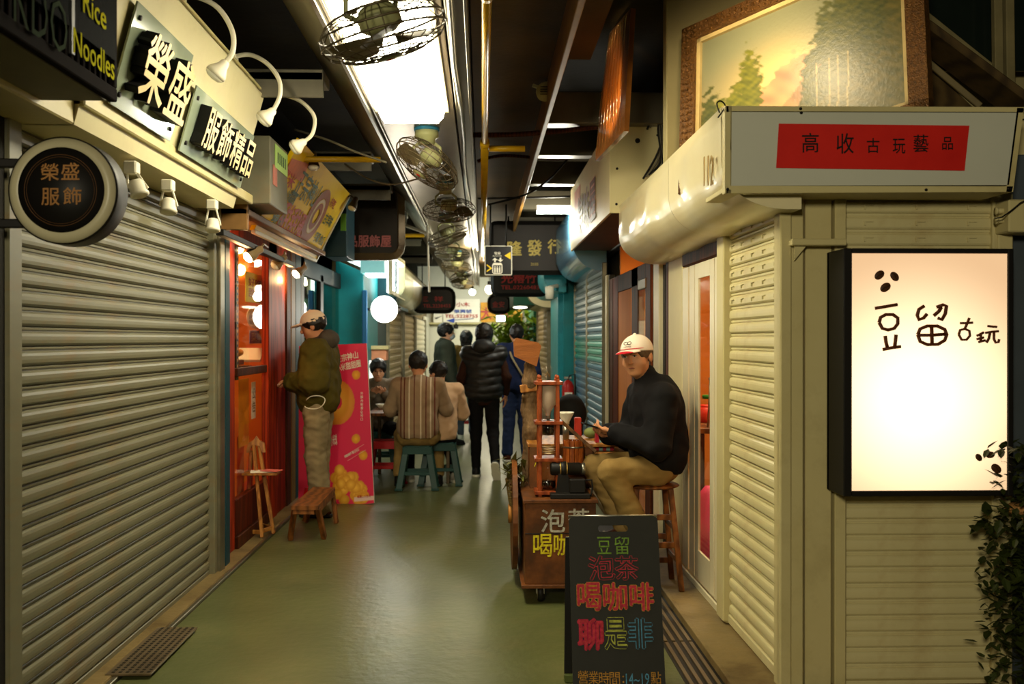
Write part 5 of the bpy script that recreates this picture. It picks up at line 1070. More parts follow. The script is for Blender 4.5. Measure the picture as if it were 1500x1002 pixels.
mb = MB(); mb.lathe([(.16,0),(.22,.38),(.19,.38),(.17,.3),(0,.3)],c,(0,0,1),20); mesh_obj('pot',mb,mat('terracotta',(150,84,50),rough=.7),t)
# ------------------------------------------------------------------ hanging signs
def hsign(name,label,px0,py0,px1,py1,Y,m,th=.06,corner=.12,texts=(),rods=True,mf=None):
    a = P(px0,py1,Y); b = P(px1,py0,Y); t = thing(name,label,'sign',V((a.x+b.x)/2,Y,a.z)); w_ = b.x-a.x; h = b.z-a.z; poly = []
    for (cx,cz,s0) in ((w_-corner,corner,-PI/2),(w_-corner,h-corner,0),(corner,h-corner,PI/2),(corner,corner,PI)):
        for i in range(5): q_ = s0+PI/2*i/4; poly.append((cx+corner*math.cos(q_),cz+corner*math.sin(q_)))
    mb = MB(); mb.prism(poly,(a.x,Y,a.z),(1,0,0),(0,0,1),(0,th,0)); mesh_obj('panel',mb,m,t)
    if mf: mb = MB(); mb.ring([V(a.x+p[0],Y+th/2,a.z+p[1]) for p in poly],th*.55,n=6,closed=True,smooth=False); mesh_obj('rim',mb,mf,t)
    for s_,cx,cy,w2,h2,c_4,bo in texts:
        k = Y/FPX; mb = MB(); mb.text(s_,P(cx,cy,Y-.006),(1,0,0),(0,0,1),w2*k,h2*k,bold=bo); mesh_obj('lettering',mb,c_4,t)
    if rods:
        for x in (a.x+w_*.2,a.x+w_*.8): mb = MB(); mb.cyl((x,Y+th/2,b.z),(x,Y+th/2,3.1),.01,n=8); mesh_obj('hanger',mb,m_black,t)
    return t
m_sg = mat('dusty_black_sign',(44,36,26),rough=.5,c2=(32,27,20),ns=3); m_pk = mat('pink_outline_letters',(196,110,104),rough=.5); m_sgy = mat('pale_yellow_letters',(216,190,84),rough=.45); m_sgr = mat('dull_red_letters',(190,60,50),rough=.5)
hsign('hanging_sign','large dark hanging sign with pink outlined clothing-shop characters, left',484,279,584,372,11.2,m_sg,.14,.10,(('品服飾屋',541,353,64,18,m_pk,.03),('品服飾屋',541,353,62,16.5,m_sg,-.018)),mf=mat('dull_bronze_rim',(104,84,52),rough=.45,metal=.3))
t = thing('steel_box','dark grey steel sign box with green sticker past the yellow sign','sign box',P(490,378,9.9)); a = P(476,376,10.0); b = P(508,300,10.0); mb = MB(); mb.box(a.x,b.x,10.0,10.6,a.z,b.z+.1); mesh_obj('housing',mb,m_teald,t); mb = MB(); a = P(499,338,9.995); b = P(507,313,9.995); mb.box(a.x,b.x,9.99,9.998,a.z,b.z); mesh_obj('sticker',mb,mat('bright_green_sticker',(130,200,60)),t)
hsign('hanging_sign','large black hanging sign with yellow characters below the tube light',722,329,836,397,12.9,m_sg,.10,.04,(('隆',754,364,22,22,m_sgy,.035),('發',783,363,22,24,m_sgy,.035),('行',812,361,20,22,m_sgy,.035),('2035',783,387,11,4,m_sgy,.0)),mf=m_black)
hsign('hanging_sign','dark hanging sign with red characters under the yellow lettered one',723,396,800,430,14.6,m_sg,.10,.08,(('光榕竹',760,408,52,14,m_sgr,.04),('TEL.02260483',762,421,56,6,m_sgr,.02)),mf=m_black)
t = hsign('elevator_sign','small square black elevator sign with white cabin symbol and yellow arrows','711',0,0,0,1,m_sg) if False else None
Ye_ = 11.8; t = hsign('elevator_sign','small square black elevator sign with white cabin symbol and yellow arrows',711,361,749,402,Ye_,mat('satin_black_sign',(26,24,22),rough=.4),.02,.006,(('電梯',728.5,371,9,4,m_wht,.01),('ELEVATOR',728.5,375,13,1.6,m_wht,0)),mf=m_white)
k = Ye_/FPX; E = lambda x,y,d=.006: P(x,y,Ye_-d)
def flat(name,pts,m,par,d=.006): mb = MB(); mb.prism([(p[0],-p[1]) for p in pts],P(0,0,Ye_-d)*0+V(0,0,0),(1,0,0),(0,0,1),(0,.002,0)); mb.v = [tuple(E(p[0],-p[2],d)+V(0,p[1],0)) for p in mb.v]; return mesh_obj(name,mb,m,par)
flat('cabin_outline',[(721,388),(723,385),(734,385),(736,388),(736,399),(734,401),(723,401),(721,399)],m_wht,t); flat('cabin_inside',[(722.5,388.5),(734.5,388.5),(734.5,399.5),(722.5,399.5)],MC['satin_black_sign'],t,.009)
for x in (725,728.5,732): flat('passenger',[(x-1.1,392),(x+1.1,392),(x+1.1,399),(x-1.1,399)],m_wht,t,.012); flat('passenger_head',[(x-.8,390),(x+.8,390),(x+.8,391.4),(x-.8,391.4)],m_wht,t,.012)
flat('up_arrow',[(725,377.5),(729,381),(726.2,381),(726.2,384),(723.8,384),(723.8,381),(721,381)],m_wht,t); flat('down_arrow',[(733,384),(737,380.5),(734.2,380.5),(734.2,377.5),(731.8,377.5),(731.8,380.5),(729,380.5)],m_wht,t)
flat('yellow_arrow',[(739,374.5),(748,369),(748,380)],m_yp,t); flat('yellow_chevron',[(713,387),(721,393),(713,398.5),(713,396.5),(718,393),(713,389)],m_yp,t)
hsign('hanging_sign','far dark hanging sign left of the corridor end with dull red telephone line',607,424,663,455,19,m_sg,.12,.12,(('三  祥',632,438,34,8,m_sgr,.03),('TEL.2238455',640,448,40,5,m_sgr,.02)),mf=m_black)
hsign('hanging_sign','small far dark sign above the hanging lit lamp box',718,434,745,456,20,m_sg,.12,.1,(('金安',730,446,18,9,m_sgr,.02),),mf=m_black)
# far lights
def bulb(label,px,py,Y,r,s_,c_5=(255,236,200),pw=0):
    t = thing('bulb_lamp',label,'lamp',P(px,py,Y)); c = P(px,py,Y); mb = MB(); mb.ell(c,r,None,16,12); mesh_obj('bulb',mb,emit('far_bulb_%d'%s_,c_5,s_),t); mb = MB(); mb.cyl(c+V(0,0,r*.8),c+V(0,0,r+.06),r*.45,n=10); mb.cyl(c+V(0,0,r),V(c.x,c.y,3.12),.006,n=6); mesh_obj('cord',mb,m_black,t)
    if pw: light('bulb_light','POINT',c-V(0,.1,r+.05),pw,(1,.85,.6),r)
bulb('glowing warm bulb hanging left of the red lettered sign',717,424,16.5,.075,14,pw=14); bulb('small bright bulb under the farthest fans',692,428,22,.07,16,(245,255,250),pw=8)
t = thing('lamp_box','small white lit lamp box hanging in front of the orange banner','lamp',P(733,470,21)); a = P(727,471,21); b = P(740,462,21); mb = MB(); mb.box(a.x,b.x,21,21.1,a.z,b.z); mesh_obj('box',mb,emit('far_box_glow',(240,255,250),3.5),t); mb = MB(); mb.cyl((a.x+.1,21.05,b.z),(a.x+.1,21.05,2.9),.008,n=6); mesh_obj('hanger',mb,m_black,t)
f = MB(); a = P(752,447,17.5); f.box(a.x,1.3,17.5,20.5,2.10,2.45); struct('trim_95',f,mat('green_canopy',(20,84,64),rough=.5)); 
t = thing('canopy_lamp','oval glowing lamp set under the green canopy on the right','lamp',P(763,450,18)); mb = MB(); c = V(P(763,449,18).x,18.3,2.085); mb.ell(c,(.13,.3,.02),None,20,8); mesh_obj('diffuser',mb,emit('canopy_lamp_glow',(255,246,215),6),t)
mb = MB(); mb.plate(P(735,430,17.45),P(745,447,17.45),P(742,447,17.45),P(733,436,17.45),(0,.02,0)); 
# end wall banners
t = thing('banner','white banner with red and blue writing and blue arrow on the end wall','banner',P(670,472,27.8)); kk = 27.8/FPX
mb = MB(); mb.plate(P(649,472,27.8),P(703,472,27.8),P(703,438,27.8),P(649,438,27.8),(0,.02,0)); mesh_obj('sheet',mb,m_wht,t); m_bl = mat('blue_ink',(56,84,170))
for s_,cx,cy,w2,h2,m in (('小木',678,446,20,7,m_sgr),('榮興號',678,456,26,5.5,m_bl),('TEL:5228755',676,463,48,5,m_sgr)): mb = MB(); mb.text(s_,P(cx,cy,27.77),(1,0,0),(0,0,1),w2*kk,h2*kk,bold=.02); mesh_obj('lettering',mb,m,t)
mb = MB(); mb.bar(P(662,469,27.77),P(694,466.5,27.77),.045,.01); mb.prism([(0,0),(.22,.07),(.22,-.07)],P(654,469.6,27.78),(1,0,0),(0,0,1),(0,.006,0)); mesh_obj('arrow',mb,m_bl,t)
t = thing('banner','orange banner with large red characters on the end wall','banner',P(745,472,27.8)); mb = MB(); mb.plate(P(704,472,27.8),P(765,472,27.8),P(765,443,27.8),P(704,443,27.8),(0,.02,0)); mesh_obj('sheet',mb,mat('orange_sheet',(230,160,36)),t)
for s_,cx,cy,w2,h2,m in (('大',712,459,16,18,m_sgr),('食堂',738,462,24,9,m_sgr)): mb = MB(); mb.text(s_,P(cx,cy,27.77),(1,0,0),(0,0,1),w2*kk,h2*kk,bold=.03); mesh_obj('lettering',mb,m,t)
t = thing('logo_poster','small white poster with a black tick logo left of the banners','poster',P(641,472,27.8)); mb = MB(); mb.plate(P(635,473,27.8),P(648,473,27.8),P(648,456,27.8),P(635,456,27.8),(0,.02,0)); mesh_obj('sheet',mb,m_wht,t); mb = MB(); q_ = [(0,0),(.035,-.05),(.22,.05),(.04,-.005)]; mb.prism(q_,P(637,465,27.77),(1,0,0),(0,0,1),(0,.005,0)); mesh_obj('tick_mark',mb,m_ink,t)
f = MB(); a = P(626,474,27.85); f.box(-1.6,1.6,27.78,27.9,a.z-.02,a.z+.03); struct('trim_96',f,m_cream)
for i,px in enumerate((668,725)):
    mb = MB(); c = P(px,479,27.6); mb.lathe([(0,-.05),(.06,-.04),(.07,.05),(0,.06)],c,(0,.3,1),12); mb.bar(c,V(c.x,27.85,c.z+.15),.03,.03); solo('spotlight',mb,m_black,('left','right')[i]+' small black spotlight on the end wall','spotlight')
light('end_light','AREA',(.2,25.5,2.7),70,(.95,1,.92),1.5,rot=V(.2,28,1.2),sy=.6)
# ------------------------------------------------------------------ chalkboard sign, near right
t = thing('chalkboard_sign','black folding chalkboard with coloured chalk characters on the alley floor','sign board',PF(905,1024))
zt2 = .727; yb2,yt2 = 4.13,4.33
BL_,BR_ = V(P(840,1024,yb2).x,yb2,0.0),V(P(976,1024,yb2).x,yb2,0.0); TLb,TRb = V(P(833,756,yt2).x,yt2,zt2),V(P(963,755,yt2).x,yt2,zt2)
m_cb = mat('chalkboard_black',(36,35,30),rough=.6,c2=(44,43,36),ns=3,dirt=(62,60,50),dirt_amt=.3)
bu = (BR_-BL_+TRb-TLb).normalized(); bv_ = ((TLb+TRb)-(BL_+BR_)); bH = bv_.length/2; bv_.normalize(); bu = (bu-bv_*bu.dot(bv_)).normalized(); bn = bu.cross(bv_); bn = bn if bn.y < 0 else -bn
bw = ((BR_-BL_).length+(TRb-TLb).length)/2; bc = (BL_+BR_+TLb+TRb)/4; bo = bc-bu*bw/2-bv_*bH/2
def rr(w_,h_,r,n=6,x0=0,y0=0):
    o = []
    for cx,cy,a0_ in ((w_-r,r,-PI/2),(w_-r,h_-r,0),(r,h_-r,PI/2),(r,r,PI)):
        for i in range(n): q_ = a0_+PI/2*i/(n-1); o.append((x0+cx+r*math.cos(q_),y0+cy+r*math.sin(q_)))
    return o
def holed(o,w_,h_,hx0,hy0,hx1,hy1,th,m,name,par):
    """board with rounded top corners and a rounded handle hole"""
    bm = bmesh.new(); out = [(0,0),(w_,0)]+rr(w_,h_,.022)[6:18]; 
    out = [(0,0),(w_,0)]+[p for p in rr(w_,h_,.022) if p[1] > h_*.5]
    inn = rr(hx1-hx0,hy1-hy0,(hy1-hy0)*.499,8,hx0,hy0)
    vo = [bm.verts.new((p[0],p[1],0)) for p in out]; vi = [bm.verts.new((p[0],p[1],0)) for p in inn]
    for L in (vo,vi):
        for i in range(len(L)): bm.edges.new((L[i],L[(i+1)%len(L)]))
    bmesh.ops.triangle_fill(bm,use_beauty=True,use_dissolve=False,edges=bm.edges[:])
    for f_ in [f_ for f_ in bm.faces if all(v in vi for v in f_.verts)]: bm.faces.remove(f_)
    r_ = bmesh.ops.extrude_face_region(bm,geom=bm.faces[:]); 
    for v in [g for g in r_['geom'] if isinstance(g,bmesh.types.BMVert)]: v.co.z -= th
    bmesh.ops.recalc_face_normals(bm,faces=bm.faces[:]); bm.verts.index_update(); mb = MB()
    mb.add([o+bu*v.co.x+bv_*v.co.y+bn*v.co.z for v in bm.verts],[[v.index for v in f_.verts] for f_ in bm.faces]); bm.free(); return mesh_obj(name,mb,m,par)
def BD(px,py,off=.0): return PL(px,py,bc+bn*off,bn)
h0,h1 = BD(876,779),BD(920,769); hx = lambda p: (p-bo).dot(bu); hy = lambda p: (p-bo).dot(bv_)
holed(bo,bw,bH,hx(h0),hy(h0),hx(h1),hy(h1),.012,m_cb,'front_board',t)
mb = MB(); k0 = V(0,.22,0); mb.plate(BL_+k0+V(-.02,0,0),BR_+k0+V(-.02,0,0),BR_*.12+TRb*.88+V(-.012,.055,-.01),BL_*.12+TLb*.88+V(-.012,.055,-.01),(0,.012,0)); mesh_obj('back_board',mb,m_black,t)
mb = MB(); mb.cyl(TLb+V(0,.018,-.004),TRb+V(0,.018,-.004),.007,n=8); mesh_obj('hinge',mb,m_steel,t)
mb = MB(); mb.box(BL_.x-.02,BL_.x+.03,yb2+.2,yb2+.24,0,.035); mesh_obj('foot',mb,mat('muddy_green',(90,100,50)),t)
for x in (.04,bw-.04):
    mb = MB(); mb.obox(bo+bu*x+bn*.004+bv_*.006,(.03,.02,.012)); mesh_obj('foot',mb,m_black,t)
CH_ = dict(g=(126,162,66),r=(204,66,76),y=(212,160,60),p=(204,46,84),yg=(196,198,86),b=(94,156,188),o=(196,140,60),w=(190,186,170))
for k_,v_ in CH_.items(): mat('chalk_'+k_,v_,rough=.9,spec=.02,c2=tuple(x*.72 for x in v_),ns=70,var=.35)
def chalk(ch,px,py,w_,h_,c1,c2=None,b1=.0,b2=-.02,rot=0):
    k = (bc.y)/FPX; c_6 = BD(px,py,.0015); mb = MB(); ru = bu*math.cos(rot)+bv_*math.sin(rot); rv = bv_*math.cos(rot)-bu*math.sin(rot)
    mb.text(ch,c_6,ru,rv,w_*k,h_*k,bold=b1); mesh_obj('chalk_character',mb,MC['chalk_'+c1],t)
    if c2: mb = MB(); mb.text(ch,c_6+bn*.0012,ru,rv,w_*k*.97,h_*k*.97,bold=b2); mesh_obj('chalk_fill',mb,MC['chalk_'+c2] if c2 != 'k' else m_cb,t)
chalk('豆',885,799,21,25,'g',None,.0); chalk('留',911,799,22,26,'g',None,.0)
chalk('泡',881,832,40,36,'r','k',.036,.0,.05); chalk('茶',918,832,36,36,'r','k',.036,.0)
for ch,px in (('喝',863),('咖',901),('啡',940)): chalk(ch,px,874,37,42,'y','r',.05,.02)
chalk('聊',865,929,39,46,'p','r',.05,.02); chalk('是',902,928,34,46,'yg','k',.05,.005); chalk('非',938,928,38,44,'b','k',.05,.005)
for i,ch in enumerate('營業時間'): chalk(ch,854+i*15.5,992+.8*i,15,18,'o',None)
chalk(':',913,995,2.5,10,'o'); chalk('14~19',934,995,34,16,'b',None); chalk('點',961,993,15,17,'o',None)
# ------------------------------------------------------------------ coffee cart
m_cart = mat('scorched_cart_wood',(118,68,28),rough=.45,c2=(44,24,12),ns=5,var=.3,dirt=(150,100,50),dirt_amt=.4,ds=2.5,bump=.15)
m_crate = mat('cedar_frame_wood',(150,70,28),rough=.4,c2=(112,46,16),wood=True,ns=6)
yc = 5.62; cx0,cx1 = P(769,800,yc).x,P(873,800,yc).x; zc0,zc1 = P(800,856,yc).z,P(800,737,yc).z
t = thing('coffee_cart','scorched wooden coffee cart with chalk writing on castor wheels','cart',((cx0+cx1)/2,yc,0))
mb = MB(); mb.box(cx0,cx1,yc,yc+.02,zc0,zc1); mesh_obj('front_panel',mb,m_cart,t); mb = MB(); mb.box(cx0,cx0+.02,yc+.02,yc+1.0,zc0,zc1); mesh_obj('side_panel',mb,m_cart,t); mb = MB(); mb.box(cx1-.02,cx1,yc+.02,yc+1.0,zc0,zc1); mesh_obj('side_panel',mb,m_cart,t)
mb = MB(); mb.box(cx0-.01,cx1+.01,yc-.02,yc+1.0,zc1,zc1+.02); mesh_obj('top',mb,m_cart,t); mb = MB(); mb.box(cx0-.02,cx1+.01,yc-.02,yc+1.0,zc0-.02,zc0); mesh_obj('base',mb,m_cart,t)
mb = MB(); mb.box(cx0+.0,cx1,yc-.004,yc+.0,zc0+(zc1-zc0)*.62,zc0+(zc1-zc0)*.63); mesh_obj('plank_joint',mb,m_black,t)
for (x,y) in ((cx0+.09,yc+.06),(cx1-.08,yc+.06),(cx0+.09,yc+.9),(cx1-.08,yc+.9)):
    w0 = bpy.data.objects.new('castor',None); col.objects.link(w0); w0.parent = t; w0.location = Vector((x,y,0))-t.location; XF[w0.name] = Matrix.Translation((x,y,0))
    mb = MB(); mb.lathe([(.045,-.016),(.052,-.01),(.052,.01),(.045,.016)],(x,y,.053),(1,0,0),20); mesh_obj('tyre',mb,m_black,w0); mb = MB(); mb.lathe([(.02,-.018),(.036,-.017),(.036,.017),(.02,.018)],(x,y,.053),(1,0,0),14); mesh_obj('hub',mb,m_steel,w0)
    mb = MB(); mb.box(x-.024,x-.018,y-.02,y+.03,.05,zc0-.02); mb.box(x+.018,x+.024,y-.02,y+.03,.05,zc0-.02); mb.v = mb.v; mb.v = mb.v[:len(mb.v)//2]; h2 = len(mb.f)//2; mb.f = mb.f[:h2]; mb.mi = mb.mi[:h2]; mb.sm = mb.sm[:h2]; share(mesh_obj('fork_plate',mb,m_steel,w0),w0,(.042,0,0)); mb = MB(); mb.box(x-.024,x+.024,y-.02,y+.03,zc0-.03,zc0-.021); mesh_obj('fork_crown',mb,m_steel,w0)
k = yc/FPX; mat('chalk_yellow',(222,206,40),rough=.9,c2=(180,160,24),ns=60,var=.3)
for ch,px,py,w_,h_,m in (('泡',810,763,36,34,'chalk_w'),('茶',848,760,32,30,'chalk_w'),('喝',795,799,28,34,'chalk_yellow'),('咖',824,798,26,32,'chalk_yellow'),('啡',852,797,26,32,'chalk_yellow')): mb = MB(); mb.text(ch,P(px,py,yc-.004),(1,0,0),(0,0,1),w_*k,h_*k,bold=.012); mesh_obj('chalk_character',mb,MC[m],t)
# upper box at the back of the cart
y2 = 6.05; a = P(776,733,y2); b = P(868,655,y2); zt3 = zc1+.02
mb = MB(); mb.box(a.x,b.x,y2,y2+.02,zt3,b.z); mesh_obj('upper_front',mb,m_cart,t); mb = MB(); mb.box(a.x,a.x+.02,y2+.02,y2+.55,zt3,b.z); mesh_obj('upper_side',mb,m_cart,t); mb = MB(); mb.box(a.x-.01,b.x+.2,y2+.0,y2+.56,b.z,b.z+.02); mesh_obj('counter',mb,m_woodl,t); zct = b.z+.02
k = y2/FPX
for ch,px,w_ in (('泡',788,12),('咖',826,18),('啡',853,20)): mb = MB(); mb.text(ch,P(px,676,y2-.004),(1,0,0),(0,0,1),w_*k,16*k,bold=.0); mesh_obj('chalk_character',mb,MC['chalk_yellow'],t)
# wooden cart wheel board on the left flank
mb = MB(); xw = cx0-.03; mb.cyl((xw-.03,yc+.55,.42),(xw,yc+.55,.42),.34,n=28,smooth=False); mesh_obj('side_wheel',mb,m_cart,t)
mb = MB(); mb.cyl((xw-.05,yc+.55,.42),(xw-.03,yc+.55,.42),.06,n=16); mesh_obj('wheel_hub',mb,m_woodl,t)
# trunk post and plaque
t = thing('tree_trunk_post','gnarled grey-brown tree trunk post standing behind the coffee cart','post',P(776,700,6.35)); S_ = SDF((.1,6.1,.55),(.55,6.65,1.5),.008)
tp = [P(778,735,6.35),P(776,680,6.36),P(780,630,6.34),P(774,600,6.37),P(778,560,6.35),P(775,535,6.36)]
S_.chain(tp,[.055,.05,.058,.045,.05,.035],.03); S_.cap(tp[1],P(790,700,6.38),.035,.03,.03); S_.cap(tp[3],P(766,580,6.3),.02,.012,.02); S_.fold(.007,lambda x,y,z: noise3(x,y,z*.4,70)+.5*noise3(x,y,z,160)); sdf_obj('trunk',S_,mat('weathered_trunk',(120,92,60),rough=.8,c2=(66,48,28),ns=14,stretch=(3,3,.5),bump=.5,bs=50),t)
mb = MB(); mb.bar(P(762,570,6.32),P(790,566,6.32),.035,.05); mesh_obj('cross_block',mb,m_woodl,t)
t = thing('wooden_plaque','tilted brown wooden plaque on top of the tree trunk post','plaque',P(775,535,6.3)); q = [P(753,522,6.28),P(786,537,6.28),P(793,507,6.28),P(789,502,6.28),P(757,495,6.28),P(752,500,6.28)]
mb = MB(); n = len(q); mb.add(q+[p+V(0,.02,0) for p in q],[tuple(range(n)),tuple(range(2*n-1,n-1,-1))]+[(i,i+n,(i+1)%n+n,(i+1)%n) for i in range(n)]); mesh_obj('board',mb,mat('amber_plaque_wood',(150,88,34),rough=.4,c2=(112,60,20),ns=5,stretch=(1,1,4),bump=.2),t)
# cold drip tower
yt = 5.72; t = thing('cold_drip_tower','tall reddish wooden cold drip coffee tower with glass flasks on the cart','coffee maker',P(803,735,yt)); zb_ = zt3
def TP(px,py,Y=yt): return P(px,py,Y)
z_top = TP(800,555).z; xa,xb = TP(791,0).x,TP(817,0).x
for x in (xa,xb):
    for y in (yt,yt+.12): mb = MB(); mb.box(x-.011,x+.011,y-.011,y+.011,zb_,z_top); mb.ell((x,y,z_top+.008),(.010,.010,.014),None,10,6); mesh_obj('post',mb,m_crate,t)
for py in (562,621,676,725): z = TP(0,py).z; mb = MB(); mb.box(xa-.03,xb+.03,yt-.02,yt+.14,z-.012,z+.008); mesh_obj('shelf',mb,m_crate,t)
xm = (xa+xb)/2; ym = yt+.06
def flask(nm,prof,z,m): mb = MB(); mb.lathe(prof,(xm,ym,z),(0,0,1),18,caps=False); return mesh_obj(nm,mb,m,t)
m_frost = mat('frosted_glass_cone',(196,172,150),rough=.3,c2=(180,156,134)); m_coff = mat('dark_coffee',(24,12,8),rough=.1,c2=(20,10,6),coat=.5)
flask('water_cone',[(.012,.0),(.02,.03),(.046,.07),(.048,.19),(.035,.195)],TP(0,612).z,m_frost); flask('valve',[(0,-.05),(.006,-.045),(.012,-.01),(.012,.01)],TP(0,612).z,m_steel)
flask('grounds_cylinder',[(.0,.0),(.03,.005),(.036,.03),(.036,.09),(.0,.09)],TP(0,642).z,m_coff); flask('grounds_glass',[(.038,.0),(.040,.02),(.040,.15)],TP(0,645).z,m_glass)
for i in range(4): mb = MB(); z = TP(0,668-3.2*i).z; mb.ring([V(xm+math.cos(a)*.04,ym+math.sin(a)*.04,z) for a in np.linspace(0,2*PI,20,endpoint=False)],.003,n=5,closed=True); mesh_obj('glass_coil',mb,m_gold,t)
flask('coffee_flask',[(0,.0),(.04,.003),(.052,.03),(.045,.07),(.018,.11),(.018,.14)],TP(0,722).z,m_glass); flask('coffee',[(0,.002),(.038,.004),(.049,.03),(.046,.05),(0,.05)],TP(0,722).z,m_coff)
mb = MB(); mb.ell(TP(803,544)+V(0,.06,0),(.03,.03,.036),None,16,12); mb.cyl(TP(803,552)+V(0,.06,0),TP(803,560)+V(0,.06,0),.014,n=12); solo('glass_globe',mb,m_glass,'clear glass globe cap standing on the drip tower','glass globe'); mb = MB(); mb.ring([TP(800,552)+V(0,.06,0),TP(803,545)+V(0,.06,0),TP(806,552)+V(0,.06,0)],.003,n=5); solo('filament',mb,m_gold,'small brass filament glinting inside the glass globe','filament')
# grinder
yg = 5.66; t = thing('coffee_grinder','black metal coffee grinder with horizontal drum beside the drip tower','grinder',P(836,735,yg)); G = lambda px,py,d=0: P(px,py,yg+d)
mb = MB(); a,b = G(806,736),G(864,729); mb.box(a.x,b.x,yg-.03,yg+.15,zt3,zt3+.028); mesh_obj('base',mb,m_black,t)
mb = MB(); c = G(826,0); mb.prism([(-.045,0),(.04,0),(.022,.16),(-.022,.16)],(c.x,yg+.03,zt3+.02),(1,0,0),(0,0,1),(0,.08,0)); mesh_obj('stand',mb,m_black,t)
zc_ = G(0,692).z; mb = MB(); x0,x1 = G(807,0).x,G(858,0).x; mb.lathe([(.0,0),(.03,.0),(.038,.01),(.038,.06),(.044,.065),(.044,.09),(.036,.095),(.036,.17),(.03,.18),(0,.18)],(x0,yg+.06,zc_),(1,0,0),24); mesh_obj('drum',mb,m_black,t)
for dx in (.055,.092): mb = MB(); mb.lathe([(.0395,0),(.0405,.003),(.0395,.006)],(x0+dx,yg+.06,zc_),(1,0,0),20,caps=False); mesh_obj('brass_band',mb,m_gold,t)
mb = MB(); mb.lathe([(.028,0),(.034,.004),(.034,.022),(0,.024)],(x1-.02,yg+.06,zc_),(1,0,0),20); mesh_obj('dial',mb,m_steel,t)
mb = MB(); a,b = G(834,727),G(858,702); mb.box(a.x,b.x,yg+.0,yg+.10,zt3+.028,b.z); mesh_obj('grounds_bin',mb,m_black,t); mb = MB(); c = G(864,715); mb.ring([c+V(-.02,.04,.04),c+V(.015,.04,.04),c+V(.02,.04,.0),c+V(.01,.04,-.05),c+V(-.02,.04,-.05)],.006,n=6); mesh_obj('handle',mb,m_black,t)
# things on the counter
t = thing('ceramic_dripper','white ceramic coffee dripper cone standing behind the drip tower','dripper',P(829,625,6.2)); c = V(P(829,0,6.2).x,6.2,P(0,624,6.2).z); mb = MB(); mb.lathe([(.012,0),(.022,.004),(.022,.016),(.05,.07),(.052,.078),(.046,.074),(.01,.012)],c,(0,0,1),22); mesh_obj('cone',mb,m_white,t)
mb = MB(); mb.cyl((c.x,c.y,zct),(c.x,c.y,c.z+.002),.02,n=14); mesh_obj('stand',mb,m_steel,t)
t = thing('wooden_bucket','small orange-brown slatted wooden bucket on the cart','bucket',P(840,682,6.0)); c = V(P(840,0,5.98).x,5.98,P(0,683,5.98).z); st = None; mb = MB(); mb.cyl(c,c+V(0,0,.01),.055,n=16); mesh_obj('bottom',mb,m_woodl,t)
for i in range(14):
    a = 2*PI*i/14
    mb = MB(); p = c+V(math.cos(a)*.058,math.sin(a)*.058,.072); mb.obox(p,(.008,.022,.145),Matrix.Rotation(a,3,'Z')); mesh_obj('stave',mb,mat('orange_stave_wood',(196,104,40),rough=.45,c2=(150,72,24),wood=True,ns=8),t)
mb = MB(); mb.lathe([(.064,.10),(.066,.105),(.064,.11)],c,(0,0,1),24,caps=False); mesh_obj('hoop',mb,m_steel,t)
mb = MB(); mb.bar(P(822,617,6.0),P(873,662,5.95),.02,.07,up=(0,1,0)); solo('slanting_plank',mb,mat('dusty_grey_plank',(124,84,46),rough=.6,c2=(90,60,34),wood=True,ns=5),'slanting brown plank rising from the counter toward the drip tower','plank')
mb = MB(); a = P(842,628,6.5); b = P(852,612,6.5); mb.box(a.x,b.x,6.5,6.56,zct,b.z); solo('red_carton',mb,mat('red_carton_print',(170,44,26)),'small red carton on the counter behind the white dripper','carton')
t = thing('gift_bag','red and pale teal striped paper bag under the seated man\'s phone','bag',P(884,660,5.9)); zct0 = zct; zct = P(0,665,6.05).z; c0,c1 = P(872,660,6.12),P(899,627,6.12); mb = MB()
for i in range(5):
    x0,x1 = c0.x+(c1.x-c0.x)*i/5,c0.x+(c1.x-c0.x)*(i+1)/5; mb = MB(); mb.add([V(x0,6.12,zct),V(x1,6.12,zct),V(x1+.005,6.12,c1.z+.012*((i+1)%2)),V(x0+.005,6.12,c1.z+.012*(i%2)),V(x0,6.2,zct),V(x1,6.2,zct),V(x1+.005,6.17,c1.z+.012*((i+1)%2)),V(x0+.005,6.17,c1.z+.012*(i%2))],[(0,1,2,3),(7,6,5,4),(0,3,7,4),(1,5,6,2),(3,2,6,7)]); mesh_obj('stripe_panel',mb,[mat('crimson_paper',(170,30,44),rough=.4),mat('pale_teal_paper',(140,176,164),rough=.4)][i%2],t)
zct = zct0; mb = MB(); c = P(866,637,6.4); mb.ell(V(c.x,6.4,zct+.035),(.05,.04,.035),None,14,8); solo('green_pouch',mb,mat('olive_pouch',(120,130,70)),'small olive green pouch on the counter left of the striped bag','pouch')
mb = MB(); c = P(835,606,9.0); mb.ell(c,(.15,.15,.18),None,18,12); mb.cyl((c.x,9.0,.04),(c.x,9.0,c.z),.12,n=14); solo('black_bin',mb,mat('matt_black_cloth',(26,26,24),rough=.8),'dark rounded covered bin in front of the banded blue shutters','bin')
mb = MB(); mb.box(P(869,0,6.1).x,P(905,0,6.1).x+.1,6.05,6.6,P(0,665,6.05).z-.03,P(0,665,6.05).z-.002); solo('side_counter',mb,m_woodl,'honey wood side counter between cart and seated man','counter')
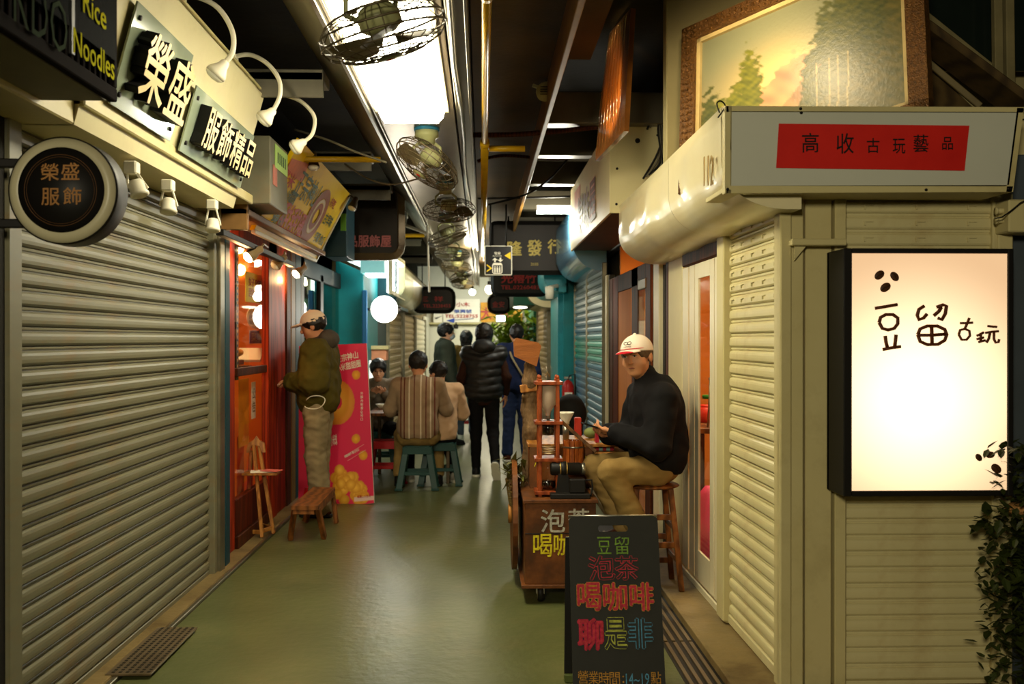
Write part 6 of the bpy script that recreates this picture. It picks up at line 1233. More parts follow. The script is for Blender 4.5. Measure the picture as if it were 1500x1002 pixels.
# basket with dry leaves on the cart flank
t = thing('hanging_basket','small dark wicker basket with dry leaves hanging on the cart flank','basket',P(755,742,6.2)); c = P(755,741,6.15)
mb = MB()
for i in range(16):
    a = 2*PI*i/16; mb.bar(c+V(math.cos(a)*.035,math.sin(a)*.035,0),c+V(math.cos(a)*.06,math.sin(a)*.06,.17),.008,.006)
for j in range(5): mb.ring([c+V(math.cos(a)*(.037+.005*j),math.sin(a)*(.037+.005*j),.02+.035*j) for a in np.linspace(0,2*PI,16,endpoint=False)],.005,n=5,closed=True)
o_ = mesh_obj('wicker',mb,mat('dry_wicker',(112,88,38),rough=.7,c2=(74,58,24),ns=20),t); o_['kind'] = 'stuff'
leafy('dry_plant','wispy green and brown dry plant in the wicker basket','plant',c+V(0,0,.22),(.03,.03,.05),50,mat('dry_leaf',(104,112,50),rough=.6,c2=(90,70,30),ns=20),.05,9,1.6)
# ------------------------------------------------------------------ ivy and stone at the right edge
leafy('ivy_plant','dense dark ivy hanging along the far right edge beside the shutter','plant',V(P(1492,880,3.9).x+.05,3.92,.55),(.09,.06,.30),1500,m_lfd,.045,11)
leafy('ivy_sprig','small ivy sprig reaching left over the cream shutter','plant',P(1450,762,3.95),(.04,.02,.02),14,m_lfd,.06,12)
t = thing('stone_planter','pale orange stone planter rim above the ivy at the right edge','planter',P(1500,770,4.0)); c = P(1512,745,4.0); S_ = SDF(tuple(c-V(.14,.14,.10)),tuple(c+V(.14,.14,.08)),.006); S_.ell(c+V(0,0,0),(.105,.09,.032),None,.01); S_.ell(c+V(.01,0,-.03),(.07,.07,.04),None,.02); S_.fold(.004,lambda x,y,z: noise3(x,y,z,60)); sdf_obj('rim',S_,mat('sandstone',(206,150,90),rough=.8,c2=(176,122,66),ns=9),t)
mb = MB(); mb.cyl((c.x+.02,4.0,0),(c.x+.02,4.0,c.z-.04),.05,n=16); mesh_obj('column',mb,mat('dark_stone',(60,54,40),rough=.8),t)
# ------------------------------------------------------------------ stools, table
def tall_stool(label,cpx,Y,zs,m):
    c = P(cpx,700,Y); t = thing('bar_stool',label,'stool',(c.x,Y,.035)); 
    S_ = SDF((c.x-.22,Y-.22,zs-.06),(c.x+.22,Y+.22,zs+.04),.008); S_.ell((c.x,Y,zs-.02),(.17,.17,.022),None,0); S_.ell((c.x,Y,zs+.025),(.10,.10,.02),None,0,'sub'); sdf_obj('seat',S_,m,t); ft = []
    for sx in (-1,1):
        for sy in (-1,1): mb = MB(); a = V(c.x+sx*.10,Y+sy*.10,zs-.03); b = V(c.x+sx*.155,Y+sy*.155,.035); mb.bar(b,a,.032,.032); mesh_obj('leg',mb,m,t); ft.append((a,b))
    for (i,j,fz) in ((0,1,.3),(2,3,.3),(0,2,.45),(1,3,.45),(2,3,.62),(0,1,.62),(1,3,.2),(0,2,.72)): p,q_ = ft[i][1].lerp(ft[i][0],fz),ft[j][1].lerp(ft[j][0],fz); mb = MB(); mb.bar(p,q_,.022,.034); mesh_obj('rung',mb,m,t)
    return t
tall_stool('tall brown wooden bar stool under the seated man in the white cap',953,5.9,.655,m_wood)
m_gp = mat('dark_green_plastic',(36,72,66),rough=.4,c2=(28,60,54),ns=4,dirt=(90,96,80),dirt_amt=.2)
def plastic_stool(label,c,zs,m,group=None,hw=.155):
    t = thing('plastic_stool',label,'stool',c,0,group); x,y,z = c; mb = MB(); mb.box(x-hw,x+hw,y-hw*.85,y+hw*.85,zs-.02,zs); mesh_obj('seat',mb,m,t)
    mb = MB(); e = hw+.012
    for (a,b) in (((-e,-e*.85),(e,-e*.85)),((e,-e*.85),(e,e*.85)),((e,e*.85),(-e,e*.85)),((-e,e*.85),(-e,-e*.85))): mb.bar((x+a[0],y+a[1],zs-.045),(x+b[0],y+b[1],zs-.045),.018,.07)
    mesh_obj('skirt',mb,m,t)
    for sx in (-1,1):
        for sy in (-1,1): mb = MB(); p0 = V(x+sx*(hw-.01),y+sy*(hw-.02)*.85,zs-.05); p1 = V(x+sx*(hw+.055),y+sy*(hw+.04)*.85,z+.004); mb.bar(p1,p0,.062,.045,up=(0,1,0)); mb.obox(p1+V(0,0,.01),(.075,.06,.02)); mesh_obj('leg',mb,m,t)
    for sy in (-1,1):
        z_ = z+.17; mb = MB(); q_ = hw+.025; mb.bar((x-q_,y+sy*q_*.85,z_),(x+q_,y+sy*q_*.85,z_),.02,.035); mesh_obj('brace',mb,m,t)
    for sx in (-1,1): mb = MB(); q_ = hw+.025; mb.bar((x+sx*q_,y-q_*.85,z_),(x+sx*q_,y+q_*.85,z_),.02,.035); mesh_obj('brace',mb,m,t)
    return t
ST1 = PF(612,716); plastic_stool('dark green plastic stool under the man in the striped shirt',ST1,.44,m_gp,hw=.125)
ST2 = V(P(645,0,10.3).x,10.3,0); plastic_stool('dark green plastic stool under the person in the beige jacket',ST2,.44,m_gp,hw=.14)
m_rp = mat('red_plastic_stool',(170,24,28),rough=.35,c2=(150,18,22)); 
plastic_stool('red plastic stool left of the striped shirt man under the table',V(P(566,0,10.5).x,10.5,0),.44,m_rp,hw=.14); ST3 = V(P(553,0,11.55).x,11.55,0); plastic_stool('dark plastic stool under the boy at the table',ST3,.44,m_gp)
plastic_stool('red plastic stool far down the alley between the walkers',V(P(683,0,16).x,16,0),.44,m_rp,hw=.15)
t = thing('dining_table','dark dining table with thin metal legs where three people sit','table',(-.95,10.9,0)); zt4 = .735; tx0,tx1,ty0,ty1 = P(541,0,10.6).x,P(664,0,10.6).x,10.32,11.2
mb = MB(); mb.box(tx0,tx1,ty0,ty1,zt4-.03,zt4); mesh_obj('tabletop',mb,m_wood,t)
for x in (tx0+.05,tx1-.05):
    for y in (ty0+.05,ty1-.05): mb = MB(); mb.box(x-.018,x+.018,y-.018,y+.018,0,zt4-.03); mesh_obj('leg',mb,mat('table_leg_metal',(84,66,40),rough=.4,metal=.5),t)
def bowl(label,x,y,r,m,grp=None): mb = MB(); mb.lathe([(.02,0),(.03,.004),(r,.055),(r*.94,.05),(.02,.01),(0,.01)],(x,y,zt4),(0,0,1),20); solo('bowl',mb,m,label,'bowl',grp)
bowl('white bowl in front of the boy on the table',tx0+.10,10.95,.075,m_white); bowl('dark bowl at the left table edge',tx0+.30,10.85,.07,m_brown)
mb = MB(); mb.box(tx0+.15,tx0+.33,11.0,11.1,zt4,zt4+.012); solo('serving_tray',mb,m_wht,'pale tray lying on the table beside the bowls','tray')
for i in range(2): mb = MB(); mb.cyl((tx0+.2+.02*i,10.72,zt4+.004),(tx0+.36+.02*i,10.89,zt4+.06),.003,n=5); solo('chopstick',mb,m_woodl,('left','right')[i]+' chopstick resting on the dark bowl','chopstick')
# ------------------------------------------------------------------ people
m_skin = mat('warm_skin',(204,146,104),rough=.5,c2=(190,128,88),ns=5,sss=.08,spec=.35); m_skin2 = mat('fair_skin',(222,170,134),rough=.5,c2=(210,152,116),ns=5,sss=.08,spec=.35)
m_hair = mat('black_hair',(26,20,16),rough=.5,spec=.4,c2=(16,12,10),ns=40,stretch=(1,1,.3)); m_eye = mat('dark_eye',(20,14,12),rough=.2,spec=.6); m_lip = mat('muted_lips',(160,92,72),rough=.5); m_eyew = mat('eye_white',(206,190,170),rough=.3)
def v3(*a): return np.array(a,dtype=np.float32)
def Rz(a): c,s = math.cos(a),math.sin(a); return np.array([[c,-s,0],[s,c,0],[0,0,1]])
def Rx(a): c,s = math.cos(a),math.sin(a); return np.array([[1,0,0],[0,c,-s],[0,s,c]])
def Ry(a): c,s = math.cos(a),math.sin(a); return np.array([[c,0,s],[0,1,0],[-s,0,c]])
STAND = dict(pelvis=(0,0,.93),waist=(0,.0,1.08),chest=(0,.0,1.27),neck=(0,-.01,1.42),head=(0,.02,1.575),shl=(-.17,-.01,1.375),shr=(.17,-.01,1.375),ell=(-.215,-.02,1.10),elr=(.215,-.02,1.10),wrl=(-.225,.05,.87),wrr=(.225,.05,.87),hil=(-.085,0,.91),hir=(.085,0,.91),knl=(-.095,.01,.50),knr=(.095,.01,.50),anl=(-.095,-.02,.09),anr=(.095,-.02,.09))
def hand(S,w_,f,n,side,curl=.5,k=.006,s_=1.0,spread=1.0):
    f = np.array(f,float); f /= np.linalg.norm(f); n = np.array(n,float); n = n-f*(n@f); n /= np.linalg.norm(n); t = np.cross(f,n)*side
    w_ = np.array(w_,float)
    for q in (-.5,0,.5): S.cap(w_+t*q*.03*s_,w_+f*.075*s_+t*q*.052*s_,.015*s_,.0125*s_,.012)
    for i,(o,L) in enumerate(((.030,.9),(.010,1.0),(-.010,.94),(-.028,.76))):
        p = w_+f*.078*s_+t*o*s_*spread; d = f.copy(); a = 0
        for j,(l,r) in enumerate(((.036,.0085),(.026,.0078),(.021,.007))):
            a += curl*(.5 if j == 0 else .8); d = f*math.cos(a)+n*math.sin(a); q = p+d*l*L*s_; S.cap(p,q,r*s_,r*s_*.93,k if j == 0 else .003); p = q
    p = w_+f*.022*s_+t*.026*s_; 
    for d,l,r in ((f*.55+t*.65+n*.35,.036,.011),(f*.8+t*.25+n*.5,.030,.0095),(f*.85+n*.55,.022,.008)): d = d/np.linalg.norm(d); q = p+d*l*s_; S.cap(p,q,r*s_,r*s_*.9,.008); p = q
def head_sdf(S,c,R,s_=1.0,wide=1.0):
    def T(p): return c+(R@np.array(p,float))*s_
    S.ell(T((0,-.012,.028)),(.076*s_*wide,.096*s_,.088*s_),R,.02); S.ell(T((0,.034,-.03)),(.062*s_*wide,.062*s_,.082*s_),R,.02); S.ell(T((0,.058,-.088)),(.03*s_*wide,.028*s_,.022*s_),R,.022)
    for q in (-1,1):
        S.ell(T((q*.045*wide,.05,-.03)),(.026*s_,.028*s_,.03*s_),R,.015); S.ell(T((q*.079*wide,-.008,-.008)),(.010*s_,.021*s_,.031*s_),R,.006); S.ell(T((q*.030,.106,.014)),(.019*s_,.014*s_,.011*s_),R,0,'sub')
        S.cap(T((q*.012,.094,.030)),T((q*.044,.084,.031)),.009*s_,.007*s_,.008)
    S.cap(T((0,.090,.014)),T((0,.112,-.020)),.0075*s_,.0115*s_,.008); S.ell(T((0,.104,-.026)),(.017*s_,.010*s_,.009*s_),R,.005)
    S.cap(T((-.019,.088,-.053)),T((.019,.088,-.053)),.0065*s_,.0065*s_,.006); S.cap(T((-.015,.086,-.064)),T((.015,.086,-.064)),.0065*s_,.0065*s_,.006)
    return T
def human(label,loc,rz,J={},look=(0,0),H=1.70,hres=.008,skin=None,top=None,bottom=None,shoes=None,hair='short',cap=None,hands=None,wide=1.0,tilt=0,face=True,bodyw=1.0,armr=1.0,extra=None,hood=None,hs=1.0,child=False):
    skin = skin or m_skin; s_ = H/1.70; j = {k_: np.array(v_,float)*s_ for k_,v_ in {**STAND,**J}.items()}
    t = thing('person',label,'person',loc,rz,local=True)
    R = Rz(look[0])@Rx(look[1])@Ry(tilt); hc = j['head']; allp = np.array(list(j.values())); lo = allp.min(0)-.28; hi = allp.max(0)+.28; lo[2] = max(lo[2]-.0,-.02) if J.get('anl') is None else lo[2]
    # continuous body
    S = SDF(lo,hi,hres); T = head_sdf(S,hc,R,s_*hs,wide); S.cap(j['neck']-v3(0,0,.04),hc-R@v3(0,.02,.05),.056,.05,.03); S.ell(j['chest'],(.13,.085,.17),None,.03); S.cap(j['pelvis'],j['chest'],.10,.11,.04)
    S.cap(j['shl'],j['shr'],.045,.045,.05)
    for q,sd in (('l',-1),('r',1)):
        S.chain([j['sh'+q],j['el'+q],j['wr'+q]],[.042,.034,.024],.02); S.chain([j['hi'+q],j['kn'+q],j['an'+q]],[.075,.05,.036],.03); S.cap(j['an'+q]+v3(0,0,-.03),j['an'+q]+v3(0,.10,-.05),.03,.022,.02)
        f,n,cu = (hands or {}).get(q,((0,.1,-1),(sd*-1.0,.2,0),.35)); hand(S,j['wr'+q],f,n,-sd*(1 if True else 1),cu)
    sdf_obj('body',S,skin,t)
    if face:
        for q in (-1,1):
            mb = MB(); mb.ell(T((q*.031,.0915,.0125)),(.0125*s_,.004*s_,.0042*s_),Matrix(R.tolist()),12,8); e = mesh_obj('eye',mb,m_eyew,t); mb = MB(); mb.ell(T((q*.031,.0950,.0125)),(.0052*s_,.0022*s_,.0042*s_),Matrix(R.tolist()),10,6); mesh_obj('iris',mb,m_eye,e)
            mb = MB(); mb.ring([Vector(T((q*.015,.100,.033))),Vector(T((q*.032,.099,.038))),Vector(T((q*.048,.088,.034)))],[.0028,.0034,.0018],n=6); mesh_obj('eyebrow',mb,m_hair,t)
            mb = MB(); mb.ring([Vector(T((q*.018,.094,.017))),Vector(T((q*.031,.0965,.0185))),Vector(T((q*.045,.090,.016)))],[.0014,.0020,.0012],n=5); mesh_obj('eyelid',mb,m_hair,t)
        mb = MB(); mb.ring([Vector(T((-.021,.090,-.058))),Vector(T((-.008,.0965,-.0555))),Vector(T((.008,.0965,-.0555))),Vector(T((.021,.090,-.058)))],[.002,.0042,.0042,.002],n=6); mesh_obj('lips',mb,m_lip,t)
    # hair
    if hair:
        r_ = .20*s_; S = SDF(hc-r_-v3(0,0,.12 if hair == 'long' else 0),hc+r_,.006); g = dict(short=.012,fluffy=.022,long=.022,bob=.026,thin=.009)[hair]
        S.ell(T((0,-.014,.034)),((.078*wide+g)*s_,(.098+g)*s_,(.090+g)*s_),R,0)
        if hair in ('long','bob'): S.ell(T((0,-.05,-.06)),(.085*s_,.06*s_,(.15 if hair == 'long' else .09)*s_),R,.04)
        S.fold(.0045,lambda x,y,z: noise3(x,y,z,70)+.6*noise3(x,y,z,150,2))
        S.ell(T((0,.105,-.055)),(.078*s_,.085*s_,.112*s_),R,0,'sub')
        if hair in ('short','thin','fluffy'):
            S.cut(T((0,-.02,-.035 if hair == 'thin' else -.062)),-(R@v3(0,-.25,1)))
            for q in (-1,1): S.ell(T((q*.095,.01,-.05)),(.04*s_,.035*s_,.05*s_),R,0,'sub')
        if cap: S.cut(T((0,0,.055)),R@v3(0,.0,1))
        sdf_obj('hair',S,MC.get('thin_grey_hair',m_hair) if hair == 'thin' else m_hair,t)
    if cap:
        m_c,m_b = cap; S = SDF(hc-.2,hc+.24,.005); S.ell(T((0,-.010,.038)),(.090*wide*s_,.110*s_,.096*s_),R,0); S.cut(T((0,0,.030)),-(R@v3(0,-.14,1))); S.ell(T((0,-.01,.03)),(.084*wide*s_,.103*s_,.088*s_),R,0,'sub'); S.ell(T((0,-.01,.136)),(.010,.010,.007),R,0); 
        sdf_obj('cap_crown',S,m_c,t); S = SDF(hc-.24,hc+.24,.004); S.ell(T((0,.108,.036)),(.072*s_,.085*s_,.018*s_),R,0); S.ell(T((0,.115,.006)),(.10*s_,.12*s_,.040*s_),R,0,'sub'); S.ell(T((0,-.01,.03)),(.083*s_,.104*s_,.086*s_),R,0,'sub'); S.cut(T((0,0,.026)),-(R@v3(0,0,1))); b_ = sdf_obj('cap_brim',S,[m_c,m_b],t,slot=lambda c: ((((((c-hc)@R)/s_-np.array([0,.108,.036]))/np.array([.072,.085,.018]))**2).sum(-1) < .86)|((((c-hc)@R)/s_)[:,1] > .158))
    # top garment
    sp = j['neck']-j['pelvis']; sp /= np.linalg.norm(sp); sx = j['shr']-j['shl']; sx /= np.linalg.norm(sx); sy = np.cross(sp,sx); sy /= np.linalg.norm(sy); sx = np.cross(sy,sp); RS = np.stack([sx,sy,sp],1); bw_ = bodyw*s_
    if top:
        m_t,th,hem,style = top['mat'],top.get('th',.02),top.get('hem'),top.get('style','jacket'); S = SDF(lo,hi,hres)
        S.ell(j['chest']+sp*.01,((.165+th)*bw_,(.105+th)*bw_,.19*s_),RS,.05); S.ell((j['waist']+j['chest'])/2-sp*.06,((.145+th)*bw_,(.108+th*1.2)*bw_,.20*s_),RS,.06); S.ell(j['pelvis']*.65+j['waist']*.35,((.158+th)*bw_,(.118+th*1.2)*bw_,.17*s_),RS,.05)
        S.cap(j['shl'],j['shr'],.055+th*.7,.055+th*.7,.05); S.cap(j['neck']-sp*.05,j['neck']+sp*top.get('collar',.0),.07+th*.4,.062+th*.3,.03)
        if style != 'vest':
            ar = (.05+th)*armr
            for q in 'lr': w_ = j['wr'+q]+(j['el'+q]-j['wr'+q])*top.get('cuff',.08); S.chain([j['sh'+q],j['el'+q],w_],[ar*1.12,ar*.98,ar*.72],.035)
        if hem is not None:
            if top.get('hemn') is not None: S.cut(np.array(top['hemp'])*s_,top['hemn'])
            else: S.cut((0,0,hem*s_),(0,0,-1))
        fr = top.get('fold',.006)
        if style in ('vest','puffer'): S.fold(.012,lambda x,y,z: -np.abs(np.sin((z+.02*np.cos(9*x))*math.pi/.085))+.3)
        S.fold(fr,lambda x,y,z: noise3(x,y,z,26,1)+.7*noise3(x,y,z,52,2)); S.ell(T((0,.02,-.02)),(.074*s_,.09*s_,.11*s_),R,0,'sub'); 
        sdf_obj(top.get('name','jacket'),S,m_t,t,slot=top.get('slot'))
        if style == 'vest':
            S = SDF(lo,hi,hres)
            for q in 'lr': S.chain([j['sh'+q],j['el'+q],j['wr'+q]+(j['el'+q]-j['wr'+q])*.06],[.06,.052,.04],.03)
            S.cap((j['pelvis']+j['waist'])/2,j['pelvis'],.165*bw_,.165*bw_,.03,flat=((0,1,0),.72)); S.cut((0,0,.80*s_),(0,0,-1)); S.fold(.005,lambda x,y,z: noise3(x,y,z,40,1)); sdf_obj('sweater',S,top['sleeve'],t)
    if hood: S = SDF(j['neck']-.25,j['neck']+.25,.008); q = j['neck']; S.ell(q+RS@v3(0,-.085,.035),(.135*s_,.085*s_,.085*s_),RS,.03); S.ell(q+RS@v3(0,.0,.01),(.105*s_,.09*s_,.05*s_),RS,.03); S.fold(.005,lambda x,y,z: noise3(x,y,z,40,3)); S.ell(T((0,.03,-.0)),(.072*s_,.10*s_,.11*s_),R,0,'sub'); sdf_obj('hood',S,hood,t)
    if bottom:
        m_b,rh = bottom['mat'],bottom.get('r',1.0); S = SDF(lo,hi,hres); S.ell(j['pelvis'],(.155*bw_,.12*bw_,.13*s_),None,.05)
        for q in 'lr': a = j['an'+q]+(j['kn'+q]-j['an'+q])*bottom.get('ank',.08); S.chain([j['hi'+q],j['kn'+q],a],[.092*rh*s_,.068*rh*s_,bottom.get('ra',.056)*s_],.02)
        S.fold(bottom.get('fold',.005),lambda x,y,z: noise3(x,y,z,30,2)+.6*noise3(x,y,z*1.6,55,4)); sdf_obj('trousers',S,m_b,t)
    if shoes:
        for q in 'lr':
            a = j['an'+q]; fd = np.array(shoes.get('dir'+q,(0,1,0)),float); fd /= np.linalg.norm(fd); up = np.array(shoes.get('up'+q,(0,0,1)),float); up = up-fd*(up@fd); up /= np.linalg.norm(up)
            S = SDF(a-.26,a+.26,.006); h0 = a-up*.045; S.chain([h0-fd*.04,h0+fd*.06,h0+fd*.15-up*.012],[.043,.042,.034],.02); S.cap(a+up*.01,a-up*.03,.045,.045,.02); S.cut(a-up*.078,-up); sole = S.D.copy(); 
            so = sdf_obj('shoe',S,shoes['mat'],t)
            S2 = SDF(a-.26,a+.26,.006); S2.chain([h0-fd*.045-up*.035,h0+fd*.06-up*.035,h0+fd*.155-up*.035],[.045,.046,.040],.02); S2.cut(a-up*.058,up); S2.cut(a-up*.088,-up); sdf_obj('sole',S2,shoes.get('sole',m_white),so)
    if extra: extra(t,j,T,R,RS,s_)
    return t
def cloth(n_,c,**k): return mat(n_,c,rough=.85,spec=.1,bump=.15,bs=220,**k)
# 1 seated man in cap
m_blk = cloth('black_wool',(24,23,24)); m_kh = cloth('khaki_cotton',(150,122,72),c2=(128,102,56)); m_capw = cloth('white_cap_cotton',(228,214,196),c2=(216,200,180)); m_capr = cloth('red_cap_brim',(206,36,48))
mat('thin_grey_hair',(112,88,62),rough=.7,c2=(70,54,38),ns=60)
def ex1(t,j,T,R,RS,s_):
    ru = Vector(R@v3(-1,0,0)); rv = Vector(R@v3(0,0,1)); f = Vector(R@v3(0,1,0))
    rn = Vector(R@v3(0,.87,.5)).normalized(); rv2 = Vector(R@v3(0,-.5,.87))
    mb = MB(); 
    for q in (-1,1): c = Vector(T((q*.011,.101,.092))); mb.ring([c+ru*math.cos(a)*.013+rv2*math.sin(a)*.009 for a in np.linspace(0,2*PI,14,endpoint=False)],.002,n=5,closed=True)
    mesh_obj('cap_emblem',mb,m_ink,t); mb = MB(); mb.text('HOTEL',Vector(T((0,.107,.072))),ru,rv2,.05,.009,bold=.02); mesh_obj('cap_lettering',mb,m_ink,t)
    mb = MB(); mb.ring([Vector(T((math.sin(a)*.091,-.010+math.cos(a)*.111,.046+.012*math.cos(a)))) for a in np.linspace(-1.6,1.6,20)],.0022,n=5); mesh_obj('cap_piping',mb,m_capr,t)
SM = (P(960,710,5.9).x,5.9,.0)
SJ = dict(pelvis=(0,-.01,.765),waist=(0,-.03,.92),chest=(0,-.005,1.10),neck=(0,.055,1.265),head=(0,.115,1.395),shl=(-.175,.02,1.15),shr=(.175,.02,1.15),ell=(-.245,.085,.90),elr=(.245,.07,.90),wrl=(-.075,.265,.955),wrr=(.085,.27,.935),hil=(-.09,.02,.735),hir=(.09,.02,.735),knl=(-.14,.325,.74),knr=(.12,.345,.735),anl=(-.12,.12,.36),anr=(.12,.14,.36))
p1 = human('elderly man in white red-brimmed cap and black jacket on a stool, holding phone',SM,math.radians(100),SJ,look=(math.radians(46),-.10),tilt=.10,H=1.70,hres=.0065,top=dict(mat=m_blk,th=.030,hem=.70,fold=.006,cuff=.03,collar=.02,hemp=(0,0,.70),hemn=(0,-.15,-1)),bottom=dict(mat=m_kh,r=1.03,ra=.072,ank=.0),shoes=dict(mat=m_brown,sole=m_black),hair='thin',cap=(m_capw,m_capr),hands=dict(l=((.45,.9,.15),(.3,-.3,.9),.75),r=((-.5,.85,.1),(-.3,-.3,.9),.8)),wide=1.06,bodyw=1.13,armr=1.08,extra=ex1)
# phone in his hands
fw = Matrix.Rotation(math.radians(100),3,'Z'); pc = Vector(SM)+fw@V(.0,.375,.985); mb = MB(); mb.obox(pc,(.075,.155,.010),fw@Matrix.Rotation(.30,3,'X')); solo('smartphone',mb,m_black,'black smartphone held by the seated man in the white cap','phone')
# 2 standing man at shop
m_ol = cloth('olive_jacket_cloth',(84,74,26),c2=(64,56,18)); m_gr = cloth('washed_grey_denim',(140,124,92),c2=(116,102,74),ns=9); m_hd = cloth('grey_hoodie_cloth',(84,76,66)); m_tan = cloth('beige_cap_cotton',(236,212,182),c2=(222,196,164))
def ex2(t,j,T,R,RS,s_):
    mb = MB(); c = Vector((-.27,-.03,.98)); mb.ring([c+V(.0+.02*math.sin(3*a),.085*math.cos(a),.055*math.sin(a)-.01*math.cos(a)) for a in np.linspace(.5,5.9,22)],.004,n=6); mesh_obj('white_cord',mb,m_white,t)
    mb = MB(); mb.ring([Vector(j['chest'])+V(.0,.155,.12),Vector(j['chest'])+V(0,.17,-.05),Vector(j['pelvis'])+V(0,.155,.05)],.004,n=5); mesh_obj('zip',mb,m_gold,t)
LM = PF(467,755); MJ = dict(shl=(-.165,-.01,1.345),shr=(.165,-.01,1.345),head=(0,.045,1.565),neck=(0,.0,1.42),ell=(-.225,-.02,1.12),elr=(.225,-.02,1.12),wrl=(-.05,.215,1.105),wrr=(.055,.225,1.10),anl=(-.10,-.05,.09),anr=(.10,.03,.09))
human('young man in beige cap, olive jacket and baggy grey jeans looking at his hands',LM,math.radians(86),MJ,look=(.0,-.30),H=1.75,hres=.0075,skin=m_skin,top=dict(mat=m_ol,th=.05,hem=.80,fold=.010,cuff=.05),bottom=dict(mat=m_gr,r=1.22,ra=.088,ank=.0,fold=.009),shoes=dict(mat=m_brown,sole=m_black),hair='short',cap=(m_tan,m_tan),hands=dict(l=((.5,.85,.1),(.2,-.2,-1),.7),r=((-.5,.85,.15),(-.2,-.2,-1),.7)),armr=1.18,hood=m_hd,extra=ex2)
fw = Matrix.Rotation(math.radians(86),3,'Z'); mb = MB(); mb.obox(Vector(LM)+fw@V(0,.36,1.105),(.07,.11,.006),fw@Matrix.Rotation(-.5,3,'X')); solo('paper_note',mb,mat('pinkish_note',(240,196,180)),'small pale note held by the young man in the beige cap','paper')
# 3 striped shirt man
N = NT('striped_knit'); tc = N.n('TexCoord'); sx_ = N.n('SeparateXYZ',{0:tc.outputs['Object']}); rp = N.n('ValToRGB',{0:N.n('MapRange',{'Value':sx_.outputs['X'],'From Min':-.30,'From Max':.30}).outputs[0]}); cr = rp.color_ramp; cr.interpolation = 'CONSTANT'
base_ = (150,124,96); st = [(0,base_)]
for x,c_7 in ((-.17,(92,36,32)),(-.135,(92,36,32)),(-.085,(214,196,166)),(-.035,(92,36,32)),(.03,(214,196,166)),(.08,(92,36,32)),(.125,(214,196,166)),(.165,(110,50,42))): st += [((x+.30)/.6,c_7),((x+.30+.011)/.6,base_)]
for i,(p,c_8) in enumerate(st): e = cr.elements[i] if i < 2 else cr.elements.new(p); e.position = p; e.color = rgba(c_8)
N.put(N.b.inputs['Base Color'],rp.outputs[0]); N.b.inputs['Roughness'].default_value = .9; N.b.inputs['Specular IOR Level'].default_value = .1; m_str = N.m
SIT = dict(pelvis=(0,0,.53),waist=(0,-.015,.68),chest=(0,.0,.87),neck=(0,.045,1.03),head=(0,.085,1.175),shl=(-.18,.02,.985),shr=(.18,.02,.985),ell=(-.265,.09,.745),elr=(.265,.09,.745),wrl=(-.16,.31,.78),wrr=(.16,.31,.78),hil=(-.10,.02,.50),hir=(.10,.02,.50),knl=(-.23,.40,.48),knr=(.23,.40,.48),anl=(-.24,.34,.09),anr=(.24,.34,.09))
HF = dict(l=((.3,1,.0),(.4,0,-.9),.5),r=((-.3,1,.0),(-.4,0,-.9),.5))
human('man in vertically striped beige shirt seated on a green stool, back turned',(ST1.x,ST1.y,0),.02,{**SIT,'knl':(-.17,.36,.48),'knr':(.17,.36,.48),'anl':(-.19,.20,.09),'anr':(.19,.20,.09)},H=1.80,look=(0,-.15),top=dict(mat=m_str,th=.022,hem=.49,fold=.006,name='shirt',cuff=.10),bottom=dict(mat=m_kh,r=1.1),shoes=dict(mat=m_black,sole=m_black),hair='short',hands=HF,bodyw=1.12,wide=1.03)
m_bg = cloth('pale_beige_fleece',(218,180,142),c2=(204,164,126)); m_bk = cloth('black_trousers',(26,24,24))
human('person in pale beige top and black trousers seated at the right of the table',(ST2.x,ST2.y,0),.35,{**SIT,'knr':(.16,.30,.47),'anr':(.20,.10,.09)},H=1.66,look=(.5,-.1),skin=m_skin2,top=dict(mat=m_bg,th=.03,hem=.48,fold=.007,name='top'),bottom=dict(mat=m_bk),shoes=dict(mat=cloth('pale_sneaker',(200,190,170)),sole=m_white),hair='short',hands=HF)
human('boy in grey sweatshirt facing the camera at the table, hands near his mouth',(ST3.x,ST3.y,0),PI+.15,{**SIT,'ell':(-.24,.14,.76),'elr':(.24,.14,.76),'wrl':(-.06,.27,.90),'wrr':(.07,.27,.90),'head':(0,.11,1.17)},H=1.66,look=(0,-.25),skin=m_skin2,top=dict(mat=cloth('grey_sweat_cloth',(124,110,92)),th=.03,hem=.48,name='sweatshirt'),bottom=dict(mat=m_bk),shoes=dict(mat=m_black),hair='fluffy',hands=dict(l=((.5,.3,.6),(.3,1,0),.7),r=((-.5,.3,.6),(-.3,1,0),.7)),hres=.0085)
# standing and walking people
m_dg = cloth('dark_green_coat',(62,66,54),c2=(48,52,42)); m_gp2 = cloth('grey_trousers',(112,102,82)); m_mask = mat('surgical_mask',(196,208,214),rough=.7)
def ex6(t,j,T,R,RS,s_):
    S = SDF(j['head']-.2,j['head']+.2,.006); S.ell(T((0,.062,-.055)),(.060,.052,.048),R,0); S.cap(T((0,.10,-.02)),T((0,.112,-.05)),.014,.014,.02); S.cut(T((0,.03,-.05)),-(R@v3(0,1,0))); sdf_obj('face_mask',S,m_mask,t)
def at_px(px,Y): return (P(px,600,Y).x,Y,0)
WALK = dict(knl=(-.09,.10,.50),anl=(-.09,.14,.09),knr=(.09,.02,.49),anr=(.10,-.22,.15))
human('young man in dark green coat and white face mask standing sideways down the alley',at_px(652,14.0),-PI/2+.25,dict(anl=(-.1,.12,.09),knl=(-.095,.07,.5),anr=(.1,-.12,.09)),H=1.72,look=(-.15,-.05),skin=m_skin2,top=dict(mat=m_dg,th=.045,hem=.78,collar=.03),bottom=dict(mat=m_gp2,r=1.1,ra=.07),shoes=dict(mat=m_black,sole=m_black),hair='fluffy',extra=ex6,hres=.010)
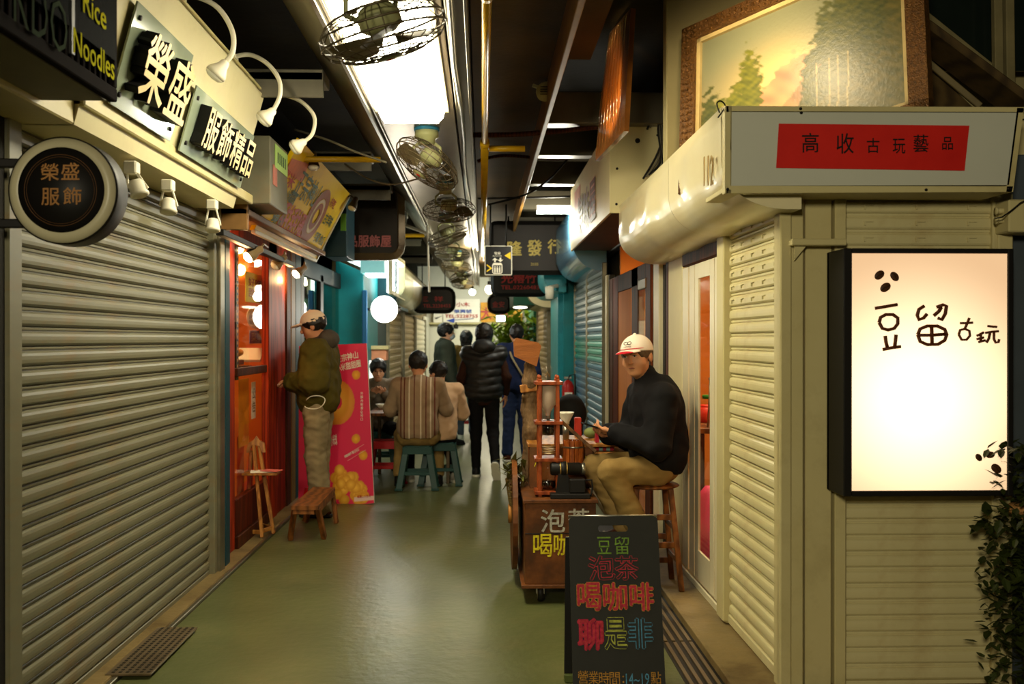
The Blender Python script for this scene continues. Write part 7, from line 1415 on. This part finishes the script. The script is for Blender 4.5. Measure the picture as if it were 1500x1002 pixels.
human('long-haired person in olive brown coat walking away behind the puffer vest wearer',at_px(683,14.6),.0,WALK,H=1.62,face=False,top=dict(mat=cloth('olive_brown_coat',(112,88,38)),th=.045,hem=.66),bottom=dict(mat=cloth('light_blue_jeans',(96,108,120))),shoes=dict(mat=m_white),hair='long',hres=.011)
m_puf = mat('black_puffer_nylon',(34,33,32),rough=.5,spec=.3,c2=(28,27,26)); m_bs = cloth('brown_sleeve_knit',(56,32,22))
human('short-haired person in black puffer vest and trousers walking away, alley centre',at_px(709,10.85),-.05,{**WALK,'knr':(.10,.0,.50),'anr':(.14,-.26,.17),'knl':(-.09,.03,.50),'anl':(-.09,.03,.09),'ell':(-.25,-.03,1.11),'elr':(.25,-.03,1.11),'wrl':(-.25,.08,.90),'wrr':(.24,.10,.92)},H=1.66,face=False,top=dict(mat=m_puf,th=.055,hem=.80,style='vest',sleeve=m_bs,fold=.004,name='puffer_vest'),bottom=dict(mat=m_bk,ra=.05),shoes=dict(mat=m_black,sole=m_white,dirr=(.1,.5,-.85),upr=(0,.85,.5)),hair='bob',hood=m_puf,hres=.008,bodyw=1.04)
m_nv = cloth('navy_jacket',(34,44,78),c2=(26,34,60)); m_jn = cloth('dark_blue_jeans',(44,56,88),c2=(34,42,66))
def ex9(t,j,T,R,RS,s_):
    mb = MB(); mb.ring([Vector(j['shl'])+V(.05,-.02,.075),Vector(j['chest'])+V(-.08,-.175,.02),Vector(j['waist'])+V(.04,-.185,0),Vector(j['pelvis'])+V(.16,-.13,.02)],.013,n=6); mesh_obj('bag_strap',mb,mat('beige_strap',(170,150,112)),t)
    mb = MB(); mb.obox(Vector(j['pelvis'])+V(.22,-.02,-.02),(.10,.24,.24)); mesh_obj('shoulder_bag',mb,m_black,t)
human('man in navy jacket and dark jeans with beige bag strap, behind the tree trunk post',at_px(757,12.2),.1,dict(anl=(-.12,.0,.09),anr=(.12,-.05,.09)),H=1.68,face=False,top=dict(mat=m_nv,th=.04,hem=.80),bottom=dict(mat=m_jn,r=1.12,ra=.07),shoes=dict(mat=m_brown),hair='short',extra=ex9,hres=.010)
# ---- end
